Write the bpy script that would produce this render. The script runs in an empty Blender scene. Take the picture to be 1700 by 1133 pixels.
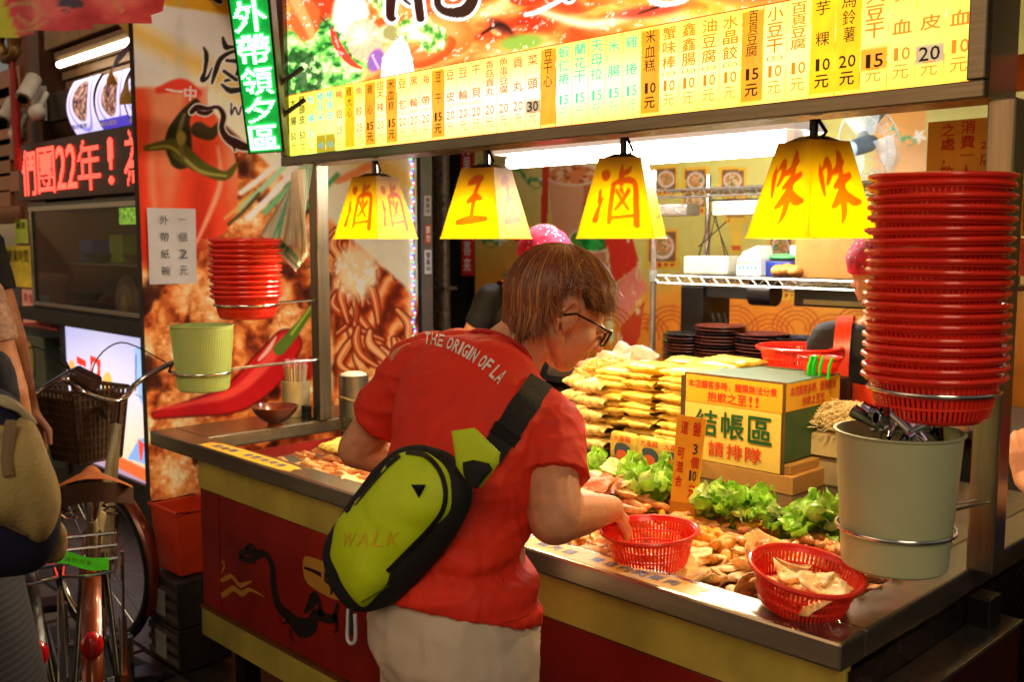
import bpy, bmesh, math, random
import numpy as np
from mathutils import Vector, Matrix, noise
from mathutils.bvhtree import BVHTree

SC = bpy.context.scene
COL = SC.collection
R = math.radians
random.seed(7)
RNG = np.random.RandomState(11)

# ------------------------------------------------------------------ camera, world, light, exposure
CF, CP, CYAW, CH = 1653.0, R(5.8), R(45.6), 1.5
cd = bpy.data.cameras.new('camera')
cd.sensor_width = 36.0
cd.lens = 36.0 * CF / 1700.0
cd.clip_end = 200
cd.clip_start = 0.05
cd.dof.use_dof = True
cd.dof.focus_distance = 2.15
cd.dof.aperture_fstop = 5.0
cam = bpy.data.objects.new('camera', cd)
cam.location = (0, 0, CH)
cam.rotation_euler = (math.pi/2 - CP, 0, CYAW)
COL.objects.link(cam)
SC.camera = cam

W = bpy.data.worlds.new("World"); SC.world = W; W.use_nodes = True
nt = W.node_tree; nt.nodes.clear()
sky = nt.nodes.new('ShaderNodeTexSky'); sky.sky_type = 'NISHITA'; sky.sun_disc = False
sky.sun_elevation = R(20); sky.sun_rotation = R(200)
tint = nt.nodes.new('ShaderNodeMixRGB'); tint.blend_type = 'MULTIPLY'; tint.inputs[0].default_value = 1
tint.inputs[2].default_value = (1.0, 0.70, 0.50, 1)
bg = nt.nodes.new('ShaderNodeBackground'); bg.inputs[1].default_value = 0.04
wo = nt.nodes.new('ShaderNodeOutputWorld')
nt.links.new(sky.outputs[0], tint.inputs[1]); nt.links.new(tint.outputs[0], bg.inputs[0]); nt.links.new(bg.outputs[0], wo.inputs[0])

sl = bpy.data.lights.new('street_fill', 'SUN'); sl.energy = 0.65; sl.angle = R(28); sl.color = (1, .74, .46)  # soft warm fill added for the glow of the night street behind the camera
so = bpy.data.objects.new('street_fill', sl); COL.objects.link(so)
so.rotation_euler = Vector((-.72, .62, -.62)).to_track_quat('-Z', 'Y').to_euler()

SC.view_settings.view_transform = 'Standard'
SC.view_settings.look = 'None'
SC.view_settings.gamma = 1
SC.view_settings.use_curve_mapping = False
SC.view_settings.exposure = 0.68
SC.cycles.use_denoising = True
try: SC.cycles.denoiser = 'OPENIMAGEDENOISE'
except Exception: pass
SC.cycles.max_bounces = 7
SC.cycles.diffuse_bounces = 4
SC.cycles.glossy_bounces = 4
SC.cycles.transmission_bounces = 5
SC.cycles.transparent_max_bounces = 12
SC.cycles.sample_clamp_indirect = 4.0
SC.cycles.caustics_reflective = False
SC.cycles.caustics_refractive = False

# ------------------------------------------------------------------ where a line of sight meets a plane (points keep real depth)
_fw = Vector((-math.sin(CYAW)*math.cos(CP), math.cos(CYAW)*math.cos(CP), -math.sin(CP)))
_rt = Vector((math.cos(CYAW), math.sin(CYAW), 0)); _up = _rt.cross(_fw)
CO = Vector((0, 0, CH))
def ray(x, y): return _fw*CF + _rt*(x-850) + _up*(566.5-y)
def PZ(x, y, z): d = ray(x, y); return CO + d*((z-CH)/d.z)
def PX(x, y, v): d = ray(x, y); return CO + d*(v/d.x)
def PY(x, y, v): d = ray(x, y); return CO + d*(v/d.y)
def PD(x, y, m): return CO + ray(x, y)*(m/CF)
def PP(x, y, o, n): d = ray(x, y); return CO + d*((Vector(o)-CO).dot(Vector(n))/d.dot(Vector(n)))

# ------------------------------------------------------------------ colours and materials
def lin(c): return c/12.92 if c <= .04045 else ((c+.055)/1.055)**2.4
def hx(h):
    h = h.lstrip('#'); return tuple(int(h[i:i+2], 16)/255 for i in (0, 2, 4))
def hl(h): return tuple(lin(v) for v in hx(h))
MATS = {}
def M(name, col=None, r=.5, m=0., em=0., var=.12, sc=14., bump=0., bsc=60., tr=0., trl=0., coat=0., sss=0., attr=False, ecol=None, alpha=1., stretch=None, ior=1.45, obj_rand=0.):
    if name in MATS: return MATS[name]
    a = bpy.data.materials.new(name); a.use_nodes = True; MATS[name] = a
    n = a.node_tree; N = n.nodes; L = n.links
    b = N['Principled BSDF']
    b.inputs['Roughness'].default_value = r
    b.inputs['Metallic'].default_value = m
    b.inputs['IOR'].default_value = ior
    if tr: b.inputs['Transmission Weight'].default_value = tr
    if coat: b.inputs['Coat Weight'].default_value = coat; b.inputs['Coat Roughness'].default_value = .08
    if sss: b.inputs['Subsurface Weight'].default_value = sss; b.inputs['Subsurface Radius'].default_value = (.02, .008, .004)
    if alpha < 1: b.inputs['Alpha'].default_value = alpha
    tc = N.new('ShaderNodeTexCoord'); vec = tc.outputs['Object']
    if stretch:
        mp = N.new('ShaderNodeMapping'); mp.inputs['Scale'].default_value = stretch; L.new(vec, mp.inputs[0]); vec = mp.outputs[0]
    nz = N.new('ShaderNodeTexNoise'); nz.inputs['Scale'].default_value = sc; nz.inputs['Detail'].default_value = 6; nz.inputs['Roughness'].default_value = .6
    L.new(vec, nz.inputs['Vector'])
    mr = N.new('ShaderNodeMapRange'); mr.inputs[3].default_value = 1-var*1.6; mr.inputs[4].default_value = 1+var*1.6
    mr.inputs[1].default_value = .3; mr.inputs[2].default_value = .7
    L.new(nz.outputs['Fac'], mr.inputs[0])
    mx = N.new('ShaderNodeMixRGB'); mx.blend_type = 'MULTIPLY'; mx.inputs[0].default_value = 1
    if attr:
        at = N.new('ShaderNodeAttribute'); at.attribute_name = 'Col'; L.new(at.outputs['Color'], mx.inputs[1])
    else:
        mx.inputs[1].default_value = (*hl(col), 1)
    L.new(mr.outputs[0], mx.inputs[2])
    out = mx.outputs[0]
    if obj_rand:
        oi = N.new('ShaderNodeObjectInfo'); m2 = N.new('ShaderNodeMapRange'); m2.inputs[3].default_value = 1-obj_rand; m2.inputs[4].default_value = 1+obj_rand
        L.new(oi.outputs['Random'], m2.inputs[0])
        m3 = N.new('ShaderNodeMixRGB'); m3.blend_type = 'MULTIPLY'; m3.inputs[0].default_value = 1
        L.new(out, m3.inputs[1]); L.new(m2.outputs[0], m3.inputs[2]); out = m3.outputs[0]
    L.new(out, b.inputs['Base Color'])
    if em:
        if ecol: b.inputs['Emission Color'].default_value = (*hl(ecol), 1)
        else: L.new(out, b.inputs['Emission Color'])
        b.inputs['Emission Strength'].default_value = em
    if var and not em and m < .5:
        rr = N.new('ShaderNodeMapRange'); rr.inputs[3].default_value = max(.02, r-.1); rr.inputs[4].default_value = min(1, r+.12)
        L.new(nz.outputs['Fac'], rr.inputs[0]); L.new(rr.outputs[0], b.inputs['Roughness'])
    if bump:
        n2 = N.new('ShaderNodeTexNoise'); n2.inputs['Scale'].default_value = bsc; n2.inputs['Detail'].default_value = 4; L.new(vec, n2.inputs['Vector'])
        bp = N.new('ShaderNodeBump'); bp.inputs['Strength'].default_value = min(1, bump); bp.inputs['Distance'].default_value = .004
        L.new(n2.outputs['Fac'], bp.inputs['Height']); L.new(bp.outputs[0], b.inputs['Normal'])
    if trl:
        t = N.new('ShaderNodeBsdfTranslucent'); L.new(out, t.inputs['Color'])
        ms = N.new('ShaderNodeMixShader'); ms.inputs[0].default_value = trl
        L.new(b.outputs[0], ms.inputs[1]); L.new(t.outputs[0], ms.inputs[2]); L.new(ms.outputs[0], N['Material Output'].inputs[0])
    return a

# ------------------------------------------------------------------ meshes
class MB:
    def __init__(s): s.v = []; s.f = []
    def add(s, vs, fs):
        k = len(s.v); s.v += [tuple(v) for v in vs]; s.f += [tuple(i+k for i in f) for f in fs]; return s
    def box(s, c, d, rot=None):
        hx_, hy, hz = d[0]/2, d[1]/2, d[2]/2
        vs = [Vector((x, y, z)) for x in (-hx_, hx_) for y in (-hy, hy) for z in (-hz, hz)]
        if rot is not None: vs = [rot @ v for v in vs]
        c = Vector(c)
        return s.add([v+c for v in vs], [(0,1,3,2),(4,6,7,5),(0,4,5,1),(2,3,7,6),(0,2,6,4),(1,5,7,3)])
    def bb(s, lo, hi):
        return s.box([(a+b)/2 for a, b in zip(lo, hi)], [abs(b-a) for a, b in zip(lo, hi)])
    def tube(s, pts, r, n=8, closed=False, cap=True):
        pts = [Vector(p) for p in pts]; m = len(pts)
        rs = r if isinstance(r, (list, tuple)) else [r]*m
        vs = []; fs = []; prev = None
        for i, p in enumerate(pts):
            if closed: t = pts[(i+1) % m]-pts[i-1]
            else: t = pts[min(i+1, m-1)]-pts[max(i-1, 0)]
            if t.length < 1e-9: t = Vector((0, 0, 1))
            t.normalize()
            if prev is None:
                a = Vector((0, 0, 1)) if abs(t.z) < .9 else Vector((1, 0, 0))
                u = t.cross(a).normalized()
            else:
                u = (prev - t*prev.dot(t))
                u = u.normalized() if u.length > 1e-6 else t.orthogonal().normalized()
            prev = u; w = t.cross(u)
            for k in range(n):
                an = 2*math.pi*k/n
                vs.append(p + (u*math.cos(an)+w*math.sin(an))*rs[i])
        for i in range(m if closed else m-1):
            j = (i+1) % m
            for k in range(n):
                k2 = (k+1) % n
                fs.append((i*n+k, i*n+k2, j*n+k2, j*n+k))
        if cap and not closed:
            fs.append(tuple(range(n-1, -1, -1))); fs.append(tuple((m-1)*n+k for k in range(n)))
        return s.add(vs, fs)
    def lathe(s, prof, c=(0, 0, 0), n=32, rot=None, sy=1.):
        c = Vector(c); vs = []; fs = []
        for (r, z) in prof:
            for k in range(n):
                a = 2*math.pi*k/n; v = Vector((r*math.cos(a), r*math.sin(a)*sy, z))
                if rot is not None: v = rot @ v
                vs.append(v+c)
        for i in range(len(prof)-1):
            for k in range(n):
                k2 = (k+1) % n
                fs.append((i*n+k, i*n+k2, (i+1)*n+k2, (i+1)*n+k))
        return s.add(vs, fs)
    def ball(s, c, r, rot=None, n=16, m=10):
        r = (r, r, r) if not isinstance(r, (tuple, list)) else r
        c = Vector(c); vs = []; fs = []
        for i in range(m+1):
            t = math.pi*i/m
            for k in range(n):
                a = 2*math.pi*k/n
                v = Vector((r[0]*math.sin(t)*math.cos(a), r[1]*math.sin(t)*math.sin(a), -r[2]*math.cos(t)))
                if rot is not None: v = rot @ v
                vs.append(v+c)
        for i in range(m):
            for k in range(n):
                k2 = (k+1) % n
                if i == 0: fs.append((k, (i+1)*n+k2, (i+1)*n+k))
                elif i == m-1: fs.append((i*n+k, i*n+k2, (i+1)*n+k))
                else: fs.append((i*n+k, i*n+k2, (i+1)*n+k2, (i+1)*n+k))
        return s.add(vs, fs)
    def cap(s, p0, r0, p1, r1, n=12):
        p0 = Vector(p0); p1 = Vector(p1); t = (p1-p0).normalized(); P = []; Q = []
        for i in range(1, 5): a = math.pi/2*(1-i/4); P.append(p0 - t*r0*math.sin(a)); Q.append(r0*math.cos(a))
        for i in range(1, 6): f = i/6; P.append(p0.lerp(p1, f)); Q.append(r0+(r1-r0)*f)
        for i in range(0, 4): a = math.pi/2*i/4; P.append(p1 + t*r1*math.sin(a)); Q.append(r1*math.cos(a))
        return s.tube(P, Q, n)
    def prism(s, poly, o, u, v, depth):
        o = Vector(o); u = Vector(u); v = Vector(v); n = u.cross(v).normalized()
        a = [o+u*x+v*y for x, y in poly]; b = [p-n*depth for p in a]; m = len(a)
        fs = [tuple(range(m)), tuple(range(2*m-1, m-1, -1))] + [(i, i+m, (i+1) % m+m, (i+1) % m) for i in range(m)]
        return s.add(a+b, fs)
    def grid(s, fn, nu, nv, closed_u=False):
        vs = [fn(i/(nu if closed_u else nu-1), j/(nv-1)) for j in range(nv) for i in range(nu)]; fs = []
        for j in range(nv-1):
            for i in range(nu if closed_u else nu-1):
                i2 = (i+1) % nu
                fs.append((j*nu+i, j*nu+i2, (j+1)*nu+i2, (j+1)*nu+i))
        return s.add(vs, fs)
    def inflate(s, outline, n, t_out, t_in=.0, rings=8, power=2., c=None):
        pts = [Vector(p) for p in outline]; n = Vector(n).normalized(); m = len(pts)
        c = Vector(c) if c is not None else sum(pts, Vector())/m
        for sg, T in ((1, t_out), (-1, t_in)):
            if T <= 0 and sg == -1: continue
            vs = [c+n*T*sg]
            for k in range(1, rings+1):
                q = k/rings; q = math.sin(q*math.pi/2)
                h = T*(1-q**power)**.5 if q < 1 else 0
                vs += [c.lerp(p, q)+n*h*sg for p in pts]
            fs = []
            for i in range(m): fs.append((0, 1+i, 1+(i+1) % m))
            for k in range(rings-1):
                for i in range(m):
                    a = 1+k*m; fs.append((a+i, a+m+i, a+m+(i+1) % m, a+(i+1) % m))
            if sg < 0: fs = [tuple(reversed(f)) for f in fs]
            s.add(vs, fs)
        return s
    def mesh(s, name, smooth=None, bevel=0., mat=None, fix=True):
        me = bpy.data.meshes.new(name); me.from_pydata(s.v, [], s.f)
        if fix or bevel:
            bm = bmesh.new(); bm.from_mesh(me)
            if fix: bmesh.ops.recalc_face_normals(bm, faces=bm.faces)
            if bevel:
                es = [e for e in bm.edges if len(e.link_faces) == 2 and e.calc_face_angle(0) > .6]
                bmesh.ops.bevel(bm, geom=es, offset=bevel, segments=2, profile=.6, affect='EDGES', clamp_overlap=True)
            bm.to_mesh(me); bm.free()
        if smooth is not None:
            me.shade_smooth()
            if smooth < 180: me.set_sharp_from_angle(angle=R(smooth))
        if mat: me.materials.append(mat)
        me.update()
        return me

def origin_of(p):
    o = Vector()
    while p is not None: o += p.location; p = p.parent
    return o
def link(name, me, parent=None, loc=None, label=None, cat=None, group=None, kind=None, world=True):
    o = bpy.data.objects.new(name, me); COL.objects.link(o)
    if parent is not None:
        o.parent = parent
        if world and me is not None and me.users <= 1:
            me.transform(Matrix.Translation(-origin_of(parent)))
    if loc is not None: o.location = loc
    if label: o['label'] = label
    if cat: o['category'] = cat
    if group: o['group'] = group
    if kind: o['kind'] = kind
    return o
def obj(name, mb, mat, parent=None, smooth=None, bevel=0., **k):
    return link(name, mb.mesh(name, smooth, bevel, mat), parent, **k)
def thing(name, label, cat, loc=(0, 0, 0), group=None):
    return link(name, None, None, loc=Vector(loc), label=label, cat=cat, group=group)
def dup(root, loc=None, rot=None, scale=None, label=None, group=None):
    r = root.copy(); COL.objects.link(r)
    if loc is not None: r.location = loc
    if rot is not None: r.rotation_euler = rot
    if scale is not None: r.scale = scale
    if label: r['label'] = label
    if group: r['group'] = group
    for ch in list(root.children):
        c = ch.copy(); COL.objects.link(c); c.parent = r
        for g in list(ch.children):
            d = g.copy(); COL.objects.link(d); d.parent = c
    return r
def baked(mb, mods, name='tmp'):
    me = mb.mesh(name) if isinstance(mb, MB) else mb
    o = bpy.data.objects.new('tmp', me); COL.objects.link(o)
    for t, kw in mods:
        m = o.modifiers.new(t, t)
        for k, v in kw.items(): setattr(m, k, v)
    dg = bpy.context.evaluated_depsgraph_get()
    out = bpy.data.meshes.new_from_object(o.evaluated_get(dg))
    bpy.data.objects.remove(o); out.name = name
    return out
def blob(mb, voxel=.008, it=8, fac=.5, name='body'):
    me = baked(mb, [('REMESH', dict(mode='VOXEL', voxel_size=voxel)), ('SMOOTH', dict(iterations=it, factor=fac))], name)
    me.shade_smooth(); return me
def cr(pts, n=6, closed=False):
    P = [tuple(p) for p in pts]; out = []; m = len(P); rng = range(m) if closed else range(m-1)
    for i in rng:
        p0 = P[(i-1) % m] if closed else P[max(i-1, 0)]; p1 = P[i]; p2 = P[(i+1) % m]; p3 = P[(i+2) % m] if closed else P[min(i+2, m-1)]
        for k in range(n):
            t = k/n
            out.append(tuple(.5*((2*b)+(-a+c)*t+(2*a-5*b+4*c-d)*t*t+(-a+3*b-3*c+d)*t**3) for a, b, c, d in zip(p0, p1, p2, p3)))
    if not closed: out.append(P[-1])
    return out

ORD = 'first second third fourth fifth sixth seventh eighth ninth tenth eleventh twelfth thirteenth fourteenth fifteenth sixteenth seventeenth eighteenth nineteenth twentieth'.split()
# ------------------------------------------------------------------ lettering: glyph outlines as thin flat print
ALLCH = "".join(sorted(set("卜心主大腸豬頭皮粉耳朵舌鴨翅雞魚餃甜不辣豆包黑輪海帶干貝香菇貢丸蛋腐菜蝦仁捲蘭花天母拉米雞蟹味棒鑫油水晶小百頁芋粿馬鈴薯血元個(3)0123456789外帶領夕區團們年！為一中滷王結帳區請排隊本店顧客多時，麵類無法分煮抱歉之至!這盤可混合種致親愛的消費者處敬請原諒人每低子鹹糕文字湯飯炒意高品質新鮮美食營業間阿里伯謝喜來THEORIGNFLAWKWALKm紙碗用醬請勿拿取先夾後付款加辣店內肉圓麻清新北市場金九便當外送杯仙草冰＊味"))) 
GLY = {}
def _glyphs():
    objs = []
    for ch in ALLCH:
        c = bpy.data.curves.new('g', 'FONT'); c.body = ch; c.size = 1; c.resolution_u = 2
        o = bpy.data.objects.new('g', c); COL.objects.link(o); objs.append((ch, o))
    dg = bpy.context.evaluated_depsgraph_get()
    for ch, o in objs:
        me = bpy.data.meshes.new_from_object(o.evaluated_get(dg))
        v = np.zeros(len(me.vertices)*3); me.vertices.foreach_get('co', v); v = v.reshape(-1, 3)[:, :2]
        f = [tuple(p.vertices) for p in me.polygons]
        bpy.data.meshes.remove(me)
        if not len(v): continue
        lo = v.min(0); hi = v.max(0)
        full = ord(ch) > 0x2e00 and ch not in '一！，'
        if full or ord(ch) < 128: v = (v-lo)/np.maximum(hi-lo, 1e-6)
        else: v = (v-np.array([0, -.12]))
        v = v.tolist(); GLY[('r', ch)] = (v, f)
        for nm, k in (('b', .018), ('x', .034)):
            V = []; F = []
            for i, (dx, dy) in enumerate(((-k, 0), (k, 0), (0, k), (0, -k))+(((-k*.7, k*.7), (k*.7, -k*.7)) if nm == 'x' else ())):
                F += [tuple(j+len(V) for j in t) for t in f]; V += [(x*(1-2*k)+k+dx, y*(1-2*k)+k+dy, i*.00012) for x, y in v]
            GLY[(nm, ch)] = (V, F)
    for _, o in objs:
        c = o.data; bpy.data.objects.remove(o); bpy.data.curves.remove(c)
_glyphs()
class Pl:
    """a flat surface: origin, in-plane axes u and v, facing n"""
    def __init__(s, o, u, v):
        s.o = Vector(o); s.u = Vector(u).normalized(); s.v = Vector(v).normalized(); s.n = s.u.cross(s.v).normalized()
    def p(s, a, b, h=0.): return s.o+s.u*a+s.v*b+s.n*h
    def ab(s, x, y):
        q = PP(x, y, s.o, s.n)-s.o; return q.dot(s.u), q.dot(s.v)
def letters(mb, pl, items, h=.0012, w='b'):
    """items: (char, a0, b0, a1, b1) boxes in plane units"""
    for ch, a0, b0, a1, b1 in items:
        v, f = GLY.get((w, ch), (None, None))
        if v is None or len(v) == 0: continue
        if ch == '1': m_ = (a0+a1)/2; a0, a1 = m_-(a1-a0)*.26, m_+(a1-a0)*.26
        if ch in '一': b0, b1 = b0+(b1-b0)*.2, b1
        mb.add([pl.p(a0+q[0]*(a1-a0), b0+q[1]*(b1-b0), h+(q[2] if len(q) > 2 else 0)) for q in v], f)
    return mb
def row(txt, a0, b0, a1, b1, gap=.12):
    n = len(txt); w = (a1-a0)/(n+gap*(n-1)); return [(c, a0+i*w*(1+gap), b0, a0+i*w*(1+gap)+w, b1) for i, c in enumerate(txt) if c != ' ']
def column(txt, a0, b0, a1, b1, gap=.12):
    n = len(txt); h = (b1-b0)/(n+gap*(n-1)); return [(c, a0, b1-i*h*(1+gap)-h, a1, b1-i*h*(1+gap)) for i, c in enumerate(txt) if c != ' ']
def brush(mb, pl, pts, h=.0015, px=True, n=6):
    """a brush stroke: (x, y, width); flat print on the plane"""
    q = cr(pts, n); L = []
    P2 = [(pl.ab(x, y) if px else (x, y)) for x, y, _ in q]
    m = len(q); A = []; B = []
    for i in range(m):
        x, y = P2[i]; x0, y0 = P2[max(i-1, 0)]; x1, y1 = P2[min(i+1, m-1)]
        t = Vector((x1-x0, y1-y0)); t = t.normalized() if t.length > 0 else Vector((1, 0)); w = q[i][2]/2
        A.append(pl.p(x-t.y*w, y+t.x*w, h)); B.append(pl.p(x+t.y*w, y-t.x*w, h))
    mb.add(A+B, [(i, i+1, m+i+1, m+i) for i in range(m-1)])
    return mb

# ------------------------------------------------------------------ painted prints: colour per point of a fine sheet
_T = RNG.rand(65536)
def vnoise(x, y, seed=0):
    xi = np.floor(x).astype(np.int64); yi = np.floor(y).astype(np.int64); xf = x-xi; yf = y-yi
    u = xf*xf*(3-2*xf); v = yf*yf*(3-2*yf)
    def hsh(a, b): return _T[((a*73856093) ^ (b*19349663) ^ (seed*83492791)) & 65535]
    return (hsh(xi, yi)*(1-u)+hsh(xi+1, yi)*u)*(1-v)+(hsh(xi, yi+1)*(1-u)+hsh(xi+1, yi+1)*u)*v
def fbm(x, y, seed=0, o=4):
    s = 0; a = .5; t = 0
    for i in range(o): s = s+a*vnoise(x*2**i, y*2**i, seed+i); t += a; a *= .55
    return s/t
def sst(a, b, x): t = np.clip((x-a)/(b-a+1e-9), 0, 1); return t*t*(3-2*t)
def ramp(n, stops):
    xs = [s[0] for s in stops]; cs = np.array([hx(s[1]) for s in stops])
    return np.stack([np.interp(n, xs, cs[:, k]) for k in range(3)], -1)
class Cv:
    def __init__(s, x, y, base='#ffffff'): s.x = x; s.y = y; s.c = np.tile(np.array(hx(base)), (len(x), 1))
    def mix(s, m, col):
        c = np.array(hx(col)) if isinstance(col, str) else col
        s.c = s.c*(1-m[:, None])+c*m[:, None]
    def ell(s, cx, cy, rx, ry, a, col, soft=.06):
        ca, sa = math.cos(R(a)), math.sin(R(a)); dx = s.x-cx; dy = s.y-cy
        d = np.sqrt(((dx*ca+dy*sa)/rx)**2+((-dx*sa+dy*ca)/ry)**2); m = 1-sst(1-soft, 1+soft, d); s.mix(m, col); return m
    def d_line(s, pts):
        q = cr(pts, 6) if len(pts) > 2 else pts; best = np.full(len(s.x), 1e9)
        for (x0, y0, w0), (x1, y1, w1) in zip(q[:-1], q[1:]):
            ex, ey = x1-x0, y1-y0; L = ex*ex+ey*ey+1e-9; t = np.clip(((s.x-x0)*ex+(s.y-y0)*ey)/L, 0, 1)
            d = np.hypot(s.x-x0-ex*t, s.y-y0-ey*t)-(w0+(w1-w0)*t)/2
            best = np.minimum(best, d)
        return best
    def line(s, pts, col, soft=1., grow=0.):
        m = 1-sst(-soft/2, soft/2, s.d_line(pts)-grow); s.mix(m, col); return m
    def poly(s, pts, col, soft=0):
        x, y = s.x, s.y; ins = np.zeros(len(x), bool); j = len(pts)-1
        for i in range(len(pts)):
            xi, yi = pts[i]; xj, yj = pts[j]
            c = ((yi > y) != (yj > y)) & (x < (xj-xi)*(y-yi)/(yj-yi+1e-12)+xi); ins ^= c; j = i
        m = ins.astype(float); s.mix(m, col); return m
def painted(name, pl, a0, a1, b0, b1, na, nb, paint, mat, parent=None, px=True, h=0., **k):
    A, B = np.meshgrid(np.linspace(a0, a1, na), np.linspace(b0, b1, nb)); A = A.ravel(); B = B.ravel()
    P = np.array(pl.p(0, 0, h))[None]+A[:, None]*np.array(pl.u)+B[:, None]*np.array(pl.v)
    if px:
        q = P-np.array(CO); wv = q@np.array(_fw); x = 850+CF*(q@np.array(_rt))/wv; y = 566.5-CF*(q@np.array(_up))/wv
    else: x, y = A, B
    cv = Cv(x, y); paint(cv); c = np.clip(cv.c, 0, 1)
    c = np.where(c <= .04045, c/12.92, ((c+.055)/1.055)**2.4)
    me = bpy.data.meshes.new(name)
    i = np.arange(na-1)[None]+np.arange(nb-1)[:, None]*na; i = i.ravel()
    F = np.stack([i, i+1, i+na+1, i+na], -1)
    me.vertices.add(len(P)); me.vertices.foreach_set('co', P.astype(np.float32).ravel())
    me.loops.add(F.size); me.loops.foreach_set('vertex_index', F.astype(np.int32).ravel())
    me.polygons.add(len(F)); me.polygons.foreach_set('loop_start', (np.arange(len(F))*4).astype(np.int32))
    me.update(calc_edges=True)
    at = me.color_attributes.new('Col', 'FLOAT_COLOR', 'POINT')
    at.data.foreach_set('color', np.concatenate([c, np.ones((len(c), 1))], 1).astype(np.float32).ravel())
    me.materials.append(mat); me.validate()
    return link(name, me, parent, **k)
MARK = {}
def mark(name, mb, col, parent, em=0., **k):
    """flat print (lettering, symbols) in one ink"""
    return obj(name, mb, M('ink_'+col.strip('#')+('_lit%g' % em if em else ''), col, r=.5, em=em, var=.05), parent, **k)

# ================================================================== the setting
asph = M('wet_asphalt', '#3a332c', r=.45, var=.3, sc=6, bump=.6, bsc=40)
slabm = M('paving_stone', '#5a4d40', r=.42, var=.3, sc=9, bump=.5, bsc=50, obj_rand=.25)
m = MB().bb((-40, -30, -.3), (30, 40, -.02))
ground = obj('ground', m, asph, kind='structure')
pav = obj('pavement', MB().bb((-6.6, -.6, -.06), (2.2, 1.52, -.006)), M('joint_dirt', '#1d1814', r=.8, var=.2), kind='structure')
for i in range(17):
    for j in range(4):
        if i >= 14 and j >= 3: continue
        w_ = .5; cx = -6.3+i*.52+random.uniform(-.006, .006); cy = -.32+j*.52
        b = MB().box((0, 0, 0), (w_-random.uniform(0, .012), w_-random.uniform(0, .012), .03))
        o = obj('paving_slab', b, slabm, pav, bevel=.004, world=False, loc=(cx, cy, -.004+random.uniform(-.004, .004)))
        o.rotation_euler = (R(random.uniform(-.5, .5)), R(random.uniform(-.5, .5)), R(random.uniform(-.8, .8)))

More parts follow.
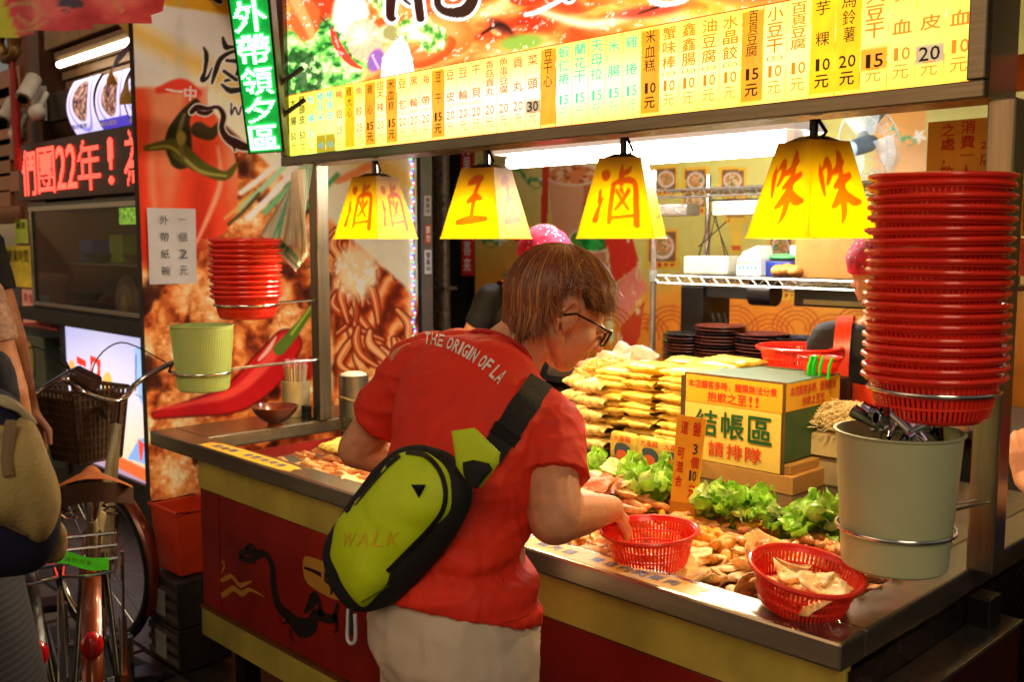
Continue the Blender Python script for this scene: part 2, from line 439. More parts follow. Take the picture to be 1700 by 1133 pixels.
# sky behind everything (night): the world itself.  Yellow wall at the back of the stall
YB = 4.2
wallpl = Pl((-4.62, YB, 0), (1, 0, 0), (0, 0, 1))
def paint_yellow(c):
    x, y = c.x, c.y
    n = fbm(x/90, y/90, 3)
    g = sst(300, 560, y+30*np.sin(x/60))
    c.c = ramp(np.clip(g*.9+(n-.5)*.3, 0, 1), [(0, '#ecdf88'), (.35, '#ead06a'), (.7, '#f0a53c'), (1, '#ec8a28')])
    # pale green middle area behind the shelf
    mm = sst(1040, 1090, x)*(1-sst(430, 500, y)); c.mix(mm*.75, '#d8d878')
    mm = sst(1440, 1460, x)*(1-sst(1535, 1540, x)); c.mix(mm*.8, '#f0a040')
    # vines and flowers
    for (x0, y0, s) in ((805, 290, 1), (795, 400, 1), (868, 300, 1.1), (860, 405, .9), (1490, 230, 1), (845, 470, .8)):
        c.line([(x0-10*s, y0-30*s, 1.3), (x0, y0-8*s, 1.6), (x0+18*s, y0+12*s, 1.3), (x0+34*s, y0+2*s, 1.2)], '#4f9a52')
        for k in range(5):
            c.ell(x0-8*s+9*k*s, y0-16*s+8*k*s*(1 if k < 3 else .6), 6*s, 3*s, 60*k, '#4aa860', .3)
        for k in range(5):
            a = R(72*k+20); c.ell(x0+36*s+6*s*math.cos(a), y0-4*s+6*s*math.sin(a), 6*s, 2.8*s, 72*k+20, '#fbfbf0', .25)
    # big paper cup of fried pieces, and a green one
    for (cx, cy, rx, ry, h, bc, fc) in ((952, 290, 44, 17, 118, '#e6a878', '#e58a4c'), (985, 398, 40, 20, 120, '#d88a5a', '#38b84a')):
        c.poly([(cx-rx, cy), (cx+rx, cy), (cx+rx*.68, cy+h), (cx-rx*.68, cy+h)], bc)
        c.poly([(cx+rx*.4, cy), (cx+rx, cy), (cx+rx*.68, cy+h), (cx+rx*.3, cy+h)], '#c97b52')
        c.ell(cx, cy, rx+2, ry+2, 0, '#f4dcc0'); mm = c.ell(cx, cy, rx-2, ry-2, 0, fc)
        nn = fbm(x/9, y/9, 8); c.mix(mm*sst(.5, .62, nn), '#f8caa0' if fc != '#38b84a' else '#20803a'); c.mix(mm*sst(.56, .7, fbm(x/7, y/7, 19)), '#b4562a')
    c.poly([(900, 268), (912, 268), (908, 392), (898, 392)], '#d9432e')
    # red slanting ribbons
    c.poly([(1000, 380), (1046, 380), (1062, 440), (1020, 470)], '#e03a26')
    c.poly([(1015, 480), (1058, 440), (1074, 480), (1030, 545)], '#f4907a')
    c.poly([(1030, 545), (1070, 500), (1062, 560), (1040, 600)], '#d9402c')
    mm = sst(.60, .66, fbm(x/14, y/40, 5))*sst(1000, 1012, x)*(1-sst(1058, 1068, x))*sst(380, 386, y)*(1-sst(590, 600, y)); c.mix(mm, '#f3e6a8')
    # menu photographs in yellow mounts
    def photo(x0, y0, w, h, s):
        c.poly([(x0-5, y0-5), (x0+w+5, y0-5), (x0+w+5, y0+h+12), (x0-5, y0+h+12)], '#f2c53e')
        c.poly([(x0, y0), (x0+w, y0), (x0+w, y0+h), (x0, y0+h)], '#8a5a3c')
        c.ell(x0+w/2, y0+h*.52, w*.44, h*.42, 0, '#efe3d2'); mm = c.ell(x0+w/2, y0+h*.5, w*.35, h*.32, 0, '#c98a50')
        c.mix(mm*sst(.5, .6, fbm(x/6, y/6, s)), ['#e9c79a', '#7a3c22', '#d8b060'][s % 3]); c.mix(mm*sst(.6, .66, fbm(x/5, y/5, s+30)), '#4c8a3c')
        for k in range(4): c.poly([(x0+4+k*w*.23, y0+h+3), (x0+2+(k+.8)*w*.23, y0+h+3), (x0+2+(k+.8)*w*.23, y0+h+9), (x0+4+k*w*.23, y0+h+9)], '#d5401c')
    for i, (a, b, w, h) in enumerate(((1090, 280, 32, 34), (1138, 282, 34, 36), (1198, 282, 36, 34), (1136, 322, 34, 22), (1078, 384, 44, 50), (1206, 330, 30, 30), (1279, 386, 33, 46), (1326, 386, 26, 44), (1300, 455, 36, 30), (1450, 300, 44, 60))): photo(a, b, w, h, i*3)
    for k in range(4):
        c.poly([(1212, 363+0*k), (1232, 363), (1232, 420), (1212, 420)], '#f0d050'); c.poly([(1214, 366+k*14), (1230, 366+k*14), (1230, 373+k*14), (1214, 373+k*14)], '#d8602c')
    # wave pattern near the bottom
    b = sst(478, 486, y)
    for k in range(9):
        cx = 1010+k*52+(k % 2)*8; cy = 545+(k % 2)*14
        d = np.hypot((x-cx), (y-cy)*1.1)
        for rr in (16, 24, 32, 40):
            c.mix(b*(1-sst(1.0, 2.2, np.abs(d-rr)))*(y < cy+6)*.75, '#c4561c')
wall_print = M('wall_print', None, r=.35, attr=True, var=.04)
yw = painted('wall', wallpl, 0, 4.6, 0.3, 2.6, 560, 300, paint_yellow, wall_print, kind='structure')
obj('wall', MB().bb((-4.62, 4.205, 0), (1.5, 4.3, 3.4)), M('rear_plaster', '#7c6a3c', r=.7), kind='structure')

# dark alley with pipes between the food mural and the yellow wall
obj('alley', MB().bb((-6.2, 4.32, 0), (-4.6, 4.4, 3.4)), M('dark_wall', '#16120e', r=.8), kind='structure')
pipe_m = M('rusty_pipe', '#6e6350', r=.5, m=.3, var=.35, sc=30)
t = thing('drain_pipe', 'weathered grey drain pipes rising in the dark gap beside the food mural', 'pipe', (-4.55, 3.95, 0))
obj('pipe', MB().tube([(-4.62, 3.95, 0), (-4.62, 3.95, 3)], .035, 12), pipe_m, t, smooth=60)
obj('pipe', MB().tube([(-4.76, 4.0, 0), (-4.76, 4.0, 3)], .022, 12), pipe_m, t, smooth=60)
for z_ in (1.2, 1.7): obj('bracket', MB().bb((-4.8, 3.9, z_), (-4.56, 4.0, z_+.02)), pipe_m, t)
obj('valve', MB().tube([(-4.66, 3.9, .95), (-4.7, 3.85, .99), (-4.66, 3.85, 1.06)], .012, 8).lathe([(.03, 0), (.03, .02)], (-4.66, 3.85, 1.06), 12), M('valve_red', '#5a2416', r=.5), t)
# door frame of grey metal beside the light strip, with stickers
t = thing('metal_door_frame', 'grey metal door frame with small stickers behind the light strip', 'door frame', (-3.93, 3.23, 0))
obj('post', MB().bb((-3.95, 3.17, 0), (-3.88, 3.24, 3.0)), M('grey_steel', '#6b6f74', r=.4, m=.6), t, bevel=.003)
for k, (z0, z1, cc) in enumerate(((1.62, 1.72, '#c8c8c8'), (1.48, 1.58, '#b05048'), (1.33, 1.45, '#dfe3ea'))):
    obj('sticker', MB().bb((-3.879, 3.185, z0), (-3.876, 3.228, z1)), M('sticker%d' % k, cc, r=.4), t)
    mark('lettering', letters(MB(), Pl((-3.876, 3.19, z0+.01), (0, 1, 0), (0, 0, 1)), column('營業中' if k != 1 else '請勿', 0.003, 0, .03, z1-z0-.02)), '#22304a' if k != 1 else '#f0f0f0', t)
# long red couplet strip
t = thing('red_couplet', 'narrow red paper strip with white characters hanging beside the pipes', 'paper strip', (-4.5, 3.9, 1.2))
p0, p1 = PY(765, 225, 3.88), PY(786, 458, 3.88)
obj('paper', MB().bb((p0.x, 3.88, p1.z), (p1.x, 3.884, p0.z)), M('couplet_red', '#c01e18', r=.6), t)
mark('lettering', letters(MB(), Pl((p0.x, 3.88, p1.z), (1, 0, 0), (0, 0, 1)), column('阿里新鮮美食喜來', .02, .02, p1.x-p0.x-.02, p0.z-p1.z-.03)), '#e8dcd8', t)

# ---- side mural of peppers and braised food (printed cloth on a frame)
BX = -3.9
mpl = Pl((BX, 1.74, 0), (0, 1, 0), (0, 0, 1))
def paint_mural(c):
    x, y = c.x, c.y
    wx = x+26*(fbm(x/60, y/60, 1)-.5); wy = y+26*(fbm(x/60, y/60, 2)-.5)
    n = fbm(wx/38, wy/38, 7, 5)
    meat = ramp(n, [(.25, '#2c0d06'), (.38, '#7a2c10'), (.48, '#c0622a'), (.56, '#dc8c48'), (.66, '#eeb77e'), (.8, '#f8e0b8')])
    c.c = meat
    # darker gaps among the braised pieces
    gap = sst(.56, .68, fbm(x/52, y/70, 40, 3)); c.mix(gap*.85, '#2a0e08')
    # curled strips at right
    strip = sst(548, 560, x)*sst(350, 380, y)
    c.mix(strip, ramp(np.clip(.5+.5*np.sin(wx/7+wy/15+6*fbm(x/40, y/40, 12)), 0, 1), [(0, '#5c1c0c'), (.5, '#b4481c'), (.8, '#d87a3c'), (1, '#f0b078')]))
    rnd = random.Random(4)
    for k in range(26):
        x0 = 556+rnd.random()*110; y0 = 372+rnd.random()*230; dx = rnd.uniform(-18, 26)
        pts = [(x0, y0, 6), (x0+dx, y0+22, 12), (x0+dx+rnd.uniform(-10, 26), y0+48, 9), (x0+dx+rnd.uniform(0, 48), y0+70, 4)]
        c.line(pts, '#6e2410', 3, 3); c.line(pts, ['#c8602a', '#da8648', '#b2491e', '#e29a62'][k % 4], 2.5)
        c.line([(a-1, b-1, max(1, w*.2)) for a, b, w in pts], '#f2c79a', 2)
    mm = c.ell(592, 450, 34, 44, 0, '#f0cfa0', .35); c.mix(mm*sst(.5, .65, fbm(x/10, y/10, 20)), '#fff6e0')
    mm = c.ell(640, 350, 50, 60, 20, '#d8803c', .3)
    # fried chunks, centre left
    for (cx, cy, rx, ry, a) in ((410, 370, 62, 44, -30), (350, 520, 40, 66, 10), (480, 560, 40, 60, 0), (290, 590, 34, 60, 0), (520, 400, 30, 50, 0), (300, 700, 48, 60, 10), (290, 800, 46, 60, 0), (510, 650, 40, 40, 0), (620, 640, 60, 30, 0)):
        d = np.sqrt(((x-cx)/rx)**2+((y-cy)/ry)**2); mm = 1-sst(.85, 1.05, d+(fbm(x/14, y/14, 31)-.5)*.5)
        sh = np.clip(.75-.5*(d-.2)+(-(y-cy)/ry)*.22+(fbm(x/8, y/8, 33)-.5)*.8, 0, 1)
        c.mix(mm, ramp(sh, [(0, '#6a2a12'), (.35, '#b9602c'), (.65, '#e09a58'), (1, '#f9e4c0')]))
    # white bright top part with yellow bands
    top = 1-sst(-6, 6, y-(168+np.where(x > 330, (x-330)*.9, (330-x)*.12)))
    c.mix(top, ramp(np.clip((y-20)/160, 0, 1), [(0, '#f1f1ee'), (.5, '#dfe2e2'), (1, '#f0e6c8')]))
    band = np.exp(-((y-(60+(x-240)*.55))/22)**2); c.mix(top*band*.85, '#eebf58')
    mm = (1-sst(-4, 4, y-(8+(x-270)*.15)))*sst(262, 275, x); c.mix(mm, '#e2ac30')
    mm = np.exp(-((x-300)/14)**2)*top*.25; c.mix(mm, '#a8acb0')
    # big red pepper
    d = np.sqrt(((x-305)/92)**2+((y-290)/120)**2); dd = d+.10*np.sin((x-y*.3)/24)
    mm = 1-sst(.97, 1.03, dd)
    mm = np.maximum(mm, (1-sst(300, 380, x))*sst(140, 150, y)*(1-sst(425, 455, y))*(x < 345)*(1-sst(-4, 4, y-(470-(x-240)*.55))))
    shp = np.clip(.55+.3*np.cos((x-278)/18)-.25*((y-330)/120)+.12*(fbm(x/30, y/30, 9)-.5), 0, 1)
    c.mix(mm, ramp(shp, [(0, '#a32010'), (.4, '#dd3d20'), (.75, '#ee5a34'), (1, '#f98f66')]))
    c.line([(262, 150, 10), (300, 142, 24), (328, 155, 14)], '#e8432c', 6)
    c.line([(362, 245, 4), (366, 300, 8), (350, 350, 8), (318, 420, 3)], '#f7a27c', 8)
    c.line([(258, 200, 10), (252, 290, 14), (262, 380, 6)], '#f6825a', 14)
    # stem
    c.line([(325, 170, 13), (305, 195, 22), (296, 232, 44), (300, 262, 38)], '#2c2a12', 4)
    c.line([(243, 246, 10), (285, 240, 20), (300, 252, 30), (330, 275, 22), (372, 292, 16), (393, 272, 6)], '#55541c', 4)
    c.line([(250, 246, 3), (285, 245, 5), (330, 283, 6), (375, 292, 4)], '#9a9440', 3)
    c.line([(330, 215, 26), (350, 222, 20), (362, 205, 5)], '#3c3016', 4)
    c.line([(306, 190, 5), (297, 225, 8), (304, 262, 7)], '#74683a', 5)
    c.ell(301, 229, 8, 12, 0, '#9c8a40', .3)
    # spring onion cuts
    for k, (x0, y0, x1, y1, w, cc) in enumerate(((400, 320, 470, 262, 9, '#e8eee0'), (398, 345, 480, 268, 8, '#9fd0b0'), (412, 362, 500, 270, 10, '#f2f6ec'), (440, 352, 520, 262, 9, '#6cb07c'), (380, 372, 430, 322, 5, '#3c3a14'), (374, 362, 420, 318, 4, '#d8b45c'), (560, 300, 620, 270, 12, '#e2925a'), (470, 380, 560, 290, 8, '#4c9a5c'))):
        c.line([(x0, y0, w), ((x0+x1)/2, (y0+y1)/2+3, w*1.1), (x1, y1, w)], cc, 7)
    # red chilli along the bottom
    pts = [(258, 690, 8), (320, 678, 24), (390, 660, 46), (440, 618, 58), (476, 572, 46)]
    c.line(pts, '#5a0a08', 5, 3); c.line(pts, '#b5161a', 4); c.line([(a-4, b-8, w*.3) for a, b, w in pts], '#e2473c', 8)
    c.line([(430, 598, 4), (446, 580, 7), (458, 560, 3)], '#f6b8a6', 4)
    c.line([(464, 580, 20), (482, 560, 18), (505, 530, 12), (534, 488, 10)], '#4f6a20', 3); c.line([(484, 555, 4), (505, 526, 4), (530, 490, 3)], '#94a83c', 3)
    c.line([(520, 600, 20), (500, 640, 26), (500, 690, 26)], '#a01a14', 4)
    c.mix(sst(820, 900, y), '#1a0c08')
    # brushed script, small characters and the dragon
    ink = '#2c2420'
    for pts in (([(338, 78, 3), (343, 92, 8), (340, 118, 6), (336, 132, 9), (345, 128, 5), (352, 112, 2)]), ([(370, 62, 4), (376, 78, 10), (392, 78, 6)]), ([(352, 138, 4), (358, 118, 8), (366, 98, 8), (384, 86, 6), (402, 84, 5)]),
                ([(376, 100, 5), (396, 104, 7), (392, 126, 6), (374, 134, 5)]), ([(372, 118, 6), (392, 132, 7)]), ([(368, 140, 4), (382, 150, 10), (402, 148, 8)]), ([(384, 172, 3), (384, 190, 3), (390, 178, 3), (396, 190, 3), (402, 176, 3), (408, 190, 3)]),
                ([(470, -10, 8), (455, 12, 10), (466, 30, 8)]), ([(355, -4, 8), (365, 2, 9)])):
        c.line(pts, '#f4f0e6', 2, 2.2); c.line(pts, ink, 1.2)
    c.c = np.clip(c.c*1.12, 0, 1)
    for pts in (([(276, 148, 3), (290, 151, 4), (302, 152, 4)]), ([(306, 149, 3), (325, 151, 3)]), ([(307, 148, 3), (308, 159, 3)]), ([(325, 150, 3), (325, 160, 3)]), ([(307, 158, 3), (325, 160, 3)]), ([(316, 143, 3), (316, 166, 3)])):
        c.line(pts, '#fbeee8', 1)
    for grow, cc in ((2.2, '#f6efe6'), (0, '#3a1a14')):
        c.line([(318, 186, 8), (328, 178, 10), (345, 180, 6), (362, 178, 6), (371, 192, 9), (368, 212, 9), (376, 228, 12), (392, 238, 16), (412, 244, 12), (430, 232, 9), (452, 240, 8), (462, 252, 3)], cc, 1.5, grow)
        c.line([(330, 186, 7), (342, 188, 8), (352, 184, 4)], cc, 1.5, grow); c.line([(386, 240, 4), (390, 250, 3)], cc, 1.5, grow)
        c.line([(418, 240, 3), (420, 222, 5), (412, 208, 3)], cc, 1.5, grow)
mur = thing('food_mural', 'tall printed wall hanging of red peppers, braised food and brushed characters', 'mural', (BX, 1.74, 0))
painted('print', mpl, 0, 1.415, .02, 2.75, 400, 760, paint_mural, M('mural_print', None, r=.7, attr=True, var=.04, bump=.15, bsc=8), mur, h=.003)
obj('backing', MB().bb((BX-.03, 1.735, 0), (BX, 3.16, 2.76)), M('mural_backing', '#2a2622', r=.7), mur, bevel=.003)
MATS['mural_print'].node_tree.nodes['Principled BSDF'].inputs['Specular IOR Level'].default_value = .15
# paper notice taped on it
t = thing('paper_notice', 'white paper notice with two columns of black characters taped on the pepper mural', 'notice', tuple(PX(285, 407, BX+.01)))
a0, b1 = mpl.ab(242, 345); a1, b0 = mpl.ab(326, 470)
obj('sheet', MB().grid(lambda u, v: mpl.p(a0+(a1-a0)*u, b0+(b1-b0)*v, .008+.004*math.sin(u*5+v*3)), 8, 8), M('paper_white', '#cfc9c4', r=.6, var=.04), t, smooth=90)
w_ = a1-a0
mark('lettering', letters(letters(MB(), mpl, column('外帶紙碗', a0+w_*.24, b0+.035, a0+w_*.42, b1-.03, .85), h=.014, w='r'), mpl, column('一個2元'.replace('個', '個'), a0+w_*.62, b0+.035, a0+w_*.80, b1-.03, .85), h=.014, w='r'), '#3a3836', t)
# string of tiny coloured leds down its far edge
t = thing('light_strip', 'string of tiny violet and green lights down the edge of the food mural', 'light strip', (BX+.01, 3.14, 0))
for k, (cc, nm) in enumerate((('#7a5cff', 'v'), ('#58e0a0', 'g'), ('#ff6a8a', 'r'), ('#dfe6ff', 'w'))):
    mb = MB()
    for i in range(k, 150, 4):
        z = .55+i*.0115; mb.box((BX+.012, 3.12+.008*math.sin(i*.9), z), (.008, .008, .006))
    obj('lamp_bead', mb, M('led_'+nm, cc, em=1.6, var=0), t, kind='stuff')
obj('cable', MB().tube([(BX+.008, 3.13, .5), (BX+.008, 3.13, 2.3)], .004, 6), M('cable_white', '#8c8ca0', r=.5), t)

# ---- roof over the stall and shop fronts
obj('ceiling', MB().bb((-4.6, 2.05, 2.5), (1.5, 4.3, 2.6)), M('ceiling_board', '#8a5a2c', r=.5, var=.1), kind='structure')

# ================================================================== the neighbouring shop at left
NY = 2.2
npl = Pl((-8.5, NY, 0), (1, 0, 0), (0, 0, 1))
brown = M('brown_render', '#4a2e1c', r=.6, var=.25, sc=8)
shop = thing('shop_front', 'brown tiled shop front with roller shutter box behind the red message board', 'shop front', (-6.5, NY+.4, 0))
obj('wall', MB().bb((-9.5, 3.1, 0), (-4.0, 3.2, 3.6)), M('shop_inner', '#5a3420', r=.7, var=.2), shop)
def nb(x0, y0, x1, y1, Y, d=.05, mb=None):
    """a box facing the street whose front fills two corners seen at depth Y"""
    p, q = PY(x0, y0, Y), PY(x1, y1, Y); mb = mb or MB()
    return mb.bb((p.x, Y, q.z), (q.x, Y+d, p.z))
obj('pillar', nb(36, -120, 76, 345, NY+.1, .3), M('pillar_brown', '#52301c', r=.5, var=.15), shop, bevel=.004)
tilem = M('orange_tile', '#8a5430', r=.4, var=.15, obj_rand=.2)
for i in range(9):
    p, q = PY(-30, 130+i*27, NY+.1), PY(34, 155+i*27, NY+.1)
    obj('tile', MB().bb((p.x, NY+.1, q.z), (q.x-.19 if i % 2 else q.x, NY+.13, p.z)), tilem, shop, bevel=.003)
obj('recess', nb(76, -60, 245, 345, 3.0, .05), M('recess_red', '#4c2012', r=.7, var=.2), shop)
# shutter box with its tube light
box_m = M('shutter_tan', '#7a5c38', r=.45, m=.2, var=.15)
for k in range(5):
    p, q = PY(72, 62+k*15-40, NY+.15-.05*k*.4), PY(300, 62+k*15-34, NY+.15)
    z1 = 2.62-.055*k
    obj('slat', MB().bb((-6.3, NY+.12+.02*k, z1-.05), (-4.0, NY+.16+.02*k, z1)), box_m, shop, bevel=.004)
obj('fascia', MB().bb((-6.4, NY+.1, 2.64), (-3.95, NY+.5, 3.0)), M('fascia_brown', '#8a6a44', r=.5, var=.2), shop, bevel=.01)
obj('beam', MB().bb((-6.35, NY+.05, 2.2), (-4.0, NY+.10, 2.36)), M('fascia_dark', '#2c1e1c', r=.5), shop)
t = thing('tube_light', 'glowing white tube light under the brown shutter box of the neighbouring shop', 'tube light', tuple(PY(165, 88, NY+.03)))
p, q = PY(98, 104, NY+.03), PY(228, 68, NY+.03)
p.z = q.z = (p.z+q.z)/2
obj('tube', MB().tube([p, q], .018, 10), M('tube_glow', '#fff0d8', em=7, var=0), t, smooth=60)
obj('fitting', MB().bb((p.x-.04, NY+.03, p.z+.015), (q.x+.04, NY+.08, p.z+.05)), M('fitting_tan', '#8a7450', r=.4), t, bevel=.003)
# three curved lit menu panels
def menu_panel(x0, x1, yt, yb, seed, lab):
    p, q = PY(x0, yt, NY+.02), PY(x1, yb, NY+.02); t = thing('menu_panel', lab, 'menu panel', ((p.x+q.x)/2, NY+.1, q.z), group='lit menu panels over the red board')
    w, h = q.x-p.x, p.z-q.z
    me_pl = Pl((p.x, NY+.02, q.z), (1, 0, 0), (0, 0, 1))
    def pt(c):
        c.c = ramp(c.y/h, [(0, '#cfc8ff'), (1, '#e6dcff')]); s = w*.42
        c.ell(w*.5, h*.56, s, s*1.05, 0, '#8a80d8', .05); c.ell(w*.5, h*.57, s*.9, s*.95, 0, '#d8d4f4', .05)
        m_ = c.ell(w*.5, h*.57, s*.68, s*.7, 0, '#7a4a44', .1); c.mix(m_*sst(.48, .58, fbm(c.x*60, c.y*60, seed)), '#c49a88'); c.mix(m_*sst(.58, .64, fbm(c.x*50, c.y*50, seed+5)), '#30242c')
        if seed != 1: c.mix((c.y < h*.2).astype(float), '#4a3cb0')
    o = painted('panel', me_pl, 0, w, 0, h, 60, 60, pt, M('menu_glow', None, em=.75, attr=True, var=0), t, px=False)
    for v in o.data.vertices:
        a = (v.co.z+0)/h; v.co.y -= .05*(1-(2*a-1)**2)
    mark('lettering', letters(MB(), Pl((p.x, NY-.02, q.z), (1, 0, 0), (0, 0, 1)), row('牛肉麵飯'.replace('牛', '圓'), w*.1, h*.06, w*.7, h*.15)), '#3c2c8c' if seed == 1 else '#e8e4ff', t)
    obj('edge', MB().grid(lambda u, v: Vector((q.x+.004, NY+.02-.05*(1-(2*v-1)**2)+u*.03, q.z+h*v)), 2, 12), M('panel_edge', '#181428', r=.4), t)
menu_panel(124, 172, 135, 215, 1, 'leftmost lit menu panel, a single bowl on pale violet')
menu_panel(172, 222, 125, 210, 2, 'middle lit menu panel with a darker strip under its bowl')
menu_panel(222, 262, 118, 205, 3, 'rightmost lit menu panel, half hidden behind the mural edge')
# red message board
t = thing('message_board', 'long black message board showing red dot matrix characters', 'message board', (-5.6, NY, 1.74))
obj('case', MB().bb((-6.53, NY-.04, 1.735), (-4.55, NY+.06, 2.07)), M('board_case', '#300a08', r=.4, var=.05), t, bevel=.004)
def dots(items, pl, nx, ny, step, size, h=.004):
    mb = MB()
    for ch, a0, b0, a1, b1 in items:
        g = GLY.get(('r', ch));
        if not g: continue
        v, f = g; v = np.array(v); T = [(v[t_[0]], v[t_[i]], v[t_[i+1]]) for t_ in f for i in range(1, len(t_)-1)]
        T = np.array([np.concatenate(q) for q in T])
        for i in range(nx):
            for j in range(ny):
                hit = 0
                for ox, oy in ((0, 0), (.25, .25), (-.25, -.25), (.25, -.25), (-.25, .25)):
                    X = (i+.5+ox)/nx; Y = (j+.5+oy)/ny
                    d1 = (X-T[:, 2])*(T[:, 1]-T[:, 3])-(T[:, 0]-T[:, 2])*(Y-T[:, 3])
                    d2 = (X-T[:, 4])*(T[:, 3]-T[:, 5])-(T[:, 2]-T[:, 4])*(Y-T[:, 5])
                    d3 = (X-T[:, 0])*(T[:, 5]-T[:, 1])-(T[:, 4]-T[:, 0])*(Y-T[:, 1])
                    if np.any(~(((d1 < 0) | (d2 < 0) | (d3 < 0)) & ((d1 > 0) | (d2 > 0) | (d3 > 0)))): hit += 1
                if hit >= 2:
                    c = pl.p(a0+(i+.5)/nx*(a1-a0), b0+(j+.5)/ny*(b1-b0), h); s = size/2
                    mb.add([c-pl.u*s-pl.v*s, c+pl.u*s-pl.v*s, c+pl.u*s+pl.v*s, c-pl.u*s+pl.v*s, c+pl.n*s*.7], [(0, 1, 4), (1, 2, 4), (2, 3, 4), (3, 0, 4)])
    return mb
bpl = Pl((-6.53, NY-.04, 1.735), (1, 0, 0), (0, 0, 1))
def bx(px): return bpl.ab(px, 280)[0]
it = [('們', bx(38), .03, bx(60), .30), ('團', bx(63), .035, bx(92), .30), ('2', bx(95), .05, bx(110), .29), ('2', bx(112), .05, bx(128), .29), ('年', bx(130), .03, bx(168), .30), ('!', bx(181), .05, bx(190), .29), ('為', bx(208), .035, bx(246), .31)]
obj('dot_matrix', dots([i for i in it if i[0] != '!'], bpl, 18, 22, 0, .0115), M('led_red', '#ff3a30', em=2.2, var=0, ecol='#ff4838'), t, kind='stuff')
obj('dot_matrix', dots([i for i in it if i[0] == '!'], bpl, 4, 22, 0, .012), M('led_red'), t, kind='stuff')
# glass food display and the lit cabinet under it
t = thing('display_case', 'glass fronted display case with steel frame under the red message board', 'display case', (-5.6, NY, 1.1))
steel = M('brushed_steel', '#a8a69e', r=.32, m=.95, var=.06, sc=3, stretch=(1, 1, 30))
dk = M('case_dark', '#14140f', r=.5)
obj('frame', MB().bb((-6.46, NY-.02, 1.67), (-4.3, NY+.01, 1.70)).bb((-6.46, NY-.02, 1.10), (-4.3, NY+.01, 1.125)).bb((-6.46, NY-.018, 1.125), (-6.42, NY+.01, 1.67)), steel, t, bevel=.003)
obj('glass', MB().bb((-6.42, NY-.008, 1.125), (-4.3, NY-.002, 1.67)), M('dark_glass', '#3a3c30', r=.04, var=.15, sc=2, alpha=.28), t)
obj('back_panel', MB().bb((-6.42, NY+.42, 1.1), (-4.3, NY+.44, 1.67)), M('case_back', '#4a4a38', r=.5, var=.3, sc=4), t)
obj('shelf', MB().bb((-6.4, NY+.05, 1.36), (-4.3, NY+.4, 1.37)), steel, t)
for k in range(7): obj('dish', MB().lathe([(0, 0), (.07, .0), (.11, .05), (.105, .05), (.06, .008), (0, .008)], (-6.2+.28*k, NY+.2, 1.372 if k % 2 else 1.126), 20), M('dish%d' % (k % 3), ['#8c7c54', '#5c6c7c', '#7c4030'][k % 3], r=.3), t, smooth=50)
for k in range(4): obj('carton', MB().bb((-6.3+.45*k, NY+.22, 1.372), (-6.12+.45*k, NY+.36, 1.50+.03*(k % 2))), M('case_carton%d' % k, ['#4c5c88', '#8c9c3c', '#9c8c6c', '#3c5c50'][k], r=.4, em=.05), t, bevel=.003)
obj('counter', MB().bb((-6.5, NY-.1, 1.02), (-4.1, NY+.4, 1.095)), dk, t, bevel=.006)
obj('pot', MB().ball((-5.15, NY+.02, 1.16), (.16, .03, .16)), M('pot_brown', '#6c5a3c', r=.3, m=.4), t, smooth=90)
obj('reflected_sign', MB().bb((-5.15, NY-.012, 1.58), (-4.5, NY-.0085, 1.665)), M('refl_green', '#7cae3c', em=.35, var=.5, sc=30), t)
obj('roof', MB().bb((-6.5, NY, 1.70), (-4.2, NY+.5, 1.72)), M('case_roof', '#3a4038', r=.3, m=.4), t)
t = thing('lit_cabinet', 'white and violet backlit cabinet front with red logo below the display case', 'cabinet', (-5.4, NY, 0))
cpl = Pl((-6.05, NY+.02, .10), (1, 0, 0), (0, 0, 1))
def paint_cab(c):
    x, y = c.x, c.y
    c.c = ramp(np.clip((y-560)/240, 0, 1), [(0, '#b4b4ea'), (.4, '#dcd8f2'), (.75, '#f2d8b0'), (1, '#e8b888')])
    c.mix(np.clip(1-np.abs(x-175)/120, 0, 1)*.35, '#ffffff')
    c.ell(119, 612, 6, 14, 0, '#f0b060', .2); c.ell(178, 636, 8, 18, 0, '#f2c060', .2)
    c.poly([(127, 591), (143, 600), (143, 610), (128, 604)], '#e8341e'); c.poly([(127, 612), (144, 614), (145, 627), (128, 628)], '#e8341e')
    c.poly([(150, 590), (167, 598), (166, 645), (160, 636), (150, 630)], '#e8341e'); c.ell(157, 613, 5, 12, 0, '#eae4f4', .15)
    c.poly([(141, 640), (152, 642), (152, 655), (142, 655)], '#e04a30'); c.poly([(133, 660), (148, 662), (148, 667), (133, 666)], '#2c4038')
    mm = c.line([(234, 585, 22), (240, 620, 30), (246, 660, 30)], '#9cc4f4', 3); 
    c.line([(226, 590, 2), (225, 650, 2)], '#5868a0', 1)
    c.line([(225, 655, 1.6), (250, 668, 1.6)], '#5868a0', 1); c.poly([(212, 762), (230, 730), (250, 725), (250, 775)], '#86b0ec'); c.poly([(229, 728), (240, 738), (236, 765), (232, 764)], '#e8503c')
    mm = sst(-2, 2, y-(752+(x-185)*.48)); c.mix(mm, '#e46a34'); mm = sst(-2, 2, y-(772+(x-185)*.50)); c.mix(mm, '#b49ab4')
painted('front_panel', cpl, 0, 1.75, .12, .93, 220, 160, paint_cab, M('cabinet_glow', None, em=.62, attr=True, var=0), t, kind=None)
obj('body', MB().bb((-6.05, NY+.022, .0), (-4.1, NY+.3, 1.02)), dk, t)
obj('frame', MB().bb((-6.09, NY, .1), (-6.05, NY+.05, 1.02)).bb((-6.05, NY, .17), (-4.1, NY+.03, .22)).bb((-6.05, NY-.02, 1.0), (-4.1, NY+.03, 1.03)), M('cab_frame', '#2a2620', r=.4, m=.5), t, bevel=.003)

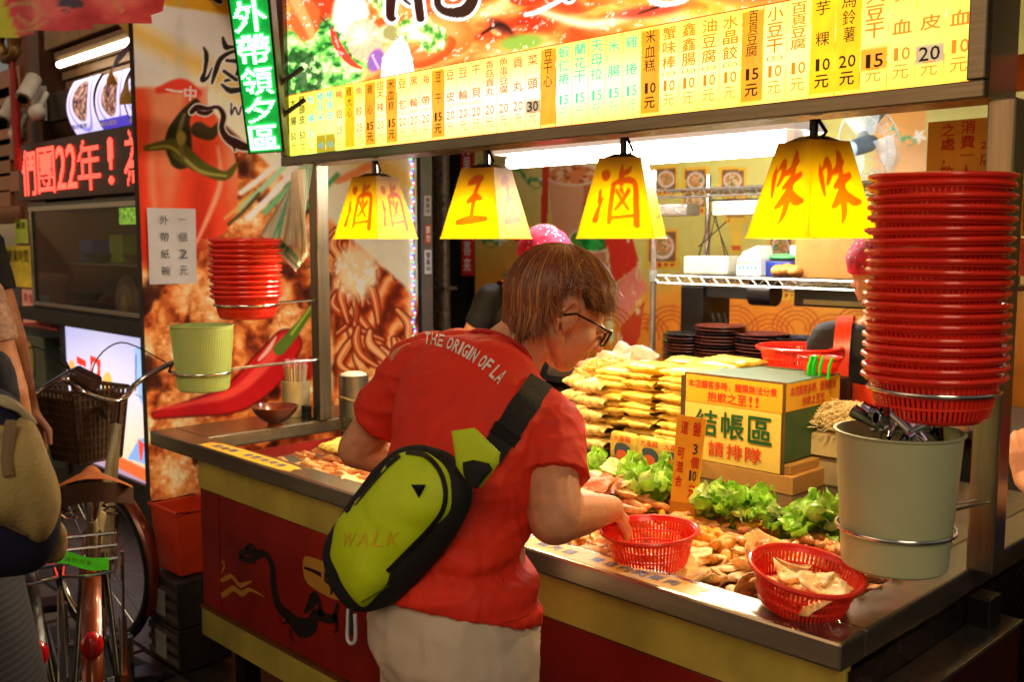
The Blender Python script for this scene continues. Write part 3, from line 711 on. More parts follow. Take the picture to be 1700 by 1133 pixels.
# further left: steel hood, notices, ticket machine
t = thing('steel_hood', 'curved stainless hood with black edge at the far left', 'hood', (-7.2, 2.1, 1.4))
obj('shell', MB().grid(lambda u, v: Vector((-8.4+1.55*u+.22*v*v, 2.15-.25*math.sin(v*1.4), 1.70-.42*v)), 8, 10), steel, t, smooth=90)
obj('edge', MB().tube([(-6.88+.22*v*v, 2.13-.25*math.sin(v*1.4), 1.70-.42*v) for v in [i/8 for i in range(9)]]+[(-6.6, 1.95, 1.1)], .014, 6), M('black_edge', '#0c0c0c', r=.4), t, smooth=60)
for (x0, y0, x1, y1, cc, tx, lab) in ((24, 365, 46, 404, '#b4b43c', '熱'.replace('熱', '鹹糕'), 'small olive yellow price cards stuck under the steel hood'), (10, 408, 53, 478, '#d8b030', '營業時間', 'yellow notice with black characters above the red poster'), (36, 480, 60, 540, '#d8907c', '美食', 'faded pink poster with red characters under the yellow notice')):
    p, q = PY(x0, y0, 2.3), PY(x1, y1, 2.3)
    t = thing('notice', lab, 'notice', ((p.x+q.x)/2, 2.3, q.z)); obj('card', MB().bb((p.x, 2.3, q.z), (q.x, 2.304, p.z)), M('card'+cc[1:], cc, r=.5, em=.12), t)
    mark('lettering', letters(MB(), Pl((p.x, 2.3, q.z), (1, 0, 0), (0, 0, 1)), row(tx, .03, (p.z-q.z)*.6, q.x-p.x-.03, (p.z-q.z)*.9)), '#3c2a10' if cc != '#d8907c' else '#b02c1c', t)
t = thing('ticket_machine', 'grey green machine with round yellow dial and red shelf edge at the far left', 'machine', (-7.0, 2.3, 0))
obj('body', nb(-40, 540, 88, 900, 2.35, .5), M('machine_green', '#4c5444', r=.5, var=.15), t, bevel=.01)
obj('upper_box', nb(38, 490, 60, 545, 2.32, .1), M('machine_grey', '#7c8078', r=.5), t, bevel=.005)
obj('shelf_edge', nb(36, 536, 96, 550, 2.2, .15), M('shelf_red', '#b41c14', r=.4), t, bevel=.003)
c_ = PY(50, 600, 2.345); obj('dial', MB().lathe([(0, 0), (.07, .0), (.07, .02), (0, .02)], c_, 24, Matrix.Rotation(R(90), 3, 'X'), 1.9), M('dial_yellow', '#b8a85c', r=.4), t)
c_ = PY(38, 610, 2.343); obj('ring', MB().tube([(c_.x+.16*math.cos(a), c_.y, c_.z+.2*math.sin(a)) for a in [i*math.pi/12 for i in range(24)]], .02, 6, closed=True), M('ring_red', '#a02c1c', r=.4), t, smooth=60)
for (x, y, s, lab) in ((45, 150, 1, 'white bullet camera on the tiled pillar, higher of two'), (12, 188, 1, 'white bullet camera on the tiled pillar, lower of two')):
    p = PY(x, y, NY-.1); t = thing('security_camera', lab, 'camera', tuple(p))
    obj('housing', MB().tube([p+Vector((-.05, .06, .08)), p+Vector((0.02, -.03, -.05))], .045, 14), M('cam_white', '#b8b0a4', r=.4), t, smooth=40)
    obj('lens', MB().tube([p+Vector((0.02, -.03, -.05)), p+Vector((.026, -.038, -.062))], .03, 12), M('lens_black', '#08080a', r=.1), t)
    obj('mount', MB().ball(p+Vector((0, .05, -.12)), .05).tube([p+Vector((0, .05, -.12)), p+Vector((-.03, .12, 0))], .018, 8), M('cam_white'), t, smooth=60)
    obj('junction_box', MB().box(p+Vector((-.16, .12, -.05)), (.12, .05, .2)), M('cam_white'), t, bevel=.004)
p = PY(14, 70, NY-.1); t = thing('hanging_ornament', 'carved gilt ornament hanging below the green corner of the red banner', 'ornament', tuple(p))
obj('body', MB().tube([p+Vector((.14*math.cos(a)*(1+.2*math.sin(5*a)), 0, .10*math.sin(a))) for a in [i*math.pi/12 for i in range(24)]], .03, 6, closed=True), M('gilt', '#7a5c2c', r=.4, m=.5, var=.3), t, smooth=60)
obj('tassel', MB().tube([p+Vector((0.05, 0, -.1)), p+Vector((.07, 0, -.32)), p+Vector((.05, 0, -.75))], [.012, .03, .02], 8), M('tassel_red', '#8c1410', r=.6), t, smooth=60)

# red cloth banner overhead with a green corner, and yellow straps
FY = 1.45
fpl = Pl(tuple(PY(0, 60, FY)), (1, 0, 0), (0, 0, 1))
def paint_flag(c):
    x, y = c.x, c.y
    c.c = ramp(fbm(x/70, y/40, 3), [(.3, '#b8343c'), (.5, '#d84a54'), (.7, '#ee7a78')])
    for pts in ([(18, 8, 5), (50, 4, 9), (66, 22, 7), (48, 40, 6), (30, 26, 5)], [(0, 40, 4), (40, 52, 6), (74, 36, 4)], [(190, 0, 6), (205, 20, 4)]): c.line(pts, '#d8a070', 2)
    c.ell(118, 4, 22, 9, 10, '#4c4860'); c.line([(96, 4, 3), (104, 14, 3), (116, 20, 2)], '#4c4860', 1)
    mm = 1-sst(-1, 1, x-(8+y*.36)); c.mix(mm, '#c4cc3c')
    for k in range(3): c.poly([(0, 28+k*9), (5, 28+k*9), (5, 31+k*9), (0, 31+k*9)], '#b8502c')
def flag_edge(px): return 60-(px-0)*.12 if px < 270 else 28
t = thing('cloth_banner', 'rippled red cloth banner with a yellow green corner hung across the top left', 'banner', tuple(PY(140, 20, FY)))
mb = MB(); NN = 90; MM = 40
me_pts = []
def fl(u, v):
    px = -60+342*u; bot = 62-px*.115-(3 if px > 240 else 0)*(px-240)/12; top = -90; py = bot+(top-bot)*v
    p = PY(px, py, FY); p.y += .03*math.sin(px/16+v*2)+.012*math.sin(px/7); return p
mb.grid(fl, NN, MM); me = mb.mesh('banner', 90)
vv = np.array([v.co[:] for v in me.vertices]); q = vv-np.array(CO); wv = q@np.array(_fw); cv = Cv(850+CF*(q@np.array(_rt))/wv, 566.5-CF*(q@np.array(_up))/wv); paint_flag(cv)
c = np.array([[lin(a) for a in r_] for r_ in np.clip(cv.c, 0, 1)]); at = me.color_attributes.new('Col', 'FLOAT_COLOR', 'POINT'); at.data.foreach_set('color', np.concatenate([c, np.ones((len(c), 1))], 1).astype(np.float32).ravel())
me.materials.append(M('banner_cloth', None, r=.6, attr=True, var=.05, trl=.3)); link('cloth', me, t)
strap = M('strap_yellow', '#c8a04a', r=.5, var=.1)
for (x0, x1, y0, y1, lab) in ((190, 205, 38, 140, 'yellow plastic strap hanging in front of the lit menu panels, nearer left'), (214, 232, 40, 172, 'curled yellow plastic strap hanging against the mural edge')):
    a, b = PY(x0, y0, NY-.2), PY(x1, y1, NY-.2)
    obj('strap', MB().grid(lambda u, v: Vector((a.x+(b.x-a.x)*(.3+.7*u if lab[0] == 'y' else u)+.03*math.sin(v*4), NY-.2+.05*math.sin(v*5+u), a.z+(b.z-a.z)*v)), 4, 16), strap, smooth=90, label=lab, cat='strap')

# ================================================================== the lightbox sign over the stall
steel2 = M('frame_steel', '#6c685a', r=.3, m=.9, var=.12, sc=5, stretch=(1, 8, 20))
SY, SX0, SX1, SZ0, SZ1 = 1.96, -3.18, -0.735, 1.765, 2.72
sign = thing('lightbox_sign', 'long backlit menu lightbox with vegetable pictures and price columns over the stall', 'sign', (-1.95, 2.03, SZ0))
spl = Pl((SX0, SY+.006, SZ0), (1, 0, 0), (0, 0, 1))
def paint_sign(c):
    x, y = c.x, c.y
    n = fbm(x/60, y/40, 3, 4)
    warm = ramp(np.clip(fbm((x+y)/70, y/42, 6, 4), 0, 1), [(.25, '#c02c10'), (.4, '#ea4a1c'), (.5, '#f7702c'), (.6, '#fb9a48'), (.75, '#ffd08a')])
    c.c = warm
    rnd = random.Random(12)
    for k in range(40):
        cx = rnd.uniform(690, 1620); cy = rnd.uniform(-120, 130); rx = rnd.uniform(26, 70); ry = rx*rnd.uniform(.3, .6); a = rnd.uniform(-40, 20)
        m1 = c.ell(cx, cy, rx, ry, a, ['#e84c18', '#f6702a', '#d8340e', '#fa9040'][k % 4], .05)
        c.ell(cx-rx*.12, cy-ry*.2, rx*.8, ry*.7, a, ['#f87838', '#fc9c50', '#f05c24', '#ffb870'][k % 4], .35); c.ell(cx-rx*.25, cy-ry*.35, rx*.3, ry*.16, a, '#ffe8d0', .8)
    bright = sst(860, 1120, x)*.72; yel = ramp(np.clip(fbm((x-y)/60, y/26, 9, 4), 0, 1), [(.25, '#e8841c'), (.45, '#fbb82c'), (.6, '#ffd858'), (.8, '#fff2b0')])
    c.mix(bright, yel)
    # carrots and leaves at left
    c.line([(470, 150, 40), (500, 60, 44), (520, -60, 60)], '#f0602c', 10)
    c.line([(490, 0, 20), (515, 50, 14), (528, 90, 6)], '#ff9a58', 8); c.line([(530, -10, 30), (545, 20, 20), (550, 60, 8)], '#e63c1c', 6)
    d = 1-sst(-6, 6, (38+np.abs(x-545)*.25+22*np.sin(x/13)-y+18*(fbm(x/10, y/10, 2)-.5)))
    mm = d*(1-sst(600, 622, x+10*np.sin(y/9)))*sst(36, 60, y+.3*(x-480))
    lf = fbm(x/11+.3*np.sin(y/7), y/9, 14, 4); c.mix(mm, ramp(lf, [(.25, '#0f4a1c'), (.4, '#3c9c3c'), (.55, '#86d858'), (.7, '#d8f8b0')]))
    mm = (1-sst(1, 1.2, np.hypot((x-490)/42, (y-128)/42))); c.mix(mm*.75*sst(.42, .5, fbm(x/9, y/9, 4)), '#123a18')
    # onion, radish and garlic
    mm = c.ell(582, 22, 30, 40, 0, '#fbe0cc', .15)
    mm = c.ell(605, 66, 30, 36, -10, '#f8b890', .08); c.mix(mm*np.clip(1-np.hypot(x-598, y-56)/26, 0, 1), '#fff0e0'); c.mix(mm*(np.sin(np.arctan2(y-66, x-605)*12) > .7)*.2, '#d87a50')
    c.ell(624, 100, 13, 20, 20, '#8a5aa8', .2); c.line([(618, 92, 3), (628, 112, 3)], '#d8c0ea', 3)
    c.ell(646, 56, 20, 16, 0, '#dcd8a8', .3); c.mix(1-sst(.8, 1.2, np.hypot((x-652)/16, (y-54)/14)+.4*(fbm(x/5, y/5, 3)-.5)), '#9a9458')
    mm = c.poly([(632, 130), (634, 96), (650, 74), (668, 56), (676, 52), (676, 70), (684, 96), (688, 122), (690, 140), (640, 160)], '#fbeef2'); c.mix(mm*np.clip((650-x)/30, 0, 1)*.7, '#e6a8c4')
    c.line([(532, 28, 2.5), (552, 48, 3)], '#3c4a2c', 1); c.line([(552, 50, 8), (558, 70, 13), (572, 92, 13), (586, 106, 9), (600, 113, 4)], '#e23c2c', 1.5)
    c.line([(556, 60, 2), (562, 78, 3)], '#ffa090', 2)
    # greens between the slices
    for (cx, cy, rx, ry, a) in ((690, 48, 34, 22, 10), (716, 62, 26, 26, 0), (640, 0, 22, 28, 0)):
        mm = 1-sst(.8, 1.1, np.hypot((x-cx)/rx, (y-cy)/ry)+.6*(fbm(x/8, y/8, 9)-.5)); c.mix(mm, ramp(fbm(x/7, y/12, 25), [(.3, '#3c8c2c'), (.5, '#b8dc78'), (.7, '#f4fadc')]))
    c.ell(866, 70, 40, 14, -6, '#86a83c', .4); c.ell(832, 44, 22, 9, 30, '#5c1c14', .7); c.line([(800, 56, 4), (830, 40, 7), (850, 54, 3)], '#34100c', 4)
    c.line([(900, 20, 8), (980, 40, 14), (1060, 22, 10)], '#fff0b8', 14); c.ell(1078, 18, 60, 10, -8, '#d8442c', .5); c.line([(1060, 22, 3), (1095, 10, 5)], '#2c1810', 3)
    c.ell(1250, -20, 90, 24, 0, '#e85a28', .5); c.ell(940, 6, 30, 14, 20, '#e8401c', .5); c.ell(1420, -60, 160, 60, 0, '#f8a838', .4)
    c.mix((fbm(x/9, y/7, 44) > .72).astype(float)*.6*(y < 120), '#fff6e8')
    # brushed script, dark with a white halo
    for pts in (([(655, -40, 16), (650, -10, 17), (648, 26, 14), (654, 30, 8)]), ([(668, -30, 12), (690, -34, 16), (694, 0, 15), (698, 30, 14)]), ([(672, 0, 6), (680, 6, 5)]),
                ([(742, -30, 14), (726, 0, 12), (738, 18, 14), (770, 18, 20), (786, -6, 18), (778, -34, 14)]), ([(752, -6, 5), (762, -10, 5)]), ([(720, -46, 12), (760, -50, 16), (820, -60, 14)]), ([(938, -30, 16), (944, -6, 15), (950, -16, 8)])):
        c.line(pts, '#ffffff', 2.5, 5); c.line(pts, '#2a1008', 1.5)
    for pts in (([(872, 24, 6), (890, 20, 8), (930, 0, 7), (960, -20, 5)]), ([(1072, -14, 7), (1084, 2, 9), (1110, 6, 9), (1140, -2, 7), (1160, -30, 6)])): c.line(pts, '#ffffff', 2)
lit_print = M('lit_print', None, r=.25, em=1.0, attr=True, var=0)
fw_, fh_ = SX1-SX0, SZ1-SZ0
painted('picture_panel', spl, .03, fw_-.03, .03, fh_-.03, 620, 250, paint_sign, lit_print, sign)
obj('body', MB().bb((SX0+.004, SY+.012, SZ0+.004), (SX1-.004, SY+.14, SZ1)), M('sign_body', '#9a8a70', r=.25, m=.85, var=.1), sign, bevel=.003)
obj('frame', MB().bb((SX0, SY-.012, SZ0), (SX1, SY+.012, SZ0+.033)), steel2, sign, bevel=.003)
obj('frame', MB().bb((SX0, SY-.012, SZ0+.034), (SX0+.034, SY+.012, SZ1)), steel2, sign, bevel=.003)
obj('frame', MB().bb((SX1-.034, SY-.012, SZ0+.034), (SX1, SY+.012, SZ1)), steel2, sign, bevel=.003)
obj('side_panel', MB().bb((SX1-.003, SY+.013, SZ0+.002), (SX1, SY+.15, SZ1)), M('bright_steel', '#b8c0c8', r=.2, m=.95, var=.1, sc=4), sign)
# price columns
NS = 42; sw = (-.762+3.144)/NS; z0s, z1s = SZ0+.036, SZ0+.246
Yc, G, O, C_, K_ = '#e4603e', '#4cc494', '#e27a1c', '#20b0c4', '#2c2c14'
S = [('大腸', '50', K_, 0), ('豬頭皮', '50', K_, 0), ('粉腸', '50', C_, 0), ('豬耳朵', '', C_, 3), ('豬頭皮', '', C_, 3), ('鴨翅', '25', Yc, 0), ('雞大心', '', K_, 2), ('魚餃', '25', Yc, 0), ('雞心', '15', K_, 1),
     ('甜不辣', '20', Yc, 5), ('米血糕', '15', K_, 1), ('豆包', '20', Yc, 5), ('黑輪', '20', Yc, 5), ('海帶', '20', Yc, 5), ('豆干', '15', K_, 1), ('豆皮', '20', Yc, 5), ('豆輪', '20', Yc, 5), ('干貝', '20', Yc, 5),
     ('香菇貢丸', '20', Yc, 0), ('魚蛋豆腐', '20', Yc, 0), ('貢丸', '20', Yc, 0), ('菜頭', '30', Yc, 7), ('豆干心', '', K_, 1), ('蝦仁捲', '15', G, 0), ('蘭花干', '15', G, 0), ('天母拉', '15', G, 0), ('米腸', '15', G, 0), ('雞捲', '15', G, 0),
     ('米血糕', '10', K_, 4), ('蟹味棒', '10', O, 5), ('鑫鑫腸', '10', O, 5), ('油豆腐', '10', O, 5), ('水晶餃', '10', O, 5), ('百頁豆腐', '15', K_, 1), ('小豆干', '10', O, 5), ('百頁豆腐', '10', O, 0), ('芋粿', '10', K_, 6), ('馬鈴薯', '20', K_, 6),
     ('大豆干', '15', O, 8), ('豬血', '10', O, 0), ('豬皮', '20', O, 7), ('鴨血', '10', O, 0)]
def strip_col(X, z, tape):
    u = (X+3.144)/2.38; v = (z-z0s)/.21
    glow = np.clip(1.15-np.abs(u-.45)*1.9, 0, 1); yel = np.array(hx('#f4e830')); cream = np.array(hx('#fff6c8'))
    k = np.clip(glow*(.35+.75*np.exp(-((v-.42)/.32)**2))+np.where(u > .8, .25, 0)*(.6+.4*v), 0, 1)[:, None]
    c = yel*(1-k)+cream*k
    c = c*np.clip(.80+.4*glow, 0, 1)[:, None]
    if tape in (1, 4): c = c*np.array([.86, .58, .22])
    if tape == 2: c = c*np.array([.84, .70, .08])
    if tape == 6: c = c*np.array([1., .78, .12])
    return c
lit_strip = M('lit_strip', None, r=.25, em=1.05, attr=True, var=0)
ink_m = {}
def ink(col, e=.55): return M('backlit_ink_'+col[1:], col, r=.4, em=e, var=0)
for i, (nm, pr_, col, tape) in enumerate(S):
    a0 = -3.144+i*sw+.0012; a1 = a0+sw-.0024
    p_ = Pl((a0, SY+.004, z0s), (1, 0, 0), (0, 0, 1)); w_ = a1-a0; h_ = z1s-z0s
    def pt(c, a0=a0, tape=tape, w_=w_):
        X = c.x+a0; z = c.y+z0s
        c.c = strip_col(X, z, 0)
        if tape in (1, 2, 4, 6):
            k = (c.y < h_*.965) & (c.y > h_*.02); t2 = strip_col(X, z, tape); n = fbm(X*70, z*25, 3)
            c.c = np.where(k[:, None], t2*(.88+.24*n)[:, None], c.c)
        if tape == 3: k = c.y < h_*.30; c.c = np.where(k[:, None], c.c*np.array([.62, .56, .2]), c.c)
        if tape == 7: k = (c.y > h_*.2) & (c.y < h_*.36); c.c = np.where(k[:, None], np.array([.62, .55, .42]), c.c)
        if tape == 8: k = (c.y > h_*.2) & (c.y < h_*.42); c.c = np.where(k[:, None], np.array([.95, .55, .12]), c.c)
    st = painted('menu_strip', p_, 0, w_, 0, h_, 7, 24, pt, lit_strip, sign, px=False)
    mb = MB(); n = len(nm)
    nt_, nb_ = (.97, .50) if n != 2 else (.94, .50)
    cw = .74 if n < 4 else .68
    gap = {2: 1.2, 3: .12, 4: .06}[n]
    L = column(nm, w_*(1-cw)/2, h_*nb_, w_*(1+cw)/2, h_*nt_, gap)
    hand = tape in (1, 2, 4, 6)
    if hand: L = [(c, a+.006+.003*math.sin(i+k), b, d-.005, e) for k, (c, a, b, d, e) in enumerate(L)]
    letters(mb, p_, L, .0008, 'r' if hand else 'b')
    if tape == 5: letters(mb, p_, row('(3個)', w_*.14, h_*.415, w_*.86, h_*.475, .05), .0008, 'r')
    hi = (.245, .375) if tape != 8 else (.25, .37)
    if pr_ and tape not in (7, 8, 3):
        letters(mb, p_, row(pr_, w_*.16, h_*(hi[0]+.01), w_*.84, h_*(hi[1]), .15), .0008, 'b')
    if tape != 3 and pr_: letters(mb, p_, [('元', w_*.2, h_*.085, w_*.8, h_*.215)], .0008, 'r' if not hand else 'b')
    if tape == 3: letters(mb, p_, row('40', w_*.2, h_*.06, w_*.8, h_*.16), .0008, 'r')
    me = mb.mesh('lettering', None, 0, ink('#4a2a10' if hand else col, .05 if hand or col == K_ else .8), fix=False)
    link('lettering', me, st, world=False)
    me.transform(Matrix.Translation(-origin_of(sign)))
    if tape in (7, 8): link('patch_number', letters(MB(), p_, row(pr_, w_*.12, h_*.22, w_*.88, h_*.35, .15), .0012, 'b').mesh('patch', None, 0, ink('#201008', 0.02), fix=False), st, world=False).data.transform(Matrix.Translation(-origin_of(sign)))
obj('trim_line', MB().bb((-3.145, SY+.0035, z1s+.0005), (-.76, SY+.0052, z1s+.003)), ink('#e0541c', .6), sign)

# ---- green vertical light sign
o_, u_, v_ = PD(415, 253, 3.25), PD(468, 249, 3.22), PD(381, 0, 2.76)
gpl = Pl(o_, u_-o_, (v_-o_)-(u_-o_).normalized()*((v_-o_).dot((u_-o_).normalized())*1.0))
gw = (u_-o_).length; gh = (v_-o_).length*1.5
gpl.v = (v_-o_).normalized(); gpl.n = gpl.u.cross(gpl.v).normalized()
gv_shear = (v_-o_).dot(gpl.u)/(v_-o_).dot(gpl.v)
gs = thing('led_sign', 'tall narrow sign with glowing green and white characters hung beside the menu lightbox', 'led sign', tuple(o_))
obj('case', MB().prism([(-.008, -.012), (gw+.008, -.012), (gw+.008, gh), (-.008, gh)], gpl.p(0, 0, -.002), gpl.u, gpl.v, .05), M('green_case', '#06140c', r=.35), gs, bevel=.003)
gback = MB().prism([(0.0, -.004), (gw, -.004), (gw, gh-.01), (0, gh-.01)], gpl.p(0, 0, 0), gpl.u, gpl.v, .001)
obj('glow_panel', gback, M('green_glow', '#0c8a3c', em=.45, var=.3, sc=30, ecol='#08b040'), gs)
ch = (v_-o_).length/5.05
gi = []
for k, c_ in enumerate('區夕領帶外'):
    b = .012+k*ch; gi.append((c_, gw*.06, b, gw*.94, b+ch*.9))
obj('dot_matrix', dots(gi, gpl, 18, 18, 0, .0078), M('led_green', '#b8ffd0', em=2.2, var=0, ecol='#a0ffc0'), gs, kind='stuff')
for z_ in (.12, .25): obj('hanger', MB().tube([gpl.p(gw+.0, z_, -.03), gpl.p(gw+.06, z_, -.10)], .008, 6), M('black_iron', '#101010', r=.5), gs)

# ================================================================== the counter
CX0, CX1 = -3.27, -.735
cart = thing('food_counter', 'long stainless steel food counter with olive bands and dark red dragon panels', 'counter', (-2.0, 1.49, 0))
rim = M('rim_steel', '#a09a8c', r=.26, m=.95, var=.1, sc=4, stretch=(1, 12, 12), bump=.05)
olive = M('olive_band', '#aa9c44', r=.42, m=.2, var=.22, sc=4, bump=.15, bsc=12)
redp = M('red_panel', '#7c160e', r=.34, var=.25, sc=3, bump=.15, bsc=9)
blk = M('black_side', '#0c0b0a', r=.25, var=.1)
obj('rim', MB().bb((CX0, 1.465, .80), (CX1, 1.55, .85)), rim, cart, bevel=.006)
obj('rim', MB().bb((CX1-.085, 1.551, .80), (CX1, 2.72, .8495)), rim, cart, bevel=.006)
obj('rim', MB().bb((CX0, 1.551, .80), (-3.03, 2.25, .8495)), rim, cart, bevel=.006)
obj('table_top', MB().bb((-3.029, 2.09, .80), (CX1-.086, 2.72, .849)), rim, cart, bevel=.005)
obj('tray', MB().bb((-3.03, 1.552, .745), (-.822, 2.088, .755)).bb((-3.03, 2.083, .755), (-.822, 2.088, .80)), M('tray_steel', '#6c665a', r=.55, m=.8, var=.15), cart)
obj('tray_divider', MB().bb((-1.98, 1.552, .756), (-1.97, 2.08, .83)), rim, cart, bevel=.002)
obj('body', MB().bb((-2.975, 1.512, .2), (-.742, 2.70, .744)), M('body_dark', '#1c1410', r=.5), cart)
obj('upper_band', MB().bb((-2.98, 1.492, .698), (-.74, 1.511, .7995)), olive, cart, bevel=.003)
obj('lower_band', MB().bb((-2.98, 1.488, .205), (-.74, 1.511, .298)), olive, cart, bevel=.003)
obj('trim', MB().bb((-2.98, 1.485, .299), (-.74, 1.511, .306)), M('trim_copper', '#a8723c', r=.3, m=.8), cart)
for a, b in ((-2.98, -2.866), (-2.858, -1.86), (-1.852, -.742)): obj('front_panel', MB().bb((a, 1.498, .308), (b, 1.511, .694)), redp, cart, bevel=.002)
obj('side_panel', MB().bb((-.741, 1.50, .2), (-.737, 2.69, .79)), blk, cart)
obj('side_panel', MB().bb((-2.985, 1.50, .2), (-2.981, 2.69, .79)), redp, cart)
for x in (-2.9, -.84): obj('leg', MB().bb((x, 1.56, 0), (x+.06, 1.62, .2)), blk, cart, bevel=.004)
obj('bracket', MB().tube([(-3.05, 1.52, .80), (-3.0, 1.52, .74), (-2.99, 1.515, .64)], .008, 6), blk, cart)
a, b = PZ(1490, 1133, .70), PZ(1636, 1019, .70)
obj('side_shelf', MB().bb((-.7365, 1.40, .3), (-.668, 2.09, .728)), M('shelf_dark', '#2c0a08', r=.25), cart, bevel=.003)
obj('shelf_top', MB().bb((-.7368, 1.40, .7285), (-.664, 2.095, .738)), rim, cart, bevel=.003)
q = PX(1425, 1108, -.733)
obj('latch', MB().bb((-.737, q.y-.03, .745), (-.722, q.y+.03, .755)).bb((-.737, q.y-.02, .762), (-.718, q.y+.02, .770)).tube([(-.72, q.y+.02, .766), (-.715, q.y+.03, .74), (-.725, q.y+.03, .725)], .003, 6), rim, cart)
# print on the panels
fp = Pl((0, 1.4978, 0), (1, 0, 0), (0, 0, 1))
drg = MB()
for pts in ([(398, 924, .02), (410, 915, .022), (424, 922, .03), (440, 920, .022), (452, 940, .028), (455, 975, .034), (462, 1005, .036), (480, 1025, .04), (498, 1042, .06), (516, 1040, .05), (526, 1022, .036), (546, 1028, .028), (560, 1026, .02)],
            [(396, 928, .012), (412, 930, .02), (424, 934, .012)], [(408, 910, .012), (418, 906, .014), (426, 916, .01)], [(506, 1018, .008), (516, 1004, .03), (524, 992, .034), (530, 1000, .02), (534, 1024, .03)], [(556, 1030, .024), (560, 1008, .016), (562, 1002, .006)],
            [(558, 1030, .022), (560, 1045, .012), (556, 1052, .004)], [(480, 1030, .01), (470, 1036, .006), (463, 1022, .003)], [(482, 1045, .012), (484, 1060, .008), (490, 1070, .004)], [(520, 990, .006), (512, 988, .004)]):
    brush(drg, fp, pts)
mark('dragon_print', drg, '#100605', cart)
wv_ = MB()
for pts in ([(367, 965, .012), (378, 960, .016), (386, 958, .014), (398, 972, .016), (408, 970, .012), (418, 966, .004)], [(368, 990, .016), (378, 984, .02), (388, 978, .018), (402, 986, .02), (414, 980, .012), (426, 984, .008), (440, 992, .003)], [(368, 930, .008), (373, 940, .009), (368, 952, .006)]): brush(wv_, fp, pts, .0012)
mark('wave_print', wv_, '#a8742c', cart)
a, b = fp.ab(500, 930), fp.ab(575, 995)
ov = MB(); k = cr([fp.ab(504, 930), fp.ab(515, 925), fp.ab(560, 945), fp.ab(580, 975), fp.ab(562, 997), fp.ab(522, 978), fp.ab(506, 960)], 5, True)
ov.add([fp.p(x, y, .001) for x, y in k], [tuple(range(len(k)))])
mark('oval_print', ov, '#a8782c', cart)
iv = MB(); brush(iv, fp, [(506, 943, .008), (520, 948, .01), (534, 955, .014)], .0022); brush(iv, fp, [(541, 952, .01), (541, 966, .01)], .0022); brush(iv, fp, [(541, 952, .008), (562, 962, .008), (562, 976, .008), (541, 966, .008)], .0022, n=1); brush(iv, fp, [(551, 945, .009), (551, 988, .009)], .0022)
mark('lettering', iv, '#140806', cart)
# yellow stickers on the rim
rp = Pl((0, 0, .8504), (1, 0, 0), (0, 1, 0))
for (x0, x1, txt) in ((-2.93, -2.42, '請勿用手拿取先夾後'), (-1.50, -1.035, '孜孜鹽酥雞腿類')):
    L_ = x1-x0; pts = cr([(x0, 1.478), (x0+.04, 1.472), (x1-.03, 1.472), (x1, 1.50), (x1-.03, 1.528), (x0+.05, 1.532)], 3, True)
    st = obj('rim_sticker', MB().prism([(x, y) for x, y in pts], (0, 0, .8508), (1, 0, 0), (0, 1, 0), .0006), M('sticker_yellow', '#e8b440', r=.4, var=.08), cart)
    t_ = txt if x0 < -2 else '麵先請放辣店內肉飯肉'
    me = letters(MB(), Pl((0, 0, .8514), (1, 0, 0), (0, 1, 0)), [(c, a, b+.0, d, e) for c, a, b, d, e in row(t_, x0+.05, 1.488, x1-.05, 1.518, .35)], 0.0003).mesh('lettering', None, 0, M('ink_blue', '#3c5a8c', r=.4), fix=False)
    me.transform(Matrix.Translation(-origin_of(cart))); link('lettering', me, st, world=False)
# posts
obj('post', MB().bb((-3.062, 1.985, .8505), (-3.012, 2.035, 1.765)), M('post_steel', '#7c7464', r=.28, m=.9, var=.15, sc=3, stretch=(20, 20, 1)), cart, bevel=.004)
obj('post', MB().bb((-.742, 1.985, .8505), (-.690, 2.045, 1.765)), M('post_steel'), cart, bevel=.004)
obj('post_foot', MB().bb((-3.10, 1.96, .8504), (-3.062, 1.98, .90)).bb((-3.10, 1.96, .8504), (-3.07, 2.0, .855)), blk, cart, bevel=.002)
obj('post', MB().bb((-.7365, 1.985, .2), (-.690, 2.045, .799)), blk, cart, bevel=.004)

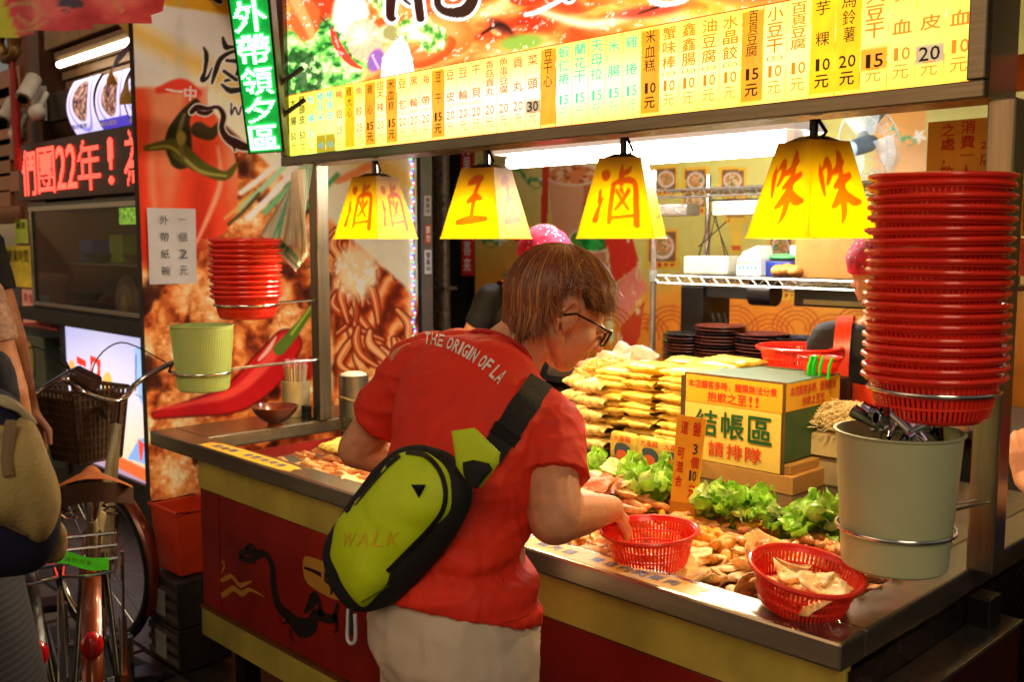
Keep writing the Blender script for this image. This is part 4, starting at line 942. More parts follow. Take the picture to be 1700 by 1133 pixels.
# ================================================================== hanging lamps
def shade_paint(ch):
    def f(c):
        x, y = c.x, c.y   # 0..1 across and up
        c.c = ramp(np.clip(y, 0, 1), [(0, '#ffe000'), (.6, '#fcd800'), (.85, '#fabc00'), (1, '#f29a00')])  # bulb glow fading to orange at the top, painted into the colour
        # brush strokes
        k = '#cc4a00'
        T = {'味': [[(.10, .80, .02), (.13, .66, .09), (.20, .42, .05)], [(.17, .74, .03), (.30, .84, .10), (.36, .72, .10), (.28, .56, .05)], [(.63, 1.0, .02), (.66, .90, .12), (.60, .78, .10)], [(.42, .70, .05), (.58, .76, .08), (.76, .86, .04)], [(.44, .52, .05), (.62, .60, .10), (.86, .68, .06)], [(.66, .88, .06), (.62, .55, .12), (.58, .22, .10), (.50, .06, .03)], [(.60, .50, .08), (.46, .34, .10), (.34, .26, .04)], [(.62, .48, .08), (.78, .36, .12), (.96, .34, .05)]],
             '王': [[(.30, .86, .08), (.52, .92, .12), (.72, .94, .07)], [(.34, .52, .06), (.52, .60, .11), (.70, .58, .05)], [(.18, .16, .08), (.46, .20, .12), (.84, .22, .07)], [(.66, .92, .08), (.54, .72, .08), (.50, .5, .08), (.48, .20, .08)]],
             '滷': [[(.10, .88, .05), (.20, .84, .13), (.26, .86, .03)], [(.12, .60, .04), (.15, .44, .07)], [(.13, .16, .09), (.16, .36, .05), (.22, .5, .02)], [(.60, 1.0, .03), (.58, .86, .10), (.58, .72, .08)], [(.58, .86, .05), (.74, .90, .07), (.84, .96, .03)], [(.38, .70, .05), (.60, .76, .07), (.88, .72, .08), (.88, .40, .09), (.86, .08, .09)], [(.40, .68, .07), (.38, .40, .08), (.38, .12, .07)], [(.38, .18, .05), (.60, .20, .05), (.84, .22, .05)], [(.48, .60, .05), (.72, .32, .05)], [(.74, .60, .06), (.60, .44, .06), (.48, .32, .05)], [(.58, .62, .06), (.62, .56, .04)]]}[ch]
        for s in T: c.line([(.10+a*.80, .10+b*.80, w*1.08) for a, b, w in s], k, .02)
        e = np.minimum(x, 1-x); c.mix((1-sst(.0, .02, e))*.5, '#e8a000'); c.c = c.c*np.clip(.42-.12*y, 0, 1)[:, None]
    return f
def lamp(X, Y, zb, rotz, ch, lab, w=.205, h=.2):
    t = thing('hanging_lamp', lab, 'lamp', (X, Y, zb), group='yellow paper lamps hanging under the menu lightbox')
    wt = w*.54
    for k in range(4):
        Rz = Matrix.Rotation(rotz+k*math.pi/2, 3, 'Z')
        A, B = Vector((-w/2, -w/2, 0)), Vector((w/2, -w/2, 0)); Cc, Dd = Vector((-wt/2, -wt/2, h)), Vector((wt/2, -wt/2, h))
        na, nb_ = 64, 64
        U, V = np.meshgrid(np.linspace(0, 1, na), np.linspace(0, 1, nb_)); U = U.ravel(); V = V.ravel()
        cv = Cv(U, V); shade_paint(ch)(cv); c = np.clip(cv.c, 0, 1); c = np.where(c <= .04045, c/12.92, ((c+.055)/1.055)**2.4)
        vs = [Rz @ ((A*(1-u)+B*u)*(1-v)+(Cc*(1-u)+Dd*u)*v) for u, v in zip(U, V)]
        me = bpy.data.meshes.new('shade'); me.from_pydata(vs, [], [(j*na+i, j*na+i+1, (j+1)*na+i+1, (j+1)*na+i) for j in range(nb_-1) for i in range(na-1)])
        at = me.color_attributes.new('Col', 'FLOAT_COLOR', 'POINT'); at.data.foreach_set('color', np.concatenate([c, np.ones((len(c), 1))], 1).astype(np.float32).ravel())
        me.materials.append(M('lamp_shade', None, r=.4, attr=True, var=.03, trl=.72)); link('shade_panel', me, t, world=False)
    Rm = Matrix.Rotation(rotz, 3, 'Z')
    edge = [Rm @ Vector(p) for p in ((-w/2, -w/2, 0), (w/2, -w/2, 0), (w/2, w/2, 0), (-w/2, w/2, 0))]
    obj('wire_frame', MB().tube(edge, .0022, 5, closed=True), M('shade_edge', '#f8d820', r=.4, em=.6), t, world=False)
    obj('cap', MB().lathe([(0, h+.012), (.03, h+.012), (wt*.62, h-.002), (wt*.62, h-.006), (0, h-.004)], n=4, rot=Rm @ Matrix.Rotation(R(45), 3, 'Z')), blk, t, world=False)
    obj('cable', MB().tube([(0, 0, h), (0, 0, SZ0-zb-.001)], .010, 8).tube([(.02, 0, h+.01), (.03, 0, h+.02), (.01, 0, SZ0-zb-.002)], .004, 6), blk, t, world=False)
    obj('bulb', MB().ball((0, 0, h*.5), (.03, .03, .04)), M('bulb_glow', '#ffe0a0', em=9, var=0, ecol='#ffc878'), t, smooth=180, world=False)
    ld = bpy.data.lights.new('bulb_light', 'POINT'); ld.energy = 13; ld.color = (1, .71, .34); ld.shadow_soft_size = .03
    lo = bpy.data.objects.new('bulb_light', ld); COL.objects.link(lo); lo.parent = t; lo.location = (0, 0, h*.22)
LY = 2.035
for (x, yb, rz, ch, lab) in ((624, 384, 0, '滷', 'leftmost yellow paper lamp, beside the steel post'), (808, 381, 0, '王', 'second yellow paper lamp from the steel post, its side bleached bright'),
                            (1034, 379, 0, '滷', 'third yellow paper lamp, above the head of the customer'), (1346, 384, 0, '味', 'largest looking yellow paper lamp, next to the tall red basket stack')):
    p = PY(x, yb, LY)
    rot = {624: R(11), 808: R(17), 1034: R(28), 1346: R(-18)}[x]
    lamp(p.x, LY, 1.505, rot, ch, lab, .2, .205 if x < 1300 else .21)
# tube lights inside the stall
t = thing('tube_light', 'long white fluorescent tube fitting glaring behind the yellow lamps', 'tube light', (-2.2, 2.75, 1.9))
TY = 2.9
p, q = PY(846, 266, TY), PY(1312, 240, TY); zt = (p.z+q.z)/2
obj('tube', MB().tube([(p.x, TY, zt), (q.x, TY, zt)], .022, 12), M('tube_white', '#fff4e4', em=58, var=0), t, smooth=60)
obj('tube', MB().tube([(p.x+.6, TY+.09, zt-.012), (q.x+.02, TY+.09, zt-.012)], .022, 12), M('tube_white'), t, smooth=60)
obj('fitting', MB().bb((p.x-.03, TY-.07, zt+.03), (q.x+.05, TY+.14, zt+.06)), M('fitting_white', '#e8e0d0', r=.35, var=.03, em=.3), t, bevel=.004)
obj('end_cap', MB().bb((q.x, TY-.03, zt-.03), (q.x+.03, TY+.03, zt+.03)), M('fitting_white'), t)
for x_ in (p.x+.3, q.x-.3): obj('hanger', MB().tube([(x_, TY, zt+.06), (x_, TY, 2.5)], .006, 6), blk, t)
t = thing('wooden_rail', 'orange painted rail across the stall behind the lightbox', 'rail', (-2, 2.3, 1.83))
obj('board', MB().bb((-3.4, 2.32, 1.825), (-.6, 2.36, 1.90)), M('rail_orange', '#b0581c', r=.35, var=.2, sc=6), t, bevel=.004)

# ================================================================== baskets and buckets
redpl = M('red_plastic', '#f03422', r=.22, var=.06, coat=.25, trl=.12)
def basket_mesh(rt, rb, h, name, n=96, rows=3):
    """colander: rolled rim, slotted wall, slotted floor"""
    mb = MB(); prof = []
    def wall(f): return rb+(rt*.93-rb)*f**.75
    zs = [0.12, .30, .32, .56, .58, .80]
    ring = []
    mb.tube([(rt*math.cos(2*math.pi*k/48), rt*math.sin(2*math.pi*k/48), h-.003) for k in range(48)], .0045, 8, closed=True)
    mb.lathe([(rt*.975, h-.011), (rt*.99, h-.003), (rt*.94, h-.004), (wall(.86), h*.86)], n=48)
    mb.lathe([(rb*.2, .001), (rb*.95, .001), (rb+.0, .004), (wall(.12), h*.12)], n=48)
    # slotted band: ribs
    m = 72
    for k in range(m):
        a = 2*math.pi*k/m; da = math.pi/m*.62
        vs = []
        for f in (.12, .37, .62, .86):
            r = wall(f)
            for s_, rr in ((-1, r), (1, r), (1, r-.0022), (-1, r-.0022)): vs.append((rr*math.cos(a+s_*da), rr*math.sin(a+s_*da), h*f))
        fs = []
        for i in range(3):
            for q in range(4): fs.append((i*4+q, i*4+(q+1) % 4, i*4+4+(q+1) % 4, i*4+4+q))
        mb.add(vs, fs)
    for f in (.36, .61):
        r = wall(f); mb.lathe([(r+.0008, h*f-.002), (r+.0008, h*f+.002), (r-.003, h*f+.002), (r-.003, h*f-.002), (r+.0008, h*f-.002)], n=48)
    for k in range(10):
        a = k*math.pi/10; c, s_ = math.cos(a), math.sin(a); mb.tube([(-rb*.9*c, -rb*.9*s_, .003), (rb*.9*c, rb*.9*s_, .003)], .002, 4)
    return mb.mesh(name, 40, 0, redpl)
BK_H = basket_mesh(.117, .088, .082, 'basket_hung')
BK_T = basket_mesh(.098, .072, .075, 'basket_tray')
chrome = M('chrome_wire', '#c8c8c4', r=.14, m=1., var=.03)
def rack_ring(x, y, z, r, post, lab):
    t = thing('wire_holder', lab, 'wire holder', (x, y, z))
    obj('ring', MB().tube([(x+r*math.cos(a), y+r*math.sin(a), z) for a in [k*math.pi/20 for k in range(40)]], .0036, 6, closed=True), chrome, t, smooth=60)
    for s_ in (-.012, .012):
        obj('arm', MB().tube([(x+s_, y+math.sqrt(r*r-s_*s_), z), (post[0]+s_, post[1], z+.004)], .0032, 6), chrome, t, smooth=60)
    return t
PR = (-.716, 1.984); PL_ = (-3.037, 1.984)
def stack(x, y, zb, n, dz, lab, grp, tilt=0):
    for k in range(n):
        first = k == 0 or k == n-1
        o = link('red_basket', BK_H, None, loc=(x+random.uniform(-.002, .002), y+random.uniform(-.002, .002), zb+k*dz+random.uniform(-.0012, .0012)), cat='basket', group=grp,
                 label=(lab[0] if k == 0 else lab[1] if k == n-1 else lab[2].replace('red colander in', ORD[k]+' red colander from the bottom in')))
        o.rotation_euler = (R(random.uniform(-1, 1)+tilt), R(random.uniform(-1.2, 1.2)), random.uniform(0, 6.28))
bx_, by_ = -.722, 1.745
zt = PX(1562, 290, bx_).z
zbm = zt-.082-19*.0182
stack(bx_, by_, zbm, 20, .0182, ('bottom red colander of the tall stack by the right post, resting in a chrome ring', 'topmost open red colander of the tall stack by the right post', 'red colander in the tall stack by the right post'), 'red colanders in the tall stack at the right post')
rack_ring(bx_, by_, zbm+.056, .108, PR, 'chrome ring holding the tall red colander stack to the right post')
lx_, ly_ = -3.037, 1.715
zb_ = PX(412, 530, lx_).z
stack(lx_, ly_, zb_, 12, .0172, ('bottom red colander of the short stack by the left post, resting in a chrome ring', 'topmost red colander of the short stack by the left post', 'red colander in the short stack by the left post'), 'red colanders in the short stack at the left post')
rack_ring(lx_, ly_, zb_+.05, .107, PL_, 'chrome ring holding the short red colander stack to the left post')
bucket_m = M('sage_plastic', '#a8b08a', r=.38, var=.03, bump=.05, bsc=200)
def bucket(x, y, z0, rt, rb, h, lab, colmat):
    t = thing('bucket', lab, 'bucket', (x, y, z0))
    wl = .0018; mb = MB()
    prof = [(0, .0), (rb-.004, 0), (rb, .004)]+[(rb+(rt-rb)*f, h*f) for f in (.2, .4, .6, .8, .985)]+[(rt+.004, h*.99), (rt+.004, h), (rt-wl, h)]+[(rb+(rt-rb)*f-.003, h*f) for f in (.9, .6, .3, .03)]+[(0, .006)]
    mb.lathe(prof, (x, y, z0), 64); obj('shell', mb, colmat, t, smooth=35)
    if colmat.name.startswith('lime'):
        rb_ = MB(); N_ = 70
        for k in range(N_):
            a = 2*math.pi*k/N_; pts = [(x+(rb+(rt-rb)*f+.0004)*math.cos(a+f*.16), y+(rb+(rt-rb)*f+.0004)*math.sin(a+f*.16), z0+h*f) for f in (.03, .3, .6, .95)]; rb_.tube(pts, .0016, 4)
        obj('ribbing', rb_, colmat, t, smooth=60, kind='stuff')
    return t
ux, uy = -.762, 1.705
uz = PX(1500, 712, ux).z
bucket(ux, uy, uz-.245, .107, .090, .245, 'large sage green bucket full of tongs in a chrome ring at the right post', bucket_m)
rack_ring(ux, uy, uz-.175, .1015, PR, 'chrome ring holding the sage green bucket of tongs')
vx, vy = -3.037, 1.55
vz = PX(333, 540, vx).z
lime = M('lime_plastic', '#b4c878', r=.4, var=.03)
bucket(vx, vy, vz-.215, .1, .08, .215, 'pale lime ribbed bucket hanging in a chrome ring at the left post', lime)
rack_ring(vx, vy, vz-.155, .096, PL_, 'chrome ring and long arms holding the pale lime bucket')
# tongs and spoons in the right bucket
def tongs(x, y, z, yaw, tilt, lab, L=.2, op=.03, grp='steel tongs standing in the sage bucket'):
    t = thing('tongs', lab, 'tongs', (x, y, z), grp)
    Rm = Matrix.Rotation(yaw, 3, 'Z') @ Matrix.Rotation(tilt, 3, 'X')
    for s_ in (-1, 1):
        pts = [(0, 0, L), (s_*.008, 0, L*.96), (s_*.014, 0, L*.8), (s_*op*.6, 0, L*.4), (s_*op*.5, 0, 0)]
        mb = MB(); q = cr(pts, 4); mb.add([Rm @ Vector((a+d*0, b+e, c)) for (a, b, c) in q for e, d in ((-.006, 0), (.006, 0))]+[Rm @ Vector((a+s_*.0015, b+e, c)) for (a, b, c) in q for e in (-.006, .006)],
            [(2*i, 2*i+1, 2*i+3, 2*i+2) for i in range(len(q)-1)]+[(2*len(q)+2*i, 2*len(q)+2*i+1, 2*len(q)+2*i+3, 2*len(q)+2*i+2) for i in range(len(q)-1)])
        obj('arm', mb, chrome, t, smooth=50, world=False)
    obj('joint', MB().tube([Rm @ Vector((-.012, 0, L*.985)), Rm @ Vector((.012, 0, L*.985))], .006, 8), chrome, t, world=False)
tongs(ux-.03, uy+.02, uz-.08, R(40), R(22), 'slender steel tongs leaning out of the left side of the sage bucket', .17)
for k in range(17):
    a = k*2.4; r_ = .01+.062*((k*7) % 6)/6; px_, py_ = ux+r_*math.cos(a), uy+r_*math.sin(a)
    t = thing('serving_tongs', 'short steel tongs heaped handle up in the sage green bucket', 'tongs', (px_, py_, uz+.012+.004*(k % 4)), 'short steel tongs heaped in the sage bucket')
    Rm = Matrix.Rotation(a*1.7, 3, 'Z') @ Matrix.Rotation(R(68+14*math.sin(k*3)), 3, 'Y')
    mats = [chrome, M('gun_metal', '#84848c', r=.2, m=1), M('violet_steel', '#b4a8c8', r=.15, m=1)]
    obj('handle', MB().lathe([(.005, -.05), (.008, -.03), (.012, .02), (.013, .035), (.010, .036), (.009, .02), (.006, -.02)], n=14, rot=Rm, sy=.6), mats[k % 3], t, smooth=40, world=False)
    obj('handle', MB().lathe([(.005, -.05), (.009, -.03), (.014, .02), (.012, .035)], (.012, .008, .006), n=12, rot=Rm @ Matrix.Rotation(R(15), 3, 'X'), sy=.5), mats[(k+1) % 3], t, smooth=40, world=False)

# ================================================================== food on the trays
def food(name, hexes, r=.5, var=.28, sc=55, bump=.9, coat=.1, sss=.03):
    k = .9; hexes = '#%02x%02x%02x' % tuple(int(255*v*q) for v, q in zip(hx(hexes), (.98, .93, .84)))
    return M('food_'+name, hexes, r=r, var=var, sc=sc, bump=bump, bsc=150, coat=coat*.6, sss=0, obj_rand=.22)
def wob(me, amp, fr, seed=0):
    for v in me.vertices:
        d = noise.noise_vector(Vector(v.co)*fr+Vector((seed*7.1, seed*3.3, seed)))
        v.co += d*amp
    return me
def m_stick(L, r, seed, bend=.15, name='stick'):
    rnd = random.Random(seed); pts = [(-L/2+L*i/7, L*bend*math.sin(math.pi*i/7)*rnd.uniform(.6, 1), L*.05*math.sin(i)) for i in range(8)]
    rs = [r*(.35 if i in (0, 7) else .85 if i in (1, 6) else 1)*rnd.uniform(.9, 1.1) for i in range(8)]
    return wob(MB().tube(cr(pts, 2), [np.interp(k/14, [i/7 for i in range(8)], rs) for k in range(15)], 8).mesh(name, 60), r*.25, 40, seed)
def m_slab(a, b, c, seed, n=9, tri=False, curl=.1):
    mb = MB(); rnd = random.Random(seed); o = []
    for i in range(22):
        an = 2*math.pi*i/22; p = 4 if not tri else 2.2
        if tri: k = 3; rr = math.cos(math.pi/k)/math.cos((an % (2*math.pi/k))-math.pi/k); o.append((a*rr*math.cos(an), b*rr*math.sin(an), 0))
        else: rr = (abs(math.cos(an))**p+abs(math.sin(an))**p)**(-1/p); o.append((a*rr*math.cos(an), b*rr*math.sin(an), 0))
    o = [(x*rnd.uniform(.95, 1.05), y*rnd.uniform(.95, 1.05), 0) for x, y, z in o]
    mb.inflate(o, (0, 0, 1), c, c, 4, 6); me = mb.mesh('slab', 60)
    for v in me.vertices: v.co.z += curl*(v.co.x**2+v.co.y**2)/a*(1 if seed % 2 else -1)
    return wob(wob(me, c*.5, 34, seed), c*.22, 120, seed+3)
def m_ball(r, seed, sq=(1, 1, 1), amp=.3, fr=28):
    return wob(MB().ball((0, 0, 0), (r*sq[0], r*sq[1], r*sq[2]), n=14, m=9).mesh('ball', 180), r*amp, fr, seed)
def m_sheet(a, b, seed, amp=.02):
    rnd = random.Random(seed); ph = rnd.random()*6
    def f(u, v):
        x, y = (u-.5)*a*2, (v-.5)*b*2
        return Vector((x*(1+.15*math.sin(v*7+ph)), y*(1+.15*math.sin(u*6+ph)), amp*math.sin(x*70+ph)+amp*.8*math.cos(y*60+ph*2)+.5*amp*math.sin((x+y)*130)))
    me = MB().grid(f, 12, 12).mesh('sheet', 90); return me
def scatter(name, label, cat, group, meshes, mat, region, n, zb, zj=.02, tilt=25, mind=.022, seed=1, smooth=None, zf=None, yaw=None, sc_=(.85, 1.15)):
    rnd = random.Random(seed); pts = []
    (xa, ya), (xb, yb) = region if len(region) == 2 else ((min(p[0] for p in region), min(p[1] for p in region)), (max(p[0] for p in region), max(p[1] for p in region)))
    for me in meshes:
        me.materials.clear(); me.materials.append(mat)
    tries = 0
    while len(pts) < n and tries < n*60:
        tries += 1; x, y = rnd.uniform(xa, xb), rnd.uniform(ya, yb)
        if len(region) > 2:
            ins = False; j = len(region)-1
            for i in range(len(region)):
                xi, yi = region[i]; xj, yj = region[j]
                if (yi > y) != (yj > y) and x < (xj-xi)*(y-yi)/(yj-yi)+xi: ins = not ins
                j = i
            if not ins: continue
        if any((x-p[0])**2+(y-p[1])**2 < mind*mind for p in pts): continue
        pts.append((x, y))
        o = link(name, rnd.choice(meshes), None, loc=(x, y, zb+(zf(x, y) if zf else 0)+rnd.uniform(0, zj)), label=label, cat=cat, group=group)
        o.rotation_euler = (R(rnd.uniform(-tilt, tilt)), R(rnd.uniform(-tilt, tilt)), yaw(rnd) if yaw else rnd.uniform(0, 6.28)); s_ = rnd.uniform(*sc_); o.scale = (s_, s_, s_)
# bed of gravy-brown food filling below the picked pieces
bed = food('bed', '#b87c34', bump=1., var=.35, sc=40)
def bedf(x0, x1, y0, y1, z, amp, seed, parent=None):
    return MB().grid(lambda u, v: Vector((x0+(x1-x0)*u, y0+(y1-y0)*v, z+amp*(noise.noise(Vector((u*(x1-x0)*22, v*(y1-y0)*22, seed)))+.6*noise.noise(Vector((u*(x1-x0)*60, v*(y1-y0)*60, seed)))))), int((x1-x0)*70), int((y1-y0)*70))
obj('braised_food_bed', bedf(-1.965, -.825, 1.556, 2.08, .79, .012, 3), bed, smooth=90, label='bed of braised scraps filling the right tray under the larger pieces', cat='food', kind='stuff')
obj('braised_food_bed', bedf(-2.75, -1.985, 1.556, 2.0, .782, .01, 8), food('bed2', '#e0b078', bump=1., var=.3), smooth=90, label='bed of pinkish rolls and scraps filling the left tray', cat='food', kind='stuff')
slabs = [m_slab(.040, .030, .0048, s, curl=.3) for s in range(4)]; tris = [m_slab(.044, .036, .0055, s+9, tri=True, curl=.3) for s in range(4)]
sticks = [m_stick(.075, .0095, s) for s in range(4)]; ssticks = [m_stick(.06, .0085, s+5, .08) for s in range(4)]; saus = [m_stick(.066, .0115, s+20, .12) for s in range(4)]
puffs = [m_ball(.016, s, (1.25, 1, .7), .35) for s in range(4)]; balls = [m_ball(.015, s+5, (1, 1, .95), .12) for s in range(3)]
skins = [m_sheet(.045, .038, s, .007) for s in range(4)]
scatter('fish_cake', 'flat beige fish cake in the heap along the front rim of the right tray', 'food', 'beige fish cakes heaped along the front rim', slabs+tris, food('cake', '#f0cc90'), [(-1.38, 1.56), (-.84, 1.56), (-.84, 1.64), (-1.05, 1.74), (-1.25, 1.70)], 48, .82, .035, 34, .028, 2)
scatter('fish_cake', 'pale flat fish cake standing on edge between the two red baskets', 'food', 'pale fish cakes between the two red baskets', slabs, food('cake2', '#f0cc88'), [(-1.12, 1.66), (-1.0, 1.62), (-.97, 1.72), (-1.08, 1.80)], 11, .84, .02, 65, .03, 4)
scatter('sausage_roll', 'orange brown sausage roll in the pile behind the front red basket', 'food', 'orange brown sausage rolls piled behind the front basket', saus, food('saus', '#d87024', r=.3, coat=.35), [(-1.12, 1.80), (-.92, 1.68), (-.83, 1.74), (-.83, 1.95), (-1.04, 1.96)], 70, .825, .045, 18, .015, 5, yaw=lambda r: r.gauss(2.6, .5))
scatter('tofu_stick', 'golden fried tofu stick in the heap below the lettuce', 'food', 'golden tofu sticks heaped below the lettuce', ssticks+sticks, food('fry', '#f0b444', coat=.2), [(-1.62, 1.86), (-1.16, 1.80), (-1.05, 1.93), (-1.2, 2.02), (-1.6, 2.02)], 64, .812, .035, 15, .016, 6, yaw=lambda r: r.gauss(.3, .6))
scatter('tofu_puff', 'golden tofu puff in the middle of the right tray', 'food', 'golden tofu puffs in the middle of the tray', puffs, food('puff', '#eeb040'), [(-1.28, 1.72), (-1.1, 1.70), (-.98, 1.80), (-1.1, 1.88), (-1.28, 1.86)], 64, .825, .03, 40, .017, 7)
scatter('tofu_skin', 'crumpled brown tofu skin beside the customer hand', 'food', 'brown tofu skins beside the customer hand', skins+slabs, food('skin', '#b8641c', r=.3, coat=.4), [(-1.94, 1.8), (-1.62, 1.70), (-1.48, 1.84), (-1.62, 2.05), (-1.95, 2.05)], 40, .84, .05, 30, .022, 8)
scatter('squid_piece', 'pale pink squid piece between the forearm and the first basket', 'food', 'pale squid pieces beside the first basket', [m_sheet(.03, .022, s+8, .006) for s in range(3)]+[m_stick(.06, .007, s, .5) for s in range(3)], food('squid', '#f4c48c', coat=.3), [(-1.60, 1.57), (-1.34, 1.57), (-1.32, 1.66), (-1.55, 1.76)], 36, .815, .03, 40, .018, 9)
scatter('meat_ball', 'small brown meat ball at the right end of the tray', 'food', 'brown meat balls at the right end of the tray', balls+saus[:1], food('mball', '#c47a20', coat=.3), [(-.93, 1.60), (-.835, 1.58), (-.835, 1.8), (-.9, 1.75)], 26, .812, .03, 20, .02, 10)
scatter('sausage_roll', 'pinkish pork roll lying in the left tray', 'food', 'pinkish pork rolls lying in the left tray', saus+sticks, food('pink', '#e8ac78', r=.3, coat=.4), [(-2.74, 1.62), (-2.3, 1.57), (-2.0, 1.57), (-2.0, 1.9), (-2.5, 1.9)], 96, .80, .03, 10, .018, 11, yaw=lambda r: r.gauss(.4, .3))
scatter('dried_tofu', 'golden square of dried tofu at the front of the left tray', 'food', 'golden dried tofu squares in the left tray', slabs, food('dry', '#f0c878'), [(-2.35, 1.565), (-2.0, 1.565), (-2.0, 1.68), (-2.2, 1.66)], 22, .815, .025, 18, .03, 12)
scatter('vegetable_pancake', 'pale pancake flecked with green lying in the left tray', 'food', 'green flecked pancakes in the left tray', [m_slab(.075, .035, .008, s+3, curl=.05) for s in range(2)], food('cake_green', '#c8b860', var=.4, sc=45), [(-2.7, 1.78), (-2.25, 1.75), (-2.25, 1.93), (-2.68, 1.93)], 9, .83, .02, 8, .06, 13, yaw=lambda r: r.gauss(.2, .3))
scatter('radish_piece', 'white radish piece on the bare steel of the left tray', 'food', 'white radish pieces in the left tray', [m_ball(.022, s+30, (1.7, .8, .5), .15) for s in range(2)], food('radish', '#e4d8b8', r=.3), [(-2.9, 1.7), (-2.6, 1.8), (-2.5, 2.0), (-2.8, 2.0)], 7, .77, .006, 8, .07, 14)
# two red baskets with food, standing in the tray
def tray_basket(px, py, zc, lab, tilt):
    p = PZ(px, py, zc); o = link('red_basket', BK_T, None, loc=(p.x, p.y, zc-.075), label=lab, cat='basket', group='red baskets standing in the food tray'); o.rotation_euler = tilt
    return p
p1 = tray_basket(1081, 878, .912, 'red slotted basket nearest the customer hand, almost empty', (R(2), R(-2), .3))
p2 = tray_basket(1330, 940, .925, 'red slotted basket of pale fish cakes tilted towards the front corner', (R(9), R(4), 1))
scatter('fish_cake', 'pale fish cake inside the tilted front red basket', 'food', 'pale fish cakes inside the front basket', slabs+tris, food('cake3', '#f4d498'), [(p2.x-.05, p2.y-.05), (p2.x+.05, p2.y+.05)], 13, p2.z-.048, .03, 30, .02, 15)
scatter('glass_noodle', 'thin clear slice lying in the bottom of the nearer basket', 'food', 'thin slices in the nearly empty basket', skins[:2], food('slice', '#d8886c'), [(p1.x-.04, p1.y-.04), (p1.x+.04, p1.y+.04)], 5, p1.z-.066, .01, 10, .025, 16, sc_=(.6, .9))

# ---- lettuce
let_m = M('lettuce', '#98cc3c', r=.35, var=.35, sc=22, bump=.7, bsc=60, trl=.35, coat=.2)
let_m2 = M('lettuce_pale', '#cce680', r=.35, var=.3, sc=18, bump=.7, bsc=60, trl=.35, coat=.2)
def lettuce(x, y, z, s, n, lab, seed):
    t = thing('lettuce', lab, 'lettuce', (x, y, z), 'bunches of green lettuce along the back of the tray'); rnd = random.Random(seed)
    for k in range(n):
        yaw = rnd.uniform(-2.4, 2.4)-math.pi/2+(k/n-.5); lean = rnd.uniform(.25, 1.05); L = s*rnd.uniform(.75, 1.1); Wd = L*rnd.uniform(.38, .5); ph = rnd.random()*9; off = Vector((rnd.uniform(-.35, .35)*s, rnd.uniform(-.2, .2)*s, 0))
        Rm = Matrix.Rotation(yaw, 3, 'Z')
        def f(u, v):
            w = Wd*(math.sin(math.pi*min(1, v*.85+.12))**.7)*(.35+.65*min(1, v*1.6)); e = abs(2*u-1)
            x_ = (2*u-1)*w; ang = lean*v*1.5+.1; ruf = (e**2.0*.5+.5*max(0, v-.55)*2)*.13*L
            up = L*v; d = Vector((x_, 0, 0)); d.y = math.sin(ang)*up*.75-(.3*w)*(1-e*e)
            d.z = math.cos(ang*.75)*up
            d.y += ruf*math.sin(u*23+ph)*.9+ruf*.5*math.sin(v*27+ph*2); d.z += ruf*math.cos(u*19+v*13+ph)+ruf*.5*math.sin(u*41+ph); d.x += ruf*.6*math.sin(v*31+ph)
            return Rm @ d+off
        obj('leaf', MB().grid(f, 26, 18), let_m if k % 3 else let_m2, t, smooth=90, world=False)
    return t
for (px, py, Y, s, n, lab) in ((985, 808, 2.06, .10, 5, 'small lettuce bunch half hidden behind the customer sleeve'), (1068, 842, 2.02, .135, 8, 'frilly lettuce bunch left of the small standing price card'),
                               (1175, 862, 2.0, .10, 5, 'lettuce leaves right beside the small standing price card'), (1225, 865, 2.0, .135, 8, 'large lettuce bunch in front of the queue sign'), (1308, 882, 1.98, .10, 6, 'flat lettuce leaves between the large bunch and the noodle box'), (1380, 898, 1.97, .14, 9, 'lettuce bunch nearest the sage green bucket'), (1330, 880, 2.03, .10, 6, 'lettuce leaves below the box of dried noodles')):
    p = PY(px, py, Y); lettuce(p.x, Y, max(.81, p.z-.02), s*.98, n+4, lab, px)

# ---- small price card
t = thing('price_card', 'tall narrow yellow card with red characters standing between two lettuce bunches', 'price card', tuple(PY(1145, 850, 2.0)))
q0 = PY(1112, 860, 1.93); q1 = PY(1176, 700, 1.93)
cp = Pl((q0.x-.004, 1.93, .80), (1, 0, 0), (0, .12, 1)); cw_, ch_ = .082, q1.z-.80
obj('card', MB().prism([(0, 0), (cw_-.01, 0), (cw_, ch_), (-.004, ch_)], cp.p(0, 0, 0), cp.u, cp.v, .002), M('card_yellow', '#e8b428', r=.45, var=.05), t)
obj('lower_strip', MB().prism([(-.0, ch_*.0), (cw_-.01, 0), (cw_-.008, ch_*.26), (-.002, ch_*.24)], cp.p(0, 0, .0012), cp.u, cp.v, .001), M('card_gold', '#c08c1c', r=.45, var=.05), t)
mark('lettering', letters(letters(letters(MB(), cp, [('這', cw_*.16, ch_*.84, cw_*.42, ch_*.96), ('盤', cw_*.58, ch_*.84, cw_*.86, ch_*.96)], .0022), cp, column('可混合', cw_*.1, ch_*.38, cw_*.36, ch_*.72, .25), .0022), cp, [('個', cw_*.6, ch_*.56, cw_*.88, ch_*.66), ('元', cw_*.58, ch_*.3, cw_*.86, ch_*.41)], .0022), '#c8201c', t)
mark('number', letters(letters(MB(), cp, [('3', cw_*.64, ch_*.68, cw_*.8, ch_*.77)], .0022), cp, row('10', cw_*.56, ch_*.45, cw_*.84, ch_*.54), .0022), '#18140c', t)

